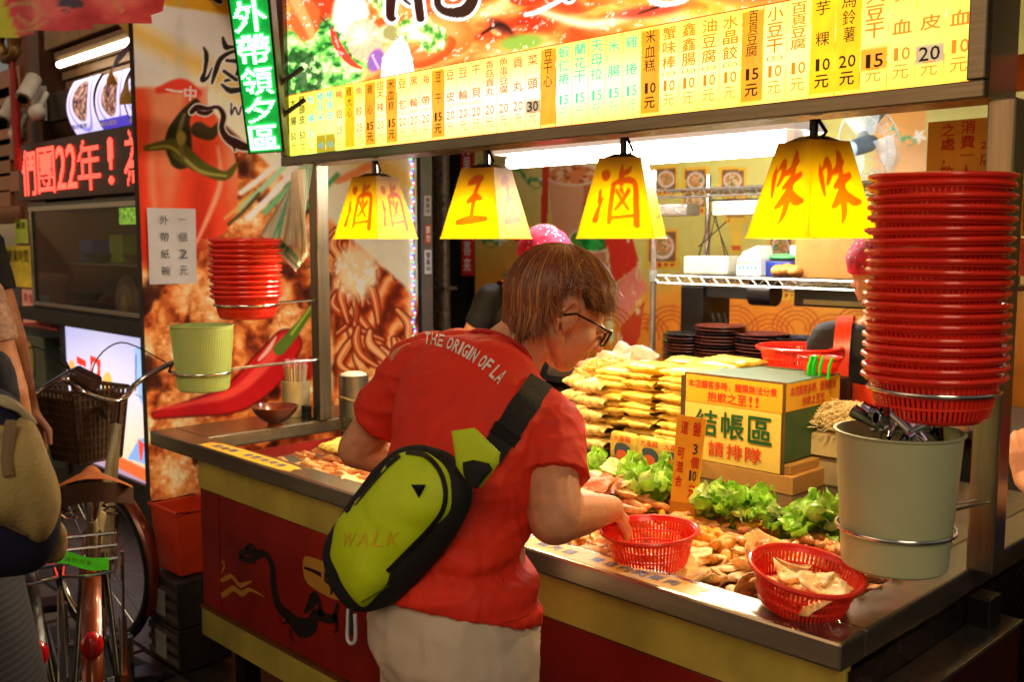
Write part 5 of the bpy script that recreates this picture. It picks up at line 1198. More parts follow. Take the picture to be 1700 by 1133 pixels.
# ---- boxes with the queue sign
t = thing('queue_sign', 'yellow sign with large green characters on the front of a green box', 'sign', (-1.45, 2.25, .92))
bxa, bxb = -1.605, -1.31
obj('box', MB().bb((bxa+.005, 2.255, .925), (bxb, 2.55, 1.135)), M('green_box', '#3c5c34', r=.5, var=.15), t, bevel=.003)
qp = Pl((bxa-.004, 2.249, .90), (1, 0, 0), (0, 0, 1)); qw, qh = bxb-bxa, .232
obj('backing_board', MB().bb((bxa-.012, 2.2527, .893), (bxb+.006, 2.2547, .90+qh+.006)), M('board_brown', '#5c4420', r=.6), t)
obj('paper', MB().bb((bxa-.006, 2.2495, .90), (bxb-.004, 2.2525, .90+qh*.68)), M('paper_cream', '#ecc860', r=.35, var=.04), t)
obj('paper', MB().bb((bxa-.004, 2.2485, .90+qh*.682), (bxb-.002, 2.2525, .90+qh)), M('paper_gold', '#eca828', r=.35, var=.04), t)
mb = letters(MB(), qp, row('本店顧客多時，麵類無法分煮', .008, qh*.855, qw-.012, qh*.955, .04), .0012, 'b'); letters(mb, qp, row('抱歉之至', qw*.24, qh*.71, qw*.66, qh*.83, .05), .0012, 'b'); letters(mb, qp, row('!!', qw*.68, qh*.71, qw*.78, qh*.83, .9), .0012, 'b')
letters(mb, qp, row('請排隊', qw*.26, qh*.07, qw*.82, qh*.25, .15), .0012, 'b'); mark('red_lettering', mb, '#d83c1c', t)
mark('green_lettering', letters(MB(), qp, row('結帳區', qw*.11, qh*.30, qw*.92, qh*.61, .16), .0014, 'b'), '#0c5428', t)
sp = Pl((bxb+.0015, 2.262, .9), (0, 1, 0), (0, 0, 1))
obj('side_paper', MB().bb((bxb-.001, 2.262, 1.06), (bxb+.0012, 2.545, 1.132)), M('paper_gold'), t)
mb = letters(MB(), sp, row('本店顧客多時，麵類無法', .02, .198, .26, .224, .04), .0006); letters(mb, sp, row('抱歉之至!', .08, .168, .2, .192, .06), .0006); mark('side_lettering', mb, '#d8542c', t)
obj('post', MB().bb((bxa-.022, 2.25, .93), (bxa-.006, 2.262, 1.128)), M('brown_strip', '#4c3820', r=.5), t)
obj('carton', MB().bb((-1.63, 2.25, .8495), (-1.275, 2.56, .8975)).bb((-1.62, 2.262, .898), (-1.29, 2.56, .922)), M('carton', '#c08c48', r=.6, var=.08), label='plain brown carton under the queue sign box', cat='box', bevel=.002)
o = link('red_basket', BK_H, None, loc=(-1.50, 2.66, 1.105), label='red slotted basket standing behind the queue sign box', cat='basket'); o.scale = (1.05, 1.05, 1)
obj('stand_box', MB().bb((-1.63, 2.57, .8495), (-1.36, 2.715, 1.104)), M('stand_dark', '#382418', r=.6), label='dark carton under the red basket behind the queue sign', cat='box', bevel=.003)
o = link('red_basket', BK_T, None, loc=(-1.345, 2.50, 1.137), label='small red basket with green clips on the edge of the queue sign box', cat='basket'); o.scale = (.62, .42, .6)
for k in range(6):
    c = Vector((-1.335+.022*math.cos(k*1.05)+.012*k-.03, 2.455+.01*math.sin(k*2), 1.15))
    obj('green_clip', MB().tube([c+Vector((0, 0, -.02)), c+Vector((.004, -.004, .012)), c+Vector((.010, 0, .038))], .0045, 5), M('clip_green', '#28b428', r=.35), label='bright green plastic clip sticking out of the small red basket', cat='clip', group='green clips in the small red basket')

# ---- noodles
yel = M('packet_yellow', '#f8d860', r=.25, var=.18, sc=30, bump=.5, bsc=45, coat=.3, obj_rand=.1, trl=.25)
nood = M('noodle_pale', '#ecc878', r=.35, var=.4, sc=60, bump=1., bsc=120, coat=.3, obj_rand=.12)
def pillow(L, Wd, H, seed):
    rnd = random.Random(seed)
    def f(u, v):
        a = 2*math.pi*u; e = math.sin(math.pi*min(max(v, .03), .97))**.38
        w = Wd/2*(1-.04*(1-e)); x = w*math.copysign(abs(math.cos(a))**.55, math.cos(a)); z = H/2*e*math.copysign(abs(math.sin(a))**.8, math.sin(a))
        y = (v-.5)*L; k = noise.noise(Vector((x*60, y*60, seed)))*H*.16*(e+.3)
        return Vector((x+k*.4, y, z+k+(1-e)*.002*math.sin(x*300)))
    return MB().grid(f, 20, 16, closed_u=True).mesh('packet', 70, 0, yel)
packs = [pillow(.118, .17, .030, s) for s in range(5)]
cols = [PY(1060, 700, 2.28).x, PY(1124, 700, 2.28).x]
def pk(x, y, z, yaw, lab, grp, mat=None, rx=0.):
    me = random.choice(packs)
    o = link('noodle_packet', me, None, loc=(x, y, z), label=lab, cat='noodle packet', group=grp); o.rotation_euler = (rx, R(random.uniform(-4, 4)), yaw+math.pi/2); return o
zmax = 1.13
obj('noodle_packet', MB().inflate([(cols[0]-.14, 2.42, .96), (cols[1]+.02, 2.42, .96), (cols[1]+.02, 2.42, 1.10), (cols[0]-.14, 2.42, 1.10)], (0, -1, 0), .02, .1, 5, 6), yel, smooth=60, label='upright noodle packet filling the gap inside the stack', cat='noodle packet')
for ci, x in enumerate(cols):
    for k in range(11):
        pk(x+random.uniform(-.005, .005), 2.35+random.uniform(-.01, .01), .940+k*.0185, R(random.uniform(-5, 5)), ORD[k]+(' yellow noodle packet from the bottom in the left column of the stack' if ci == 0 else ' yellow noodle packet from the bottom in the column beside the queue sign'), 'yellow noodle packets in the %s column' % ('left' if ci == 0 else 'right'))
for k in range(9):
    pk(cols[0]-.11, 2.36+random.uniform(-.01, .01), .96+k*.0185, R(random.uniform(-5, 5)), ORD[k]+' yellow noodle packet from the bottom in the rear column against the loose bags', 'yellow noodle packets in the rear column')
for k in range(7): pk(cols[k % 2]-.04+.008*k, 2.55+.03*(k % 3), .985+k*.0225, R(90+random.uniform(-12, 12)), 'yellow noodle packet laid crosswise at the back of the stack', 'crosswise noodle packets behind the stack')
for k in range(3): pk(cols[1]+.0+.012*k, 2.46+.03*k, 1.125+.008*k, R(80), 'yellow noodle packet lying on top of the stack near the queue sign', 'noodle packets on top of the stack')
nb_m = []
for s in range(3):
    me = packs[s].copy(); me.materials.clear(); me.materials.append(nood); nb_m.append(me)
xl = PY(978, 700, 2.28).x
for r_ in range(2):
    for k in range(5):
        o = link('noodle_bag', nb_m[(r_+k) % 3], None, loc=(xl+.03-.10*r_, 2.33+.05*r_, .885+k*.043), label=ORD[k]+' clear bag of pale noodles from the bottom in the %s pile' % ('front' if r_ == 0 else 'rear'), cat='noodle bag', group='clear bags of pale noodles')
        o.rotation_euler = (0, 0, R(90+random.uniform(-6, 6))); o.scale = (1.05, 1, 1.6)
clear = M('clear_bag', '#e8e4d4', r=.12, var=.1, alpha=.35, bump=.8, bsc=30)
# loose curly noodles on top, left
def curls(cx, cy, cz, rx, ry, rz, n, seed, r=.0016):
    rnd = random.Random(seed); mb = MB()
    for k in range(n):
        a = rnd.uniform(0, 6.28); q = rnd.random()**.5; c = Vector((cx+rx*q*math.cos(a), cy+ry*q*math.sin(a), cz+rz*math.sqrt(max(0, 1-q*q))*rnd.uniform(.5, 1)))
        d = rnd.uniform(0, 6.28); pts = [c+Vector((math.cos(d)*(i-4)*.007+.004*math.sin(i*2.2), math.sin(d)*(i-4)*.007+.004*math.cos(i*2.2), .004*math.sin(i*1.9+k)-.0004*(i-4)**2)) for i in range(9)]
        mb.tube(pts, r, 4)
    return mb
obj('loose_noodles', curls(xl-.02, 2.42, 1.05, .13, .12, .085, 420, 3), M('noodle_gold', '#e4b04c', r=.35, var=.2, coat=.2), smooth=60, label='heap of loose curly yellow noodles on the left end of the packet stack', cat='noodles', kind='stuff')
def crumple(c, rx, ry, rz, seed):
    mb = MB(); return wob(mb.ball(c, (rx, ry, rz), n=36, m=22).mesh('bag', 30), rz*.9, 22, seed)
me = crumple((xl-.02, 2.47, 1.10), .12, .09, .05, 5); me.materials.append(clear); link('clear_bag', me, None, label='crumpled clear plastic bag over the loose noodles', cat='plastic bag')
# printed front packs
for k, (px, lab) in enumerate(((1033, 'noodle pack with red and blue print, left of three'), (1078, 'noodle pack with red and blue print, middle of three'), (1118, 'noodle pack with red and blue print, right of three beside the price card'))):
    c = PY(px, 740+k*8, 2.22); t = thing('noodle_pack', lab, 'noodle pack', (c.x, 2.22, .85), 'printed noodle packs along the foot of the stack')
    ol = cr([(c.x-.045, 2.22, .855), (c.x+.045, 2.22, .855), (c.x+.047, 2.22, .94), (c.x-.047, 2.22, .94)], 4, True)
    ol = [(c.x+.052*math.copysign(abs(math.cos(a))**.3, math.cos(a)), 2.232, .898+.046*math.copysign(abs(math.sin(a))**.3, math.sin(a))) for a in [i*math.pi/16 for i in range(32)]]
    obj('wrapper', MB().inflate(ol, (0, -1, 0), .012, .012, 5, 6), yel, t, smooth=70)
    fp2 = Pl((c.x-.045, 2.2185, .855), (1, 0, 0), (0, 0, 1))
    mark('lettering', letters(MB(), fp2, row('大香麵', .014, .062, .076, .08, .1), .0006), '#d8401c', t)
    m2 = MB()
    ol2 = cr([(.02, .02), (.07, .018), (.078, .04), (.06, .056), (.024, .054)], 5, True); m2.add([fp2.p(x, y, .0004) for x, y in ol2], [tuple(range(len(ol2)))]); mark('blue_print', m2, '#3c4c54', t)
    m2 = MB(); ol2 = cr([(.028, .012), (.062, .012), (.066, .028), (.05, .038), (.03, .034)], 5, True); m2.add([fp2.p(x, y, .001) for x, y in ol2], [tuple(range(len(ol2)))]); mark('orange_print', m2, '#d8602c', t)
# dried noodle box at right
t = thing('noodle_box', 'cream plastic box under a heap of dried noodles beside the green box', 'box', (-1.15, 2.45, .85))
c0 = PY(1330, 790, 2.42).x; c1 = PY(1425, 790, 2.42).x
obj('tub', MB().bb((c0, 2.40, .93), (c1+.1, 2.44, .99)).bb((c0, 2.44, .93), (c0+.01, 2.65, .99)).bb((c0, 2.44, .93), (c1+.1, 2.65, .94)), M('tub_cream', '#dcc48c', r=.35), t, bevel=.003)
obj('lower_tub', MB().bb((c0+.01, 2.41, .8495), (c1+.12, 2.66, .925)), M('tub_tan', '#b8a47c', r=.3), t, bevel=.006)
obj('dried_noodles', MB().ball((c0+.11, 2.52, .985), (.11, .09, .055), n=20, m=10), M('noodle_core', '#b88c40', r=.6, bump=.8), smooth=180, label='core of the dried noodle heap in the cream box', cat='noodles', kind='stuff')
obj('dried_noodles', curls(c0+.09, 2.48, 1.0, .125, .09, .075, 700, 9, .0014), M('noodle_dry', '#f0d89c', r=.5, var=.15), smooth=60, label='tangled thin dried noodles heaped in the cream box', cat='noodles', kind='stuff')

# ---- left end: bowl, cups, bags
p = PZ(457, 708, .85)
mb = MB().lathe([(0, .004), (.026, 0), (.028, .008), (.024, .012), (.05, .026), (.072, .05), (.082, .07), (.080, .0715), (.070, .052), (.048, .030), (0, .018)], (p.x, p.y, .8505), 48)
obj('wooden_bowl', mb, M('lacquer_brown', '#6c2c14', r=.22, var=.25, sc=12, coat=.5), smooth=40, label='red brown lacquered bowl on the left end of the counter', cat='bowl')
p = PZ(492, 690, .85)
t = thing('chopstick_cup', 'pale cup packed with wrapped chopsticks next to the left post', 'cup', (p.x, p.y, .8505))
obj('cup', MB().lathe([(0, 0), (.05, 0), (.052, .13), (.050, .131), (.047, .004), (0, .003)], (p.x, p.y, .8505), 32), M('cup_cream', '#bca878', r=.35, var=.1), t, smooth=40)
for k in range(46):
    a = k*2.4; r_ = .042*math.sqrt(k/46); z1 = .19+.012*math.sin(k*5)
    st = obj('chopstick', MB().tube([(p.x+r_*.6*math.cos(a), p.y+r_*.6*math.sin(a), .87), (p.x+r_*math.cos(a), p.y+r_*math.sin(a), .8505+z1)], .0034, 5), M('wrap%d' % (k % 3), ['#e0c490', '#ecdcc4', '#c89c5c'][k % 3], r=.4), t)
obj('chopstick_tips', MB().ball((p.x, p.y, .8505), .001), M('cup_cream'), t) if False else None
tp = MB()
for k in range(46):
    a = k*2.4; r_ = .042*math.sqrt(k/46); z1 = .19+.012*math.sin(k*5); tp.box((p.x+r_*math.cos(a), p.y+r_*math.sin(a), .8505+z1+.003), (.008, .008, .008))
obj('paper_tips', tp, M('tip_pink', '#e08c8c', r=.5), t, kind='stuff')
p = PZ(588, 690, .85)
t = thing('steel_canister', 'steel canister of white straws behind the left post', 'canister', (p.x, p.y, .8505))
obj('can', MB().lathe([(0, 0), (.055, 0), (.055, .15), (.058, .152), (.053, .153), (.051, .004), (0, .003)], (p.x, p.y, .8505), 32), M('can_steel', '#8c887c', r=.3, m=.9), t, smooth=40)
obj('contents', MB().ball((p.x, p.y, 1.0), (.05, .05, .016), n=20, m=8), M('straw_white', '#d8d0c4', r=.5, bump=1., bsc=200), t, smooth=180)
obj('twine', MB().tube([(p.x+.058*math.cos(a), p.y+.058*math.sin(a), .92+.006*math.sin(3*a)) for a in [i*math.pi/12 for i in range(24)]], .002, 5, closed=True), M('twine', '#b4985c', r=.7), t)
# bundle of thin plastic bags hung on the post
bt = thing('plastic_bags', 'bundle of thin white and mint plastic bags hanging by the left post', 'plastic bags', tuple(PD(505, 275, 3.42)))
bagm = M('bag_film', '#f0e4cc', r=.25, var=.12, sc=6, trl=.35, bump=.3, bsc=10); mint = M('bag_mint', '#8cd8b4', r=.3, var=.12, trl=.45)
for k in range(8):
    dpt = 3.46-.008*k; tp_ = (512-3*k, 272+2*k); bl = (432+7*k+4*math.sin(k*2), 388+2*k); br_ = (492+3*k, 452-4*k)
    def f(u, v):
        bx__ = bl[0]+(br_[0]-bl[0])*u; by__ = bl[1]+(br_[1]-bl[1])*u
        e = v**.8; x = tp_[0]+(u-.5)*16+(bx__-tp_[0]-(u-.5)*16)*e; y = tp_[1]+(by__-tp_[1])*e
        return PD(x, y, dpt+.02*math.sin(u*11+k)*v+.01*math.sin(u*27+k*2)*v)
    obj('bag', MB().grid(f, 26, 14), mint if k in (1, 3) else bagm, bt, smooth=90)
# ---- things outside: crates by the mural
p = PX(300, 860, -3.45)
t = thing('orange_crate', 'orange red plastic tub on top of dark crates by the mural', 'crate', (-3.5, 1.62, .45))
c = PZ(306, 820, .57)
def tub(cx, cy, z0, z1, a0, a1, mb=None):
    mb = mb or MB(); vs = []
    for (a, z, i) in ((a0, z0, 0), (a1, z1, 0), (a1-.008, z1, 1), (a0-.008, z0+.01, 1)):
        vs += [(cx+sx*a, cy+sy*a*.8, z) for sx, sy in ((-1, -1), (1, -1), (1, 1), (-1, 1))]
    fs = [(3, 2, 1, 0)]+[(4*j+i, 4*j+(i+1) % 4, 4*j+4+(i+1) % 4, 4*j+4+i) for j in range(3) for i in range(4)]+[(12, 13, 14, 15)]
    return mb.add(vs, fs)
obj('tub', tub(-3.30, 1.60, .33, .56, .085, .105), M('orange_plastic', '#d8401c', r=.35, var=.08), t, bevel=.004)
obj('lip', MB().tube([(-3.30+sx*.107, 1.60+sy*.086, .56) for sx, sy in ((-1, -1), (1, -1), (1, 1), (-1, 1))], .007, 6, closed=True), M('orange_plastic'), t, smooth=60)
for k, (z0, z1, cc, lab) in enumerate(((.0, .15, '#2c2420', 'lower dark crate with pale labels beside the counter'), (.155, .32, '#34302c', 'upper dark crate directly under the orange tub'))):
    t = thing('dark_crate', lab, 'crate', (-3.38, 1.55, z0), 'dark crates stacked by the mural')
    obj('shell', MB().bb((-3.40, 1.50, z0), (-3.18, 1.70, z1)), M('crate_dark%d' % k, cc, r=.5, var=.3, sc=20), t, bevel=.005)
    for j in range(3): obj('slat', MB().bb((-3.405, 1.494, z0+.02+j*.045), (-3.175, 1.4995, z0+.045+j*.045)), M('crate_slat', '#4a443c', r=.5, var=.3), t, bevel=.002)
    obj('label', MB().bb((-3.34, 1.490, z0+.03), (-3.26, 1.4936, z0+.12)), M('crate_label', '#8c8c88', r=.5, var=.3, sc=60), t)
obj('floor_mat', MB().box((-3.5, 1.25, .012), (.75, .34, .008), Matrix.Rotation(R(8), 3, 'Z')), M('mat_dark', '#1c1a18', r=.6, var=.3), label='dark ridged mat on the pavement by the bicycle', cat='mat', bevel=.003)

# ================================================================== the back of the stall
# wire shelf
wm = M('shelf_chrome', '#b8b8b0', r=.25, m=.9)
t = thing('wire_shelf', 'chrome wire shelving unit in front of the yellow menu wall', 'shelf', (-2.0, 3.4, .0))
SHX0, SHX1, SHY0, SHY1 = -2.52, -1.25, 3.28, 3.66
for x, y in ((SHX0, SHY0), (SHX0, SHY1), (SHX1, SHY0), (SHX1, SHY1)):
    obj('post', MB().tube([(x, y, .4), (x, y, 1.78)], .0125, 10), wm, t, smooth=60)
    obj('collar', MB().tube([(x, y, 1.33), (x, y, 1.375)], .018, 10), M('collar_grey', '#6c6c68', r=.4), t, smooth=60)
for z in (1.355, 1.70):
    for y in (SHY0, SHY1):
        obj('rail', MB().tube([(SHX0, y, z), (SHX1, y, z)], .0042, 6), wm, t); obj('rail', MB().tube([(SHX0, y, z-.03), (SHX1, y, z-.03)], .0042, 6), wm, t)
        n_ = 44; obj('truss', MB().tube([(SHX0+(SHX1-SHX0)*i/n_, y, z-.03*(i % 2)) for i in range(n_+1)], .0026, 5), wm, t)
    w2 = MB()
    for i in range(60): x = SHX0+(SHX1-SHX0)*i/59; w2.tube([(x, SHY0, z), (x, SHY1, z)], .0016, 4)
    obj('deck_wire', w2, wm, t, kind='stuff')
def onshelf(px0, px1, top, Y, z=1.362):
    a, b = PY(px0, top, Y), PY(px1, top, Y); return a.x, b.x, max(z+.02, (a.z+b.z)/2)
x0, x1, z1 = onshelf(1148, 1222, 425, 3.42)
obj('plastic_tub', MB().bb((x0, 3.36, 1.361), (x1, 3.54, z1)), M('tub_milky', '#c8c8b8', r=.3, trl=.3), bevel=.012, label='milky white plastic tub on the wire shelf', cat='tub')
x0, x1, z1 = onshelf(1232, 1272, 420, 3.4)
t = thing('tissue_pack', 'white pack with blue and yellow print standing on the wire shelf', 'tissue pack', ((x0+x1)/2, 3.4, 1.361))
obj('wrapper', MB().prism([(0, 0), (x1-x0, 0), (x1-x0-.002, z1-1.361-.02), (x1-x0-.012, z1-1.361+.03), (.03, z1-1.361+.005), (.004, z1-1.361-.03)], (x0, 3.36, 1.361), (1, 0, 0), (0, 0, 1), .1), M('tissue_white', '#e4e8e8', r=.35, bump=.4, bsc=30), t, bevel=.004)
tpp = Pl((x0, 3.359, 1.361), (1, 0, 0), (0, 0, 1)); mm_ = MB()
for k in range(5): brush(mm_, tpp, [(.012+k*.018, .03+.004*(k % 2), .012), (.022+k*.018, .034, .014)], .001, px=False)
mark('blue_print', mm_, '#2c84d8', t); mm_ = MB()
for k in range(6): brush(mm_, tpp, [(.008+k*.016, .05+.006*(k % 2), .009), (.016+k*.016, .048, .009)], .0015, px=False)
mark('yellow_print', mm_, '#e0c428', t)
x0, x1, z1 = onshelf(1274, 1322, 434, 3.44)
obj('blue_box', MB().bb((x0, 3.4, 1.361), (x1, 3.5, z1)), M('box_blue', '#1c3488', r=.35), bevel=.004, label='dark blue packet beside the tissue pack on the wire shelf', cat='box')
obj('green_bag', MB().ball(((x0+x1)/2, 3.46, z1+.016), (.07, .05, .014), n=16, m=8), M('bag_green', '#4ca85c', r=.3, bump=.5), smooth=180, label='flat green and white bag lying on the blue packet', cat='bag')
x0, x1, z1 = onshelf(1286, 1330, 450, 3.34)
for k in range(3): obj('bread_roll', MB().ball((x0+.02+.035*k, 3.34, 1.385+.004*(k % 2)), (.03, .04, .024), n=16, m=10), M('bread', '#c08440', r=.5, bump=.4), smooth=180, label='golden bread roll in the row at the front of the wire shelf', cat='bread', group='bread rolls on the wire shelf')
x0, x1, z1 = onshelf(1318, 1348, 408, 3.48)
t = thing('carton_small', 'small violet and white carton behind the bread rolls', 'box', (x0, 3.48, 1.361)); obj('carton', MB().bb((x0, 3.45, 1.361), (x1, 3.55, z1)), M('carton_white', '#dcd8e4', r=.4), t, bevel=.003); obj('band', MB().bb((x0-.001, 3.448, 1.37), (x1+.001, 3.451, z1-.06)), M('band_violet', '#6c3c8c', r=.4), t)
x0, x1, z1 = onshelf(1346, 1444, 385, 3.45)
t = thing('cardboard_box', 'open brown cardboard box at the right end of the wire shelf', 'box', (x0, 3.45, 1.361))
kb = M('cardboard', '#94682c', r=.6, var=.08)
obj('body', MB().bb((x0, 3.34, 1.361), (x1, 3.62, z1+.02)), kb, t, bevel=.003); obj('flap', MB().box((x0+.07, 3.335, z1+.05), (.14, .004, .07), Matrix.Rotation(R(12), 3, 'X')), kb, t)
x0, x1, z1 = onshelf(1195, 1257, 322, 3.45, 1.66)
obj('foam_trays', MB().bb((x0, 3.4, 1.60), (x1+.1, 3.55, 1.655)), M('foam_white', '#dcd4c4', r=.5), bevel=.004, label='pile of white foam lids hung below the upper wire shelf', cat='tray')
x0, x1, z1 = onshelf(1103, 1152, 335, 3.45, 1.62)
obj('wrapped_trays', MB().bb((x0, 3.4, 1.60), (x1, 3.5, 1.65)), M('foil', '#a8a8a0', r=.2, m=.6, bump=.8), bevel=.01, label='shrink wrapped silver trays at the left under the upper shelf', cat='tray')
obj('drying_rack', MB().tube([PY(1160, 425, 3.5), PY(1182, 352, 3.5), PY(1209, 425, 3.5)], .003, 5).tube([PY(1172, 425, 3.55), PY(1188, 358, 3.55), PY(1204, 425, 3.55)], .003, 5).tube([PY(1160, 410, 3.5), PY(1206, 368, 3.5)], .003, 5), M('rack_black', '#141414', r=.5), label='small black wire rack leaning behind the milky tub', cat='rack')
# machines under the shelf
t = thing('black_machine', 'black machine with a ribbed drum under the left half of the wire shelf', 'machine', (-2.3, 3.4, .9))
def yb(px0, py0, px1, py1, Y, d): a, b = PY(px0, py0, Y), PY(px1, py1, Y); return MB().bb((a.x, Y, b.z), (b.x, Y+d, a.z))
obj('body', yb(1130, 474, 1165, 600, 3.4, .2), M('mach_black', '#100f0e', r=.35), t, bevel=.008)
obj('arm', yb(1150, 474, 1250, 498, 3.42, .15), M('mach_grey', '#24231f', r=.3, m=.3), t, bevel=.006)
a, b = PY(1250, 486, 3.42), PY(1288, 488, 3.42); obj('drum', MB().tube([a, b], .05, 20), M('mach_black'), t, smooth=50)
for k in range(4): a = PY(1172+k*10, 545, 3.45); obj('cable', MB().tube([a+Vector((0, 0, .06)), a+Vector((.02, 0, 0)), a+Vector((-.01, 0, -.08))], .007, 6), M('mach_grey'), t, smooth=60)
t = thing('steel_grill', 'black slotted unit hanging under the right half of the wire shelf', 'grill', (-1.8, 3.4, 1.2))
obj('body', yb(1318, 476, 1450, 515, 3.4, .16), M('mach_black'), t, bevel=.006)
a, b = PY(1335, 500, 3.395), PY(1448, 510, 3.395); obj('strip', MB().bb((a.x, 3.39, a.z-.012), (b.x, 3.398, a.z+.006)), M('strip_brass', '#6c5c34', r=.35, m=.6), t)
# back work table with plate stacks
obj('work_table', MB().bb((-3.3, 3.05, .90), (-1.0, 3.6, .93)).bb((-3.3, 3.1, .1), (-1.0, 3.12, .90)), M('table_steel', '#6c6860', r=.35, m=.7), label='steel work table along the back of the stall', cat='table', bevel=.004)
plm = [M('plate_black', '#15110f', r=.18, coat=.5), M('plate_brown', '#4a1e12', r=.3, var=.2)]
pm = MB().lathe([(0, .003), (.05, 0), (.056, .004), (.078, .012), (.098, .024), (.097, .026), (.075, .015), (.05, .007), (0, .006)], n=40).mesh('plate', 40)
pms = []
for mt in plm: m_ = pm.copy(); m_.materials.append(mt); pms.append(m_)
for si, (px, top, n, tm, lab) in enumerate(((1141, 553, 9, 0, 'leftmost'), (1197, 540, 11, 1, 'tallest'), (1266, 553, 9, 1, 'third from the left'), (1330, 560, 8, 0, 'rightmost'))):
    Yp = 3.2; c = PY(px, top, Yp); dz = .0125
    for k in range(18):
        z = c.z-.026-k*dz
        if z < .932: break
        o = link('plate', pms[tm if k == 0 else (k % 4 == 2) ^ 1], None, loc=(c.x+random.uniform(-.003, .003), Yp, z), label=('%s plate on top of the %s plate stack' % (['glossy black', 'red brown'][tm], lab)) if k == 0 else '%s dark plate from the top of the %s plate stack' % (ORD[k], lab), cat='plate', group='plates in the %s stack' % lab)
# fan
c = PY(1442, 238, 3.7); t = thing('electric_fan', 'pale electric fan with clear blades behind the rightmost lamp', 'fan', tuple(c))
Rf = Matrix.Rotation(R(-18), 3, 'Z') @ Matrix.Rotation(R(-75), 3, 'X'); fm = M('fan_white', '#c0ccd4', r=.35); fc = M('fan_clear', '#b8ccd8', r=.15, alpha=.55)
for k in range(3):
    def f(u, v, k=k):
        a = 2.09*k+u*1.3-.2; r_ = .035+.10*v; return c+Rf @ Vector((r_*math.cos(a), r_*math.sin(a), .03*(u-.5)))
    obj('blade', MB().grid(f, 8, 6), fc, t, smooth=90)
obj('hub', MB().lathe([(0, .03), (.026, .026), (.034, 0), (.034, -.05), (.03, -.09), (0, -.1)], c, 20, Rf), M('fan_blue', '#7c98ac', r=.3), t, smooth=50)
for rr, zz in ((.15, 0), (.12, .035), (.08, .05), (.12, -.035)): obj('guard_ring', MB().tube([c+Rf @ Vector((rr*math.cos(a), rr*math.sin(a), zz)) for a in [i*math.pi/18 for i in range(36)]], .0018, 4, closed=True), fm, t)
gd = MB()
for k in range(36):
    a = k*math.pi/18; gd.tube([c+Rf @ Vector((r_*math.cos(a), r_*math.sin(a), z_)) for r_, z_ in ((.03, .055), (.10, .045), (.15, 0), (.10, -.045))], .001, 4)
obj('guard_wires', gd, fm, t, kind='stuff')
obj('stand', MB().tube([c+Rf @ Vector((0, 0, -.08)), c+Vector((0, .2, .2)), c+Vector((0, .45, .25))], .018, 8), fm, t, smooth=60)
# yellow notice board at right
t = thing('notice_board', 'mustard notice board with columns of red and black characters behind the tall basket stack', 'notice board', tuple(PY(1610, 230, 2.9)))
a, b = PY(1541, 203, 2.9), PY(1686, 330, 2.9); a2 = PY(1686, 194, 2.9)
obj('board', MB().bb((a.x, 2.9, b.z-.1), (b.x+.02, 2.906, a.z)), M('mustard', '#c08c2c', r=.4, var=.08), t)
np_ = Pl((a.x, 2.899, b.z), (1, 0, 0), (0, 0, 1)); bw, bh = b.x-a.x, a.z-b.z
mark('red_lettering', letters(letters(letters(MB(), np_, column('之處，敬請', bw*.16, bh*.1, bw*.32, bh*.96)), np_, column('消費一人低', bw*.38, bh*.1, bw*.54, bh*.98)), np_, column('本店', bw*.60, bh*.42, bw*.76, bh*.74)), '#a82c18', t)
mark('black_lettering', letters(MB(), np_, column('致親愛的', bw*.81, bh*.1, bw*.99, bh*.74)), '#1c140c', t)
obj('screw', MB().lathe([(0, 0), (.006, 0), (.006, .003), (0, .003)], np_.p(bw*.88, bh*.85, 0), 10, Matrix.Rotation(R(90), 3, 'X')), blk, t)
# right edge: cartons, second counter, blue tray
t0 = None
for k, (y0, y1, cc) in enumerate(((245, 312, '#d8902c'), (318, 392, '#c86c20'), (395, 460, '#b8481c'))):
    a, b = PY(1688, y0, 2.95), PY(1760, y1, 2.95)
    t = thing('carton', ['upper orange carton with red print right of the steel post', 'middle orange carton with red print right of the steel post', 'lower red orange carton right of the steel post'][k], 'carton', (a.x, 2.95, b.z), 'cartons stacked right of the steel post')
    obj('box', MB().bb((a.x, 2.95, b.z), (b.x, 3.2, a.z)), M('carton%d' % k, cc, r=.5, var=.08), t, bevel=.003)
    mark('lettering', letters(MB(), Pl((a.x, 2.949, b.z), (1, 0, 0), (0, 0, 1)), column('味王', .012, .02, .06, a.z-b.z-.015)), '#b01c14', t)
obj('carton_shelf', MB().bb((-1.0, 2.9, 1.36), (0, 3.25, 1.375)), M('shelf_dark'), label='dark shelf under the cartons right of the steel post', cat='shelf')
t = thing('second_counter', 'dark steel counter right of the steel post carrying a blue tray', 'counter', (-.3, 2.6, 0))
obj('body', MB().bb((-.62, 2.25, 0), (.5, 3.2, .80)), M('body_dark'), t); obj('top', MB().bb((-.66, 2.2, .80), (.5, 3.2, .83)), M('top_dark', '#24201c', r=.35), t, bevel=.004)
t = thing('blue_tray', 'blue plastic tray of fried pieces right of the steel post', 'tray', (-.45, 2.45, .83))
obj('tray', tub(-.42, 2.5, .831, .90, .19, .21), M('blue_plastic', '#1c2c9c', r=.35), t, bevel=.004)
scatter('fried_piece', 'fried brown piece in the tray right of the steel post', 'food', 'fried pieces right of the steel post', puffs, MATS['food_puff'], [(-.58, 2.38), (-.3, 2.7)], 14, .90, .06, 30, .035, 21)
obj('red_carton', MB().bb((-.58, 2.8, .831), (-.2, 3.0, 1.02)), M('carton_red', '#b82c1c', r=.4), label='red carton behind the blue tray right of the steel post', cat='carton', bevel=.004)
p = PZ(1694, 985, .55)
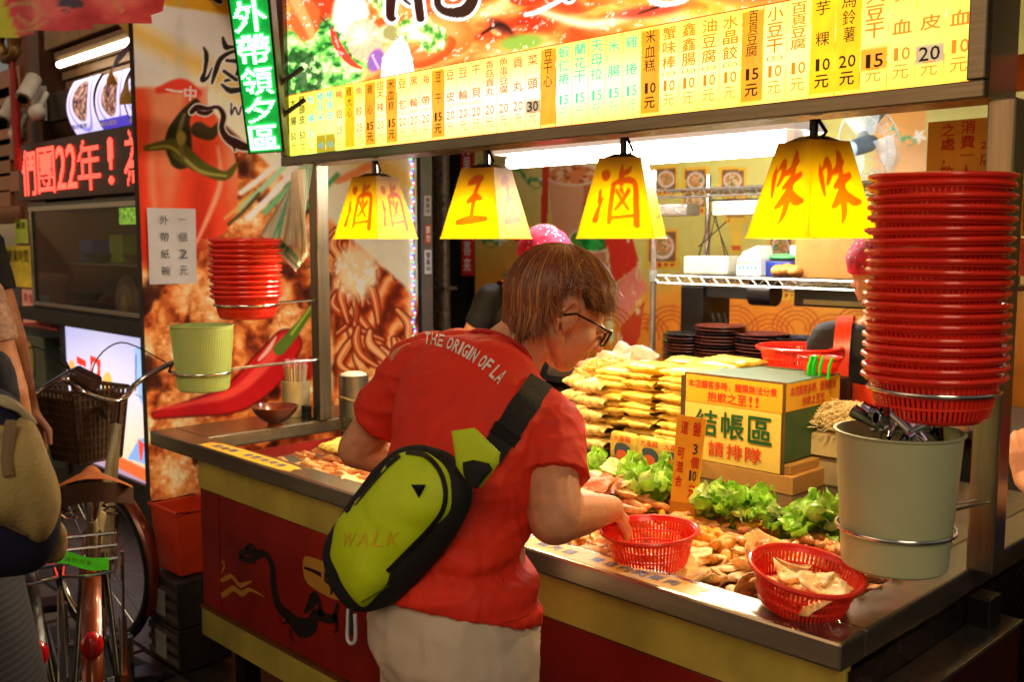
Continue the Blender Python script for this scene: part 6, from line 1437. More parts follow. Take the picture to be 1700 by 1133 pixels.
obj('glass_cup', MB().lathe([(0, 0), (.03, 0), (.036, .11), (.034, .11), (.028, .006), (0, .006)], (-.515, 2.12, .832), 24), M('cup_glass', '#c8ccd0', r=.08, tr=.9, var=0), smooth=40, label='clear plastic cup on the counter at the right edge', cat='cup')

# ================================================================== people
def V3(*a): return Vector(a)
def frame(F, up=(0, 0, 1)):
    F = Vector(F).normalized(); Rr = F.cross(Vector(up)).normalized(); U = Rr.cross(F).normalized(); return F, Rr, U
def add_hand(mb, W_, d, n, side, s=1., curl=.6):
    """palm, four fingers and a thumb; d along the hand, n out of the back of the hand"""
    d = Vector(d).normalized(); n = Vector(n); n = (n-d*n.dot(d)).normalized(); w = d.cross(n).normalized()*side
    P = lambda a, b, c: W_+d*a*s+w*b*s+n*c*s
    for b in (-.026, -.009, .009, .026): mb.cap(P(0, b*.7, 0), .015*s, P(.075, b, .002), .0125*s, 8)
    for b, L in ((.029, .066), (.010, .076), (-.010, .072), (-.029, .056)):
        a0 = .078; p = P(a0, b, .002); dd = d.copy()
        for i, f in enumerate((.45, .32, .25)):
            ang = curl*(.55+.35*i); dd = (dd*math.cos(ang)-n*math.sin(ang)).normalized(); q = p+dd*L*f*s*1.05
            mb.cap(p, (.0095-.0008*i)*s, q, (.0088-.001*i)*s, 8); p = q
    p = P(.018, .028, -.004); q = P(.05, .055, -.016); r_ = P(.082, .058, -.034); mb.cap(p, .014*s, q, .0115*s, 8); mb.cap(q, .0115*s, r_, .009*s, 8)
def add_head(mb, C, F, Rr, U, s=1., nose=True):
    H = lambda f, r, u: C+F*(f*s)+Rr*(r*s)+U*(u*s)
    Rm = Matrix((F, Rr, U)).transposed()
    mb.ball(H(-.012, 0, .018), (.098*s, .076*s, .088*s), Rm, 24, 16)
    mb.ball(H(.035, 0, -.035), (.058*s, .057*s, .068*s), Rm, 20, 14)
    mb.ball(H(.052, 0, -.083), (.03*s, .034*s, .026*s), Rm, 14, 10)
    for sd in (-1, 1):
        mb.ball(H(.050, sd*.034, -.03), (.034*s, .026*s, .034*s), Rm, 14, 10)
        mb.cap(H(-.005, sd*.052, -.052), .02*s, H(.045, sd*.022, -.092), .018*s, 10)
        for k in range(9):
            a = R(-60+k*36); mb.ball(H(-.012-.017*math.cos(a)*.9, sd*(.088+.007*math.sin(a+1)), -.014+.033*math.sin(a)), .0066*s, None, 8, 6)
        mb.ball(H(-.004, sd*.080, -.012), (.019*s, .008*s, .028*s), Rm, 12, 8)
        mb.ball(H(.082, sd*.031, .004), (.013*s, .018*s, .009*s), Rm, 10, 8)
    mb.cap(H(.088, 0, .012), .008*s, H(.106, 0, -.028), .0125*s, 8)
    for sd in (-1, 1): mb.ball(H(.096, sd*.012, -.032), .008*s, None, 8, 6)
    mb.ball(H(.088, 0, -.053), (.010*s, .021*s, .006*s), Rm, 12, 8); mb.ball(H(.085, 0, -.062), (.010*s, .018*s, .006*s), Rm, 12, 8)
    return H
def loft(mb, secs, n=28, p=2.3):
    """secs: centre, across vector, forward vector (half sizes)"""
    vs = []; fs = []
    for c, a, b in secs:
        for k in range(n):
            t = 2*math.pi*k/n; ct, st = math.cos(t), math.sin(t); rr = (abs(ct)**p+abs(st)**p)**(-1/p)
            vs.append(Vector(c)+Vector(a)*rr*ct+Vector(b)*rr*st)
    m = len(secs)
    for i in range(m-1):
        for k in range(n): k2 = (k+1) % n; fs.append((i*n+k, i*n+k2, (i+1)*n+k2, (i+1)*n+k))
    fs.append(tuple(range(n-1, -1, -1))); fs.append(tuple((m-1)*n+k for k in range(n)))
    return mb.add(vs, fs)
def folds(me, amp, fr, stretch=(1, 1, 1), seed=0, cond=None):
    me.update(); nr = [v.normal.copy() for v in me.vertices]
    for v, n in zip(me.vertices, nr):
        q = Vector((v.co.x*stretch[0], v.co.y*stretch[1], v.co.z*stretch[2]))*fr+Vector((seed, 0, 0))
        h = noise.noise(q)+.45*noise.noise(q*2.1); h = .35-1.9*abs(h)**.8 if abs(h) < .5 else -.7
        v.co += n*h*amp*(cond(v.co) if cond else 1)
    me.update()
skin = M('skin', '#c88a64', r=.5, var=.10, sc=35, sss=.06, bump=.3, bsc=320)
hair_col = [hl(h) for h in ('#6c3616', '#7e441e', '#925628', '#5a2e12', '#a46c38', '#743c18')]

# ---- the customer in the red shirt
pc = thing('person', 'customer with short brown hair in a red T-shirt leaning over the food tray', 'person', (-1.37, 1.19, 0))
hC = V3(-1.441, 1.559, 1.350); hF, hR, hU = frame((.42, .76, -.50))
sk = MB()
HH = add_head(sk, hC, hF, hR, hU, 1.06)
nk = V3(-1.505, 1.44, 1.262)
sk.cap(HH(-.035, 0, -.055), .052, nk, .056)
sk.cap(HH(-.02, 0, -.07), .045, V3(-1.49, 1.47, 1.24), .054)
loft(sk, [(V3(-1.37, 1.19, .76), V3(.15, 0, 0), V3(0, .12, 0)), (V3(-1.39, 1.22, .98), V3(.135, 0, 0), V3(0, .10, 0)), (V3(-1.45, 1.33, 1.17), V3(.15, 0, 0), V3(0, .09, -.03)), (V3(-1.49, 1.40, 1.235), V3(.10, 0, 0), V3(0, .06, -.03))], 20)
Ls, Rs = V3(-1.665, 1.335, 1.220), V3(-1.328, 1.395, 1.145)
Le, Re = V3(-1.825, 1.30, 1.03), V3(-1.215, 1.300, .995)
Lh, Rh = V3(-1.68, 1.53, .93), V3(-1.30, 1.56, .945)
sk.cap(V3(-1.46, 1.37, 1.19), .07, Ls, .062).cap(V3(-1.46, 1.37, 1.18), .07, Rs, .062)
sk.cap(Ls, .052, Le, .046).cap(Le, .046, Lh, .028)
sk.cap(Rs, .056, Re, .052).cap(Re, .051, Re.lerp(Rh, .45), .044).cap(Re.lerp(Rh, .45), .044, Rh, .028)
add_hand(sk, Rh, (-.45, .75, -.35), (.5, .2, .8), 1, .95, .75)
add_hand(sk, Lh, (.3, .85, -.35), (.1, .3, .9), -1, .95, .6)
for x in (-1.455, -1.285):
    sk.cap(V3(x, 1.19, .76), .085, V3(x, 1.20, .42), .052).cap(V3(x, 1.20, .42), .05, V3(x, 1.17, .08), .035).cap(V3(x, 1.16, .05), .035, V3(x, 1.29, .035), .03)
me = blob(sk, .0052, 4, .5, 'body'); me.materials.append(skin); link('body', me, pc)
# trousers
tr = MB()
loft(tr, [(V3(-1.37, 1.195, .93), V3(.12, 0, 0), V3(0, .10, 0)), (V3(-1.37, 1.185, .85), V3(.160, 0, 0), V3(0, .134, 0)), (V3(-1.37, 1.185, .78), V3(.172, 0, 0), V3(0, .144, 0)), (V3(-1.37, 1.185, .74), V3(.176, 0, 0), V3(0, .146, 0)), (V3(-1.37, 1.19, .68), V3(.165, 0, 0), V3(0, .12, 0))])
for x in (-1.46, -1.28): tr.cap(V3(x, 1.19, .74), .098, V3(x, 1.20, .44), .075).cap(V3(x, 1.20, .44), .074, V3(x, 1.18, .12), .064)
me = blob(tr, .009, 3, .5, 'trousers'); folds(me, .007, 11, (1, 1, .8), 3); me.materials.append(M('white_cotton', '#b8aa98', r=.75, var=.05, bump=.2, bsc=300)); link('trousers', me, pc)
obj('shoe', MB().ball((-1.46, 1.24, .035), (.045, .12, .04)), M('shoe_white', '#b0a89c', r=.5), pc, smooth=180); obj('shoe', MB().ball((-1.28, 1.24, .035), (.045, .12, .04)), M('shoe_white'), pc, smooth=180)
# shirt
sh = MB()
def sec(c, a, b, t): t = R(t); return (V3(*c), V3(a, .03*a, 0), V3(0, b*math.cos(t), -b*math.sin(t)))
loft(sh, [sec((-1.375, 1.185, .815), .180, .152, 16), sec((-1.375, 1.185, .86), .176, .148, 16), sec((-1.385, 1.195, .95), .155, .130, 20), sec((-1.405, 1.235, 1.03), .157, .124, 28), sec((-1.44, 1.28, 1.11), .172, .12, 34), sec((-1.47, 1.33, 1.185), .184, .116, 40), sec((-1.485, 1.375, 1.240), .160, .098, 44), sec((-1.497, 1.415, 1.258), .105, .072, 46), sec((-1.505, 1.432, 1.270), .078, .06, 46)], 32)
def sleeve(p0, r0, p1, r1, bulge=.0):
    t = (p1-p0).normalized(); P = [p0.lerp(p1, f) for f in (0, .25, .5, .75, 1)]; sh.tube(P, [r0+(r1-r0)*f for f in (0, .25, .5, .75, 1)], 20)
sh.ball(Ls+V3(.01, 0, -.005), .067).ball(Rs+V3(-.005, 0, -.005), .073)
sh.cap(V3(-1.48, 1.36, 1.222), .088, Ls+V3(.02, 0, 0), .070).cap(V3(-1.46, 1.37, 1.195), .085, Rs+V3(-.02, 0, 0), .075)
sleeve(Ls, .068, Ls.lerp(Le, .62), .072); sleeve(Rs, .074, Rs.lerp(Re, .60)+V3(0, 0, -.01), .078)
sh.ball(PY(716, 603, 1.40), .072).ball(PY(765, 605, 1.43), .082).ball(PY(690, 612, 1.38), .07)
me = blob(sh, .0065, 9, .5, 'shirt')
def fold_amt(c): return 1.0 if c.z < 1.0 else .35+.0
folds(me, .009, 6.5, (.8, .5, 2.4), 5, lambda c: 1.0 if c.z < 1.04 else .5)
folds(me, .004, 17, (1.6, 1.2, .6), 9, lambda c: .8)
# drawn creases running from the armpit and where the shirt bunches at the waist
me.update()
for v in me.vertices:
    c = v.co
    if c.z < 1.03 and c.x > -1.42:
        v.co += v.normal*.010*math.sin((c.z*1.0+c.x*.25-.1*c.y)*75)*min(1, (1.03-c.z)*9)*min(1, max(0, (c.x+1.42)*7))*max(0, min(1, (c.z-.83)*12))
me.materials.append(M('red_cotton', '#d0280c', r=.72, var=.05, sc=20, bump=.15, bsc=400)); me.update(); me.shade_smooth()
SH_ME = me.copy(); shirt = link('shirt', me, pc)
shb = BVHTree.FromPolygons([v.co[:] for v in SH_ME.vertices], [p.vertices[:] for p in SH_ME.polygons])
def on_shirt(px, py, lift=.0015):
    d = ray(px, py).normalized(); h = shb.ray_cast(CO, d)
    if h[0] is None: return None
    n = h[1] if h[1].dot(d) < 0 else -h[1]
    return h[0]+n*lift
def neckband():
    pts = []
    c = V3(-1.505, 1.434, 1.268); a = V3(.082, .003, 0); b = V3(0, .062*math.cos(R(46)), -.062*math.sin(R(46)))
    for k in range(32): t = 2*math.pi*k/32; pts.append(c+a*math.cos(t)+b*math.sin(t))
    return pts
obj('neckband', MB().tube(neckband(), .0055, 8, closed=True), M('red_rib', '#a8180e', r=.75), shirt, smooth=60)
def ring_on(c, ax_, rad, n=64, lift=.0006):
    ax_ = Vector(ax_).normalized(); u = ax_.orthogonal().normalized(); w = ax_.cross(u); out = []
    for k in range(n):
        d = u*math.cos(2*math.pi*k/n)+w*math.sin(2*math.pi*k/n); h = shb.ray_cast(c+d*rad, -d)
        if h[0] is not None and (h[0]-c).length < rad: out.append(h[0]+d*lift)
    return out
red_st = M('red_stitch', '#8c1408', r=.8)
for c, a_, rad in ((V3(-1.375, 1.185, .838), (0, -.05, 1), .3),):
    rg = ring_on(c, a_, rad)
    if len(rg) > 20: obj('seam', MB().tube(rg, .0011, 4, closed=True), red_st, shirt)
# print across the shoulders
path = cr([(703, 562, 0), (738, 568, 0), (775, 584, 0), (808, 606, 0), (835, 630, 0), (868, 661, 0)], 12)
cum = [0]
for a, b in zip(path[:-1], path[1:]): cum.append(cum[-1]+math.hypot(b[0]-a[0], b[1]-a[1]))
def at_len(s):
    s = max(0, min(cum[-1]-.01, s)); i = max(k for k in range(len(cum)) if cum[k] <= s); i = min(i, len(path)-2); f = (s-cum[i])/(cum[i+1]-cum[i])
    t = Vector((path[i+1][0]-path[i][0], path[i+1][1]-path[i][1])).normalized(); return Vector((path[i][0]+(path[i+1][0]-path[i][0])*f, path[i][1]+(path[i+1][1]-path[i][1])*f)), t
mb = MB(); s = 2
for ch_ in 'THE ORIGIN OF LA':
    if ch_ == ' ': s += 5; continue
    wch = 3.5 if ch_ == 'I' else 9.4; v, f = GLY[('x', ch_)]; c0, t0 = at_len(s+wch/2); n0 = Vector((-t0.y, t0.x)); out = []
    for x, y, _z in v:
        q = c0+t0*((x-.5)*wch)-n0*((y-.5)*(20+s*.04)); p = on_shirt(q.x, q.y, .0015+_z); out.append(p)
    if all(p is not None for p in out): mb.add(out, f)
    s += wch+2.0
mark('shirt_print', mb, '#d8d4d0', shirt)
# hair: a shell and many strands
HR = (.096, .118, .108); hc2 = HH(-.016, 0, .020)
ax = (hU*.92-hF*.38).normalized(); f2 = (hF-ax*hF.dot(ax)).normalized(); r2 = f2.cross(ax).normalized()
def hair_end(ph):   # ph: 0 front, +-pi/2 sides, pi back (degrees of polar angle)
    c = math.cos(ph); a = abs(math.degrees(math.atan2(math.sin(ph), c)))
    return float(np.interp(a, [0, 30, 55, 70, 82, 112, 124, 135, 155, 180], [86, 95, 101, 98, 68, 70, 118, 136, 144, 148]))
def hp(th, ph, k=1.):
    d = ax*math.cos(th)+(f2*math.cos(ph)+r2*math.sin(ph))*math.sin(th)
    q = Vector((d.dot(hR)/HR[0], d.dot(hF)/HR[1], d.dot(hU)/HR[2]))
    if th > R(106) and abs(ph) > 1.9: return hp(R(106), ph, k)+(-hU*.86+hF*.22-V3(0, 0, .25)).normalized()*.112*(th-R(106))
    return hc2+d*(k/q.length)
cap_ = MB(); NU, NV = 72, 22; vs = []; fs = []
for lay in (1.0, .93):
    for j in range(NV):
        for i in range(NU):
            ph = 2*math.pi*i/NU; vs.append(hp(R(2+(hair_end(ph)-3)*j/(NV-1)), ph, lay+.012*math.sin(ph*23+j*.3)*(j/NV)))
for L in range(2):
    for j in range(NV-1):
        for i in range(NU): i2 = (i+1) % NU; b_ = L*NU*NV; fs.append((b_+j*NU+i, b_+j*NU+i2, b_+(j+1)*NU+i2, b_+(j+1)*NU+i))
for i in range(NU): i2 = (i+1) % NU; a_ = (NV-1)*NU; fs.append((a_+i, a_+i2, NU*NV+a_+i2, NU*NV+a_+i))
fs.append(tuple(range(NU))); cap_.add(vs, fs)
hair_m = M('hair_brown', None, r=.38, attr=True, var=.12, sc=60); hair_m.node_tree.nodes['Principled BSDF'].inputs['Specular IOR Level'].default_value = .6
hb = obj('hair', cap_, M('hair_base', '#3c220f', r=.5, var=.25, sc=40), pc, smooth=60)
rs = random.Random(3); SV = []; SF = []; SCC = []
for k in range(5200):
    ph = rs.uniform(-math.pi, math.pi); th0 = R(rs.uniform(1, 58)) if rs.random() < .75 else R(rs.uniform(50, 85)); e = hair_end(ph)-38*rs.random()**2.2+rs.uniform(-3, 6)+8*noise.noise(Vector((ph*7, 3, 1)))
    th1 = R(e); drift = rs.uniform(-.10, .10)+.30*math.sin(ph)*-1*.4; lift = rs.uniform(.99, 1.055)+.02*math.sin(ph*9); n_ = 9; wdt = rs.uniform(.0007, .0014)
    clump = noise.noise(Vector((ph*6, 0, 2)))*.22
    pts = []
    for i in range(n_):
        f = i/(n_-1); th = th0+(th1-th0)*f; pts.append(hp(th, ph+(drift+clump)*f*f*1.4, lift+.02*math.sin(f*3.1)+.035*noise.noise(Vector((ph*7, f*1.5, 5)))*f+(.0 if abs(ph) > 2 else .03*f*f)))
    fly = V3(rs.gauss(0, 1), rs.gauss(0, 1), rs.gauss(0, 1))*(.004 if rs.random() < .85 else .012); pts[-1] += fly; pts[-2] += fly*.45
    shade = Vector(hair_col[min(5, int(rs.random()*6))])
    base = len(SV)
    for i, p in enumerate(pts):
        t = (pts[min(i+1, n_-1)]-pts[max(i-1, 0)]).normalized(); nn = (p-hc2).normalized(); sd = t.cross(nn).normalized(); w_ = wdt*(1 if i < n_-2 else .6 if i == n_-2 else .15)
        SV += [p-sd*w_, p+nn*w_*.9, p+sd*w_]; SCC += [shade]*3
    for i in range(n_-1):
        for q in range(2): SF.append((base+i*3+q, base+i*3+q+1, base+i*3+3+q+1, base+i*3+3+q))
m_ = bpy.data.meshes.new('strands'); m_.from_pydata(SV, [], SF); at = m_.color_attributes.new('Col', 'FLOAT_COLOR', 'POINT')
at.data.foreach_set('color', np.array([[c[0], c[1], c[2], 1] for c in SCC], dtype=np.float32).ravel()); m_.materials.append(hair_m); m_.shade_smooth(); link('strands', m_, hb, kind='stuff')
# glasses
gt = thing('glasses', 'black rimmed glasses worn by the leaning customer', 'glasses', tuple(HH(.09, 0, .0)))
gb = MB()
for sd in (-1, 1):
    ring = [HH(.107-.004*abs(math.sin(a))*0-abs(sd*.034+.024*math.cos(a))*.22, sd*.034+.025*math.copysign(abs(math.cos(a))**.7, math.cos(a)), -.006+.018*math.copysign(abs(math.sin(a))**.7, math.sin(a))) for a in [i*math.pi/12 for i in range(24)]]
    obj('rim', MB().tube(ring, .0024, 6, closed=True), M('frame_black', '#0c0a0a', r=.2), gt, smooth=60)
    obj('temple', MB().tube([HH(.093, sd*.060, .004), HH(.06, sd*.079, .004), HH(.0, sd*.088, .0), HH(-.02, sd*.086, -.014)], .0024, 6), M('frame_black'), gt, smooth=60)
    obj('lens', MB().add(ring, [tuple(range(24))]), M('lens_glass', '#e8c060', r=.05, alpha=.25), gt)
obj('bridge', MB().tube([HH(.105, -.01, 0), HH(.108, 0, .004), HH(.105, .01, 0)], .0022, 6), M('frame_black'), gt)

# ---- sling bag on the customer's back
bo = V3(-1.45, 1.02, .93); bn = V3(.22, -.95, .12).normalized()
def BP(x, y, lift=0.): return PP(x, y, bo+bn*lift, bn)
bagt = thing('sling_bag', 'lime green and black sling bag worn across the red shirt', 'bag', tuple(BP(650, 900)))
blkf = M('black_nylon', '#08080a', r=.75, var=.1, bump=.3, bsc=120); limef = M('lime_fabric', '#b4d010', r=.55, var=.07, sc=10, bump=.25, bsc=25)
outer = cr([(668, 742, 0), (714, 742, 0), (752, 757, 0), (783, 803, 0), (776, 853, 0), (732, 922, 0), (664, 996, 0), (600, 1017, 0), (557, 985, 0), (541, 930, 0), (548, 895, 0), (570, 858, 0), (600, 815, 0), (640, 765, 0)], 5, True)
mb = MB().inflate([BP(x, y) for x, y, _ in outer], bn, .050, .03, 10, 2.8); me = mb.mesh('body', 60, 0, blkf); wob(me, .003, 20, 1); link('body', me, bagt)
inner = cr([(668, 752, 0), (702, 750, 0), (736, 768, 0), (754, 800, 0), (755, 843, 0), (728, 882, 0), (654, 968, 0), (614, 1006, 0), (596, 1002, 0), (568, 962, 0), (549, 922, 0), (564, 868, 0), (590, 838, 0), (618, 806, 0), (648, 768, 0)], 5, True)
mb = MB().inflate([BP(x, y, .018) for x, y, _ in inner], bn, .050, 0, 12, 2.4); me = mb.mesh('front_panel', 80, 0, limef)
for v in me.vertices:
    q = v.co; v.co += bn*.007*(noise.noise(Vector((q.x*9, q.y*9, q.z*14)))+.6*noise.noise(Vector((q.x*25+q.z*20, 1, q.z*9))))
fpan = link('front_panel', me, bagt); fm2 = me.copy(); fm2.transform(Matrix.Translation(origin_of(bagt)))
bb = BVHTree.FromPolygons([v.co[:] for v in fm2.vertices], [p.vertices[:] for p in fm2.polygons])
def on_bag(px, py, lift=.002):
    d = ray(px, py).normalized(); h = bb.ray_cast(CO, d)
    if h[0] is None: return BP(px, py, .03)
    n = h[1] if h[1].dot(d) < 0 else -h[1]; return h[0]+n*lift
def ribbon(pts, w, fn, lift, th=.002, n=5):
    """flat band: (x, y) path laid on a surface"""
    q = cr([(a, b, 0) for a, b in pts], n); A = []; B = []; m = len(q)
    for i in range(m):
        t = Vector((q[min(i+1, m-1)][0]-q[max(i-1, 0)][0], q[min(i+1, m-1)][1]-q[max(i-1, 0)][1])).normalized(); w_ = (w[0]+(w[1]-w[0])*i/(m-1) if isinstance(w, tuple) else w)/2
        a = fn(q[i][0]-t.y*w_, q[i][1]+t.x*w_, lift); b = fn(q[i][0]+t.y*w_, q[i][1]-t.x*w_, lift)
        if a is None or b is None: continue
        A.append(a); B.append(b)
    m = len(A); mb = MB(); out = [(p-CO).normalized()*-th for p in A]
    A2 = [a+o for a, o in zip(A, out)]; B2 = [b+o for b, o in zip(B, out)]
    mb.add(A+B+A2+B2, [(i+2*m, i+1+2*m, m+i+1+2*m, m+i+2*m) for i in range(m-1)]+[(i, i+1, i+1+2*m, i+2*m) for i in range(m-1)]+[(m+i, m+i+1, m+i+1+2*m, m+i+2*m) for i in range(m-1)]); return mb
obj('zip', ribbon([(674, 752), (706, 758), (729, 782), (739, 815), (735, 846), (714, 876), (672, 920), (643, 949)], 8, on_bag, .002), blkf, bagt, smooth=60)
obj('zip', ribbon([(664, 757), (640, 778), (615, 806), (588, 838)], 7, on_bag, .002), blkf, bagt, smooth=60)
obj('zip_pull', MB().tube([BP(590, 838, .045), BP(580, 848, .05), BP(576, 850, .05)], .005, 6), blkf, bagt, smooth=60)
obj('piping', ribbon([(692, 926), (655, 965), (618, 990), (600, 1000)], 3, on_bag, .001), M('lime_dark', '#6c8410', r=.6), bagt)
b0 = [on_bag(x, y, .004) for x, y in ((684, 806), (708, 806), (697, 828))]; cc_ = sum(b0, Vector())/3-ray(695, 812).normalized()*.008
obj('badge', MB().add(b0+[cc_], [(0, 1, 3), (1, 2, 3), (2, 0, 3)]), M('badge_gloss', '#0a0a0c', r=.08, coat=1), bagt)
mb = MB()
for i, ch_ in enumerate('WALK'):
    v, f = GLY[('b', ch_)]; mb.add([on_bag(566+i*25+x*20+y*6, 908-y*24-i*.5+x*2, .0012+z_) for x, y, z_ in v], f)
mark('lettering', mb, '#c8b41c', bagt)
pad = [(750, 716), (787, 711), (829, 752), (826, 772), (798, 810), (775, 800), (758, 775)]
obj('strap_pad', MB().inflate([BP(x, y, .035) for x, y, _ in [(a+(c-a)*t, b+(d-b)*t, 0) for (a, b), (c, d) in zip(pad, pad[1:]+pad[:1]) for t in (0, .3, .6)]], bn, .006, .012, 5, 7), limef, bagt, smooth=60)
obj('buckle', MB().inflate([BP(x, y, .052) for x, y, _ in [(768, 768, 0), (786, 764, 0), (812, 770, 0), (818, 780, 0), (806, 792, 0), (792, 812, 0), (780, 810, 0), (770, 790, 0)]], bn, .006, .006, 4, 6), blkf, bagt, smooth=40)
st_ = ribbon([(806, 766), (838, 722), (862, 684), (884, 652), (906, 618)], (40, 44), lambda x, y, l: on_shirt(x, y, l), .006, .004, 6)
obj('strap', st_, blkf, bagt, smooth=60)
obj('strap_adjuster', ribbon([(830, 734), (842, 716)], 45, lambda x, y, l: on_shirt(x, y, l), .009, .002), M('black_plastic', '#08080a', r=.3), bagt, smooth=40)
lp = [BP(x, y, .03) for x, y in ((578, 1012), (577, 1040), (577, 1062), (584, 1070), (590, 1060), (589, 1020))]
obj('hanging_loop', MB().tube(cr(lp, 4), .0035, 6), M('loop_grey', '#a8a8ac', r=.4), bagt, smooth=60); obj('loop_strap', MB().tube([BP(583, 1010, .03), BP(583, 1055, .03)], .004, 6), blkf, bagt)

# ---- general builder for the other people
def person(label, base, h, face, top, bottom, arms, parts=(), lean=(0, 0), hair='#140c08', group=None, bandana=False, headF=None, skincol=None, sleeve_f=.5, hd=(.04, 1.53)):
    """base: feet point; face: facing direction; arms: for each side (elbow, hand) offsets in the body frame (right, forward, up)"""
    b = V3(*base); F = Vector(face).normalized(); Rr = F.cross(V3(0, 0, 1)).normalized(); t = thing('person', label, 'person', base, group); k = h/1.65
    B = lambda r, f, u: b+Rr*(r*k)+F*((f+lean[0]*max(0, (u-.85))/.5)*k)+V3(0, 0, (u-lean[1]*max(0, (u-.85))/.5)*k)
    s_ = skincol or skin; sk = MB(); hF_, hR_, hU_ = frame(headF or (F.x, F.y, -.25)); C = B(0, hd[0], hd[1])
    H = add_head(sk, C, hF_, hR_, hU_, k*1.0); sk.cap(H(-.03, 0, -.06), .052*k, B(0, 0, 1.36), .056*k)
    loft(sk, [(B(0, 0, .84), Rr*.13*k, F*.10*k), (B(0, 0, 1.05), Rr*.11*k, F*.08*k), (B(0, 0, 1.28), Rr*.14*k, F*.085*k), (B(0, 0, 1.37), Rr*.08*k, F*.05*k)], 16)
    S = {}
    for sd, (e, w) in zip((-1, 1), arms):
        s0 = B(sd*.16, 0, 1.31); e_ = B(*e); w_ = B(*w); S[sd] = (s0, e_); sk.cap(B(sd*.05, 0, 1.32), .055*k, s0, .048*k).cap(s0, .045*k, e_, .037*k).cap(e_, .038*k, w_, .026*k)
        add_hand(sk, w_, w_-e_, Rr.cross(w_-e_) if abs(Rr.dot((w_-e_).normalized())) < .9 else V3(0, 0, 1), sd, k, .5)
        sk.cap(B(sd*.085, 0, .84), .075*k, B(sd*.09, .01, .46), .05*k).cap(B(sd*.09, .01, .46), .048*k, B(sd*.09, -.01, .08), .034*k).cap(B(sd*.09, -.01, .05), .035*k, B(sd*.09, .12, .035), .028*k)
    me = blob(sk, .0075, 3, .5, 'body'); me.materials.append(s_); link('body', me, t)
    sh = MB(); loft(sh, [(B(0, 0, .82), Rr*.165*k, F*.13*k), (B(0, 0, 1.0), Rr*.15*k, F*.12*k), (B(0, 0, 1.2), Rr*.168*k, F*.12*k), (B(0, 0, 1.31), Rr*.155*k, F*.095*k), (B(0, 0, 1.365), Rr*.09*k, F*.065*k)], 24)
    for sd in (-1, 1): s0, e_ = S[sd]; sh.cap(B(sd*.06, 0, 1.30), .07*k, s0, .058*k); sh.tube([s0, s0.lerp(e_, sleeve_f*.5), s0.lerp(e_, sleeve_f)], [.058*k, .057*k, .055*k], 16)
    me = blob(sh, .010, 3, .5, 'shirt'); folds(me, .006, 9, (1, 1, 1.4), 4); me.materials.append(top); link('shirt', me, t)
    lg = MB(); loft(lg, [(B(0, 0, .92), Rr*.14*k, F*.11*k), (B(0, 0, .82), Rr*.16*k, F*.125*k), (B(0, 0, .74), Rr*.15*k, F*.11*k)], 20)
    for sd in (-1, 1): lg.cap(B(sd*.085, 0, .8), .088*k, B(sd*.09, .01, .46), .066*k).cap(B(sd*.09, .01, .46), .066*k, B(sd*.09, 0, .1), .055*k)
    me = blob(lg, .014, 2, .5, 'trousers'); me.materials.append(bottom); link('trousers', me, t)
    Rm = Matrix((hF_, hR_, hU_)).transposed()
    hm = M('hair_'+hair[1:], hair, r=.45, var=.3, sc=60, bump=.8, bsc=40, stretch=(1, 1, .2))
    obj('hair', MB().ball(H(-.024, 0, .026), (.101*k, .086*k, .093*k), Rm, 28, 18).ball(H(-.055, 0, -.03), (.06*k, .07*k, .06*k), Rm, 20, 12), hm, t, smooth=180)
    for sd in (-1, 1): obj('eye', MB().ball(H(.081, sd*.031, -.006), .0075*k, None, 10, 8), M('eye_dark', '#140c0a', r=.1), t, smooth=180)
    obj('lips', MB().ball(H(.093, 0, -.057), (.006*k, .019*k, .006*k), Rm, 12, 8), M('lips', '#a04c40', r=.4), t, smooth=180)
    return t, B, H, (hF_, hR_, hU_), k
navy = M('navy_cotton', '#07080e', r=.75, var=.1); dkt = M('dark_trousers', '#15141a', r=.8); apr = M('apron_vinyl', '#e04020', r=.3, var=.06, bump=.5, bsc=14, coat=.4)
pink = M('bandana_pink', '#cc2450', r=.75, var=.35, sc=45, bump=.4, bsc=30)
def bandana(t, H, fr, k, seed=0):
    hF_, hR_, hU_ = fr; Rm = Matrix((hF_, hR_, hU_)).transposed(); mb = MB().ball(H(-.02, 0, .035), (.112*k, .096*k, .098*k), Rm, 36, 22)
    me = mb.mesh('bandana', 180, 0, pink)
    for v in me.vertices: v.co += (v.co-H(-.02, 0, .03)).normalized()*.006*noise.noise(Vector(v.co)*30)
    # keep the upper part only
    bm = bmesh.new(); bm.from_mesh(me); bmesh.ops.bisect_plane(bm, geom=bm.verts[:]+bm.edges[:]+bm.faces[:], plane_co=H(-.02, 0, .018), plane_no=(hU_-hF_*.25), clear_inner=True); bm.to_mesh(me); bm.free()
    b = link('bandana', me, t)
    kn = MB().ball(H(-.125, 0, .02), .022*k)
    for sd in (-1, 1): kn.grid(lambda u, v: H(-.13-.05*v, sd*(.01+.05*v)+.02*(u-.5)*(1+v), .03-.06*v+.03*(u-.5)+.008*math.sin(v*9)), 6, 8)
    obj('knot', kn, pink, b, smooth=90)
    dm = MB(); rnd = random.Random(seed)
    for i in range(70):
        th, ph = rnd.uniform(.05, 1.25), rnd.uniform(0, 6.28); d = Vector((math.sin(th)*math.cos(ph), math.sin(th)*math.sin(ph), math.cos(th))); p = H(-.02, 0, .035)+Rm @ Vector((d.x*.1135*k, d.y*.0975*k, d.z*.0995*k)); n = (Rm @ d).normalized(); u = n.orthogonal().normalized(); w = n.cross(u); dm.add([p+n*.003+u*.003*math.cos(a)+w*.003*math.sin(a) for a in (0, 1.05, 2.1, 3.14, 4.2, 5.2)], [(0, 1, 2, 3, 4, 5)])
    obj('dots', dm, M('dot_white', '#f0e4e8', r=.7), b, kind='stuff')
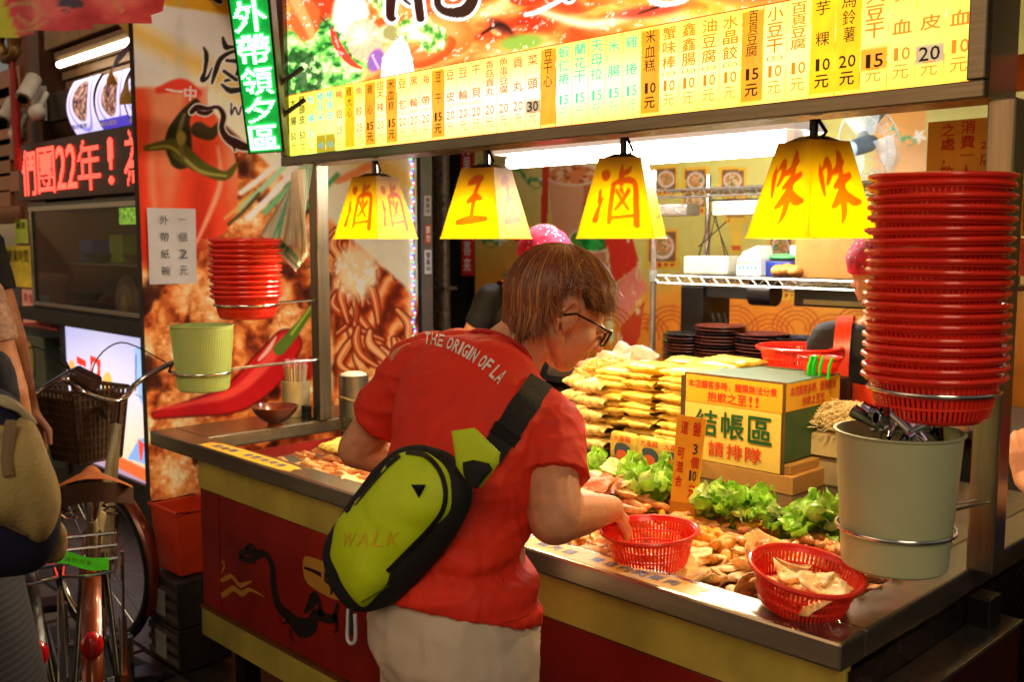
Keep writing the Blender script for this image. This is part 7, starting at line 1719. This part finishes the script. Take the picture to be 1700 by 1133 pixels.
def apron(t, B, Rr, F, k):
    mb = MB(); mb.grid(lambda u, v: B((u-.5)*.30*(1-.28*v), .135+.018*math.cos((u-.5)*3), .55+.62*v)-F*(.16*(abs(u-.5)*2)**2.2*.55), 20, 24)
    a = obj('apron', mb, apr, t, smooth=90)
    for sd in (-1, 1):
        obj('apron_strap', MB().grid(lambda u, v: B(sd*(.105-.005*v)+(u-.5)*.05, .128*math.cos(v*math.pi)*(1 if v < .5 else 1), 1.14+.245*math.sin(v*math.pi)), 5, 22), apr, a, smooth=90)
# vendor bending behind the customer
p = PY(842, 432, 2.92)
F1 = V3(.85, -.3, 0).normalized()
t, B, H, fr, k = person('vendor in pink bandana and red apron bending down behind the customer', (p.x, 2.92, 0), 1.66, F1, navy, dkt, (((-.26, .05, 1.05), (-.18, .3, .98)), ((.26, .05, 1.05), (.15, .3, .98))), lean=(.2, .05), headF=(.75, -.25, -.7), hd=(.10, 1.455))
bandana(t, H, fr, k*1.12, 1); apron(t, B, None, F1, k)
# vendor at right behind the basket stack
p = PY(1466, 470, 2.92)
F2 = V3(.35, -.9, 0).normalized()
t, B, H, fr, k = person('vendor in pink bandana and orange red apron working behind the tall basket stack', (p.x+.0, 2.92, 0), 1.54, F2, navy, dkt, (((-.24, .02, 1.03), (-.05, .32, .97)), ((.24, .02, 1.03), (.12, .32, .98))), lean=(.08, .02), headF=(-.25, -.8, -.45))
bandana(t, H, fr, k, 2); apron(t, B, None, F2, k)
# two passers-by at the far left
p = PD(-112, 470, 3.3); F3 = V3(-.7, .7, 0).normalized()
person('person in a black T-shirt standing at the far left shop counter', (p.x, p.y, 0), 1.86, F3, M('black_cotton', '#0b0b0c', r=.75), dkt, (((-.24, .0, 1.06), (-.2, .1, .85)), ((.24, -.02, 1.04), (.23, .08, .80))))
p = PD(-112, 560, 2.95)
person('shorter person with a pale lace sleeve beside the person in black', (p.x, p.y, 0), 1.68, F3, M('lace_pink', '#b89480', r=.7, var=.25, sc=70, bump=.8, bsc=120), dkt, (((-.24, .0, 1.06), (-.2, .1, .85)), ((.23, .0, 1.04), (.20, .12, .86))), hair='#2c1c10')
# passer-by with a backpack, cut by the left edge
p = PD(-165, 700, 1.85)
bk_F = V3(-.75, .66, 0).normalized()
t, B, H, fr, k = person('passer-by in dark clothes wearing a beige backpack, cut by the left edge', (p.x, p.y, 0), 1.58, bk_F, M('navy_top', '#0c1020', r=.75), dkt, (((-.2, .0, 1.06), (-.2, .1, .82)), ((.15, .10, 1.06), (.02, .24, .95))))
sk_ = MB().lathe([(.17, .95), (.19, .85), (.235, .55), (.27, .25), (.262, .25), (.16, .90)], (p.x, p.y, 0), 72); me = sk_.mesh('skirt', 60)
for v in me.vertices:
    a = math.atan2(v.co.y-p.y, v.co.x-p.x); q = .010*math.sin(a*36)*(1.2-v.co.z); v.co.x += math.cos(a)*q; v.co.y += math.sin(a)*q
stripe = M('skirt_stripe', '#14141a', r=.7)
nt2 = stripe.node_tree; wv2 = nt2.nodes.new('ShaderNodeTexWave'); wv2.bands_direction = 'Z'; wv2.inputs['Scale'].default_value = 22; tc2 = nt2.nodes.new('ShaderNodeTexCoord'); nt2.links.new(tc2.outputs['Object'], wv2.inputs['Vector'])
rp2 = nt2.nodes.new('ShaderNodeValToRGB'); rp2.color_ramp.elements[0].position = .5; rp2.color_ramp.elements[0].color = (.008, .008, .01, 1); rp2.color_ramp.elements[1].position = .7; rp2.color_ramp.elements[1].color = (.025, .025, .03, 1)
nt2.links.new(wv2.outputs['Fac'], rp2.inputs[0]); nt2.links.new(rp2.outputs[0], nt2.nodes['Principled BSDF'].inputs['Base Color'])
me.materials.append(stripe); link('skirt', me, t)
bo3 = PD(20, 800, 1.66); vdir = (CO-bo3).normalized(); bn3 = (vdir*V3(1, 1, 0)+_rt*.35).normalized()
def Q(x, y, l=0.): return PP(x, y, bo3+bn3*l, bn3)
bp = thing('backpack', 'beige and navy backpack with pale straps at the left edge', 'backpack', tuple(Q(20, 930)))
beige = M('beige_canvas', '#a8945c', r=.75, var=.1, bump=.4, bsc=160); navc = M('navy_canvas', '#0c1230', r=.7, var=.15, bump=.3, bsc=120)
ol = cr([(-60, 640, 0), (0, 645, 0), (40, 680, 0), (72, 760, 0), (96, 840, 0), (92, 900, 0), (60, 945, 0), (0, 958, 0), (-70, 950, 0), (-110, 860, 0), (-110, 720, 0)], 5, True)
obj('body', MB().inflate([Q(x, y) for x, y, _ in ol], bn3, .07, .09, 8, 3), navc, bp, smooth=70)
ol = cr([(-60, 700, 0), (0, 700, 0), (40, 690, 0), (66, 730, 0), (88, 790, 0), (92, 850, 0), (60, 902, 0), (10, 880, 0), (-60, 860, 0), (-100, 790, 0)], 5, True)
me = MB().inflate([Q(x, y, .03) for x, y, _ in ol], bn3, .085, 0, 8, 2.8).mesh('pocket', 70, 0, beige); wob(me, .004, 14, 2); link('pocket', me, bp)
obj('strap', MB().inflate([Q(x, y, .04) for x, y, _ in cr([(0, 655, 0), (30, 668, 0), (60, 700, 0), (52, 708, 0), (24, 684, 0), (-4, 672, 0)], 4, True)], bn3, .02, .01, 4, 4), M('strap_pale', '#a89c7c', r=.7), bp, smooth=60)
obj('strap', MB().tube([Q(18, 700, .085), Q(10, 760, .11), Q(14, 790, .115)], .009, 6), M('strap_brown', '#6c5a3c', r=.7), bp, smooth=60)
obj('side_cloth', MB().inflate([Q(x, y, -.02) for x, y, _ in cr([(88, 860, 0), (108, 880, 0), (104, 925, 0), (78, 935, 0), (66, 915, 0)], 4, True)], bn3, .03, .03, 5, 3), beige, bp, smooth=70)
obj('seam', MB().tube([Q(x, y, .075) for x, y in ((0, 868), (40, 888), (70, 886), (86, 850))], .003, 6), M('strap_brown'), bp, smooth=60)
# a customer's hand reaching in at the right edge
t = thing('person', 'arm of a customer reaching in at the right edge beside the steel post', 'person', tuple(PY(1760, 800, 1.95)))
hm = MB(); W0 = PY(1706, 800, 2.3); E0 = PY(1820, 870, 2.2); hm.cap(E0, .04, W0, .026); hm.cap(E0+V3(.15, -.1, .2), .05, E0, .041); add_hand(hm, W0, V3(-.22, .12, .9), V3(.3, -.8, .1), 1, .85, .7)
me = blob(hm, .005, 4, .5, 'body'); me.materials.append(skin); link('body', me, t)
obj('sleeve', MB().tube([E0+V3(.15, -.1, .2), E0+V3(.09, -.06, .12)], [.066, .062], 18), M('grey_sleeve', '#3c3c44', r=.8), t, smooth=60)

# ================================================================== bicycles
copper = M('copper_paint', '#7a3412', r=.3, m=.3, var=.1, coat=.5); tyre = M('tyre', '#0c0c0c', r=.8, bump=.5, bsc=80); bmx = M('bike_black', '#141212', r=.35)
wick = M('wicker_brown', '#5c3c20', r=.6, var=.3, sc=40); tan = M('saddle_tan', '#a85c24', r=.4, var=.08); pale_t = M('bike_cream', '#988a68', r=.35)
def rot_arc(mb, c, r, w, a0, a1, n, fwd, up, side, h=.012):
    vs = []; fs = []
    for i in range(n+1):
        a = a0+(a1-a0)*i/n; rad = fwd*math.cos(a)+up*math.sin(a)
        for q in range(7): e = (q/6-.5)*2; vs.append(c+rad*(r-h*e*e)+side*(w/2*e))
    for i in range(n):
        for q in range(6): fs.append((i*7+q, i*7+q+1, i*7+8+q, i*7+7+q))
    return mb.add(vs, fs)
def bicycle(rear, front, steer, label, col, basketed=True, r=.31):
    b0 = V3(rear.x, rear.y, r); b1 = V3(front.x, front.y, r); F = (b1-b0).normalized(); S = F.cross(V3(0, 0, 1)).normalized(); U = V3(0, 0, 1)
    t = thing('bicycle', label, 'bicycle', (rear.x, rear.y, 0), 'bicycles parked at the left'); t.rotation_euler = (0, 0, 0)
    Fs = (F*math.cos(steer)+S*math.sin(steer)*-1).normalized(); Ss = Fs.cross(U).normalized()
    L = lambda f, s, u: b0+F*f+S*s+U*(u-r)
    D_ = lambda f, s, u: b1+Fs*f+Ss*s+U*(u-r)
    for c, f_, s_ in ((b0, F, S), (b1, Fs, Ss)):
        w = obj('wheel', MB().tube([c+(f_*math.cos(a)+U*math.sin(a))*(r-.035) for a in [k*math.pi/20 for k in range(40)]], .010, 8, closed=True), chrome, t, smooth=60)
        obj('tyre', MB().tube([c+(f_*math.cos(a)+U*math.sin(a))*(r-.018) for a in [k*math.pi/20 for k in range(40)]], .018, 10, closed=True), tyre, w, smooth=60)
        sp = MB()
        for k in range(32): a = k*math.pi/16; sp.tube([c+s_*(.025 if k % 2 else -.025)+(f_*math.cos(a+.3)+U*math.sin(a+.3))*.02, c+(f_*math.cos(a)+U*math.sin(a))*(r-.04)], .0011, 4)
        obj('spokes', sp, chrome, w, kind='stuff'); obj('hub', MB().tube([c-s_*.045, c+s_*.045], .02, 10), chrome, w, smooth=60)
    obj('fender', rot_arc(MB(), b0, r+.022, .048, R(20), R(200), 28, F, U, S), col, t, smooth=90)
    obj('fender', rot_arc(MB(), b1, r+.022, .046, R(15), R(205), 28, Fs, U, Ss), col, t, smooth=90)
    bb_, st, hd, hd2 = L(.44, 0, .27), L(.26, 0, .70), D_(-.13, 0, .84), D_(-.09, 0, .62)
    for a, b, q in ((bb_, st, .016), (bb_, hd2, .02), (L(.30, 0, .56), hd, .014), (hd, hd2, .02)): obj('frame_tube', MB().tube([a, b], q, 10), bmx if col is not copper else pale_t, t, smooth=60)
    for s in (-.055, .055):
        obj('stay', MB().tube([b0+S*s, bb_+S*s*.5], .009, 8), bmx, t, smooth=60); obj('stay', MB().tube([b0+S*s, L(.25, s*.5, .60)], .008, 8), bmx, t, smooth=60)
        obj('fork', MB().tube([b1+Ss*s, D_(-.02, s, .45), D_(-.08, s*.6, .60)], .011, 8), chrome, t, smooth=60)
        obj('rack_stay', MB().tube([b0+S*s*1.2, L(-.02, s*1.4, .68)], .005, 6), chrome, t)
    rk = MB()
    for s in (-.06, -.02, .02, .06): rk.tube([L(.20, s, .68), L(-.18, s, .68)], .0045, 6)
    rk.tube([L(-.18, -.06, .68), L(-.2, 0, .68), L(-.18, .06, .68)], .0045, 6)
    obj('rack', rk, chrome, t, smooth=60)
    for i in range(3): obj('rack_bar', MB().tube([L(.15-.12*i, -.065, .684), L(.15-.12*i, .065, .684)], .005, 6), chrome, t)
    obj('seat_post', MB().tube([st, L(.235, 0, .80)], .013, 10), chrome, t, smooth=60)
    # saddle
    def sd(u, v):
        f = .36-.30*v; w = .035+.075*sst(.25, .95, v); x = (2*u-1); return L(f, x*w, .845+.012*v*v*1.5-.035*x*x-.025*(1-v)*.3+.01*math.sin(v*3))
    sdl = obj('saddle', MB().grid(sd, 17, 17), tan, t, smooth=90)
    obj('saddle_skirt', MB().grid(lambda u, v: L(.06+.02*(1-abs(2*u-1)**2)*-1+.05*abs(2*u-1)**3, (2*u-1)*.112, .86-.035*(2*u-1)**2-.055*v), 17, 4), M('saddle_dark', '#3c2010', r=.5), sdl, smooth=90)
    for s in (-.05, .05): obj('spring', MB().tube([L(.09+.018*math.cos(k*1.2), s+.018*math.sin(k*1.2), .75+k*.0035) for k in range(16)], .004, 5), chrome, sdl, smooth=60)
    # handlebar
    hb_ = D_(-.15, 0, .93)
    obj('stem', MB().tube([hd, hb_], .012, 10), chrome, t, smooth=60)
    pts = [D_(-.30, -.22, 1.04), D_(-.20, -.205, 1.05), D_(-.10, -.12, .98), hb_, D_(-.10, .12, .98), D_(-.20, .205, 1.05), D_(-.30, .22, 1.04)]
    hb2 = obj('handlebar', MB().tube(cr(pts, 6), .0105, 8), chrome, t, smooth=60)
    for s in (-1, 1):
        obj('grip', MB().tube([D_(-.22, s*.208, 1.05), D_(-.36, s*.228, 1.03)], .017, 10), M('grip_brown', '#3c2014', r=.6), hb2, smooth=60)
        obj('brake_lever', MB().tube([D_(-.19, s*.20, 1.04), D_(-.20, s*.18, 1.02), D_(-.33, s*.20, 1.0)], .006, 6), bmx, hb2, smooth=60)
        obj('cable', MB().tube(cr([D_(-.17, s*.19, 1.05), D_(.0, s*.12, 1.12), D_(.06, s*.04, 1.02), D_(-.08, 0, .85)], 6), .0028, 5), bmx, hb2, smooth=60)
    obj('bell', MB().ball(D_(-.16, -.19, 1.03), (.026, .026, .02)), chrome, hb2, smooth=180)
    if basketed:
        bk = obj('basket', MB().tube([D_(-.05, -.11, .96), D_(.18, -.11, .96), D_(.18, .11, .96), D_(-.05, .11, .96)], .009, 6, closed=True), wick, t, smooth=60)
        sl = MB(); 
        def side(a0, a1, c0, c1, n):
            for i in range(n+1):
                f = i/n; p0, p1 = a0.lerp(a1, f), c0.lerp(c1, f); sl.tube([p0, p1], .0052, 5)
            for j in range(1, 9):
                g = j/9; A, B_ = a0.lerp(c0, g), a1.lerp(c1, g); sl.tube([A.lerp(B_, q/8)+V3(0, 0, .002*(q % 2)) for q in range(9)], .004, 5)
        T0, T1, T2, T3 = D_(-.05, -.11, .96), D_(.18, -.11, .96), D_(.18, .11, .96), D_(-.05, .11, .96); C0, C1, C2, C3 = D_(-.03, -.085, .70), D_(.13, -.085, .70), D_(.13, .085, .70), D_(-.03, .085, .70)
        side(T0, T1, C0, C1, 9); side(T1, T2, C1, C2, 11); side(T2, T3, C2, C3, 9); side(T3, T0, C3, C0, 11); side(C0, C1, C3, C2, 8)
        obj('weave', sl, wick, bk, kind='stuff')
        obj('liner', MB().bb((0, 0, 0), (0, 0, 0)), wick, bk) if False else None
        ln = MB().add([C0, C1, C2, C3]+[C.lerp(T, .9) for C, T in zip((C0, C1, C2, C3), (T0, T1, T2, T3))], [(0, 1, 2, 3), (0, 4, 5, 1), (1, 5, 6, 2), (2, 6, 7, 3), (3, 7, 4, 0)])
        obj('liner', ln, M('liner_dark', '#4a3a28', r=.8), bk)
    # crank, pedals, chain guard, reflector
    obj('chain_guard', MB().tube([L(-.02, .07, .33), L(.44, .07, .33), L(.50, .07, .27), L(.44, .07, .21), L(-.02, .07, .27)], .012, 6, closed=True), col, t, smooth=60)
    obj('crank', MB().tube([bb_+S*.09, bb_+S*.09+F*.05-U*.15], .009, 6).tube([bb_-S*.09, bb_-S*.09-F*.05+U*.15], .009, 6).tube([bb_-S*.09, bb_+S*.09], .014, 8), chrome, t, smooth=60)
    for sg, q in ((1, F*.05-U*.15), (-1, -F*.05+U*.15)): obj('pedal', MB().box(bb_+S*.14*sg+q, (.09, .09, .022), Matrix.Rotation(math.atan2(F.y, F.x), 3, 'Z')), bmx, t, bevel=.004)
    obj('reflector', MB().ball(L(-.27, 0, .53), (.02, .028, .035), Matrix.Rotation(math.atan2(F.y, F.x), 3, 'Z')), M('reflector_red', '#b00c14', r=.15, coat=1), t, smooth=180)
    return t, L
ra, fa = PD(150, 900, 2.62), PD(165, 900, 3.68)
t, L = bicycle(ra, fa, R(34), 'bicycle with copper fenders, tan saddle and wicker basket', copper)
c = PD(137, 933, 2.33); tg = thing('paper_tag', 'bright green paper strip with handwriting tied to the copper fender', 'tag', tuple(c))
tgp = Pl(PD(93, 936, 2.345), PD(179, 950, 2.345)-PD(93, 936, 2.345), _up)
tw = (PD(179, 950, 2.345)-PD(93, 936, 2.345)).length
obj('strip', MB().grid(lambda u, v: tgp.p(tw*u, .03*v-.012*0+.004*math.sin(u*7), .006*math.sin(u*5)), 14, 3), M('tag_green', '#58d820', r=.5, em=.12), tg, smooth=90)
mark('lettering', letters(MB(), tgp, row('WALK', tw*.2, .010, tw*.8, .020, .3), .008, 'r') if False else letters(MB(), tgp, row('請勿在此放'.replace('在此', '用拿'), tw*.2, .010, tw*.85, .021, .2), .008, 'r'), '#5c7410', tg)
rb_, fb_ = PD(40, 900, 2.55), PD(10, 900, 3.55)
bicycle(rb_, fb_, R(10), 'dark bicycle mostly hidden behind the backpack at the left edge', bmx, basketed=False)
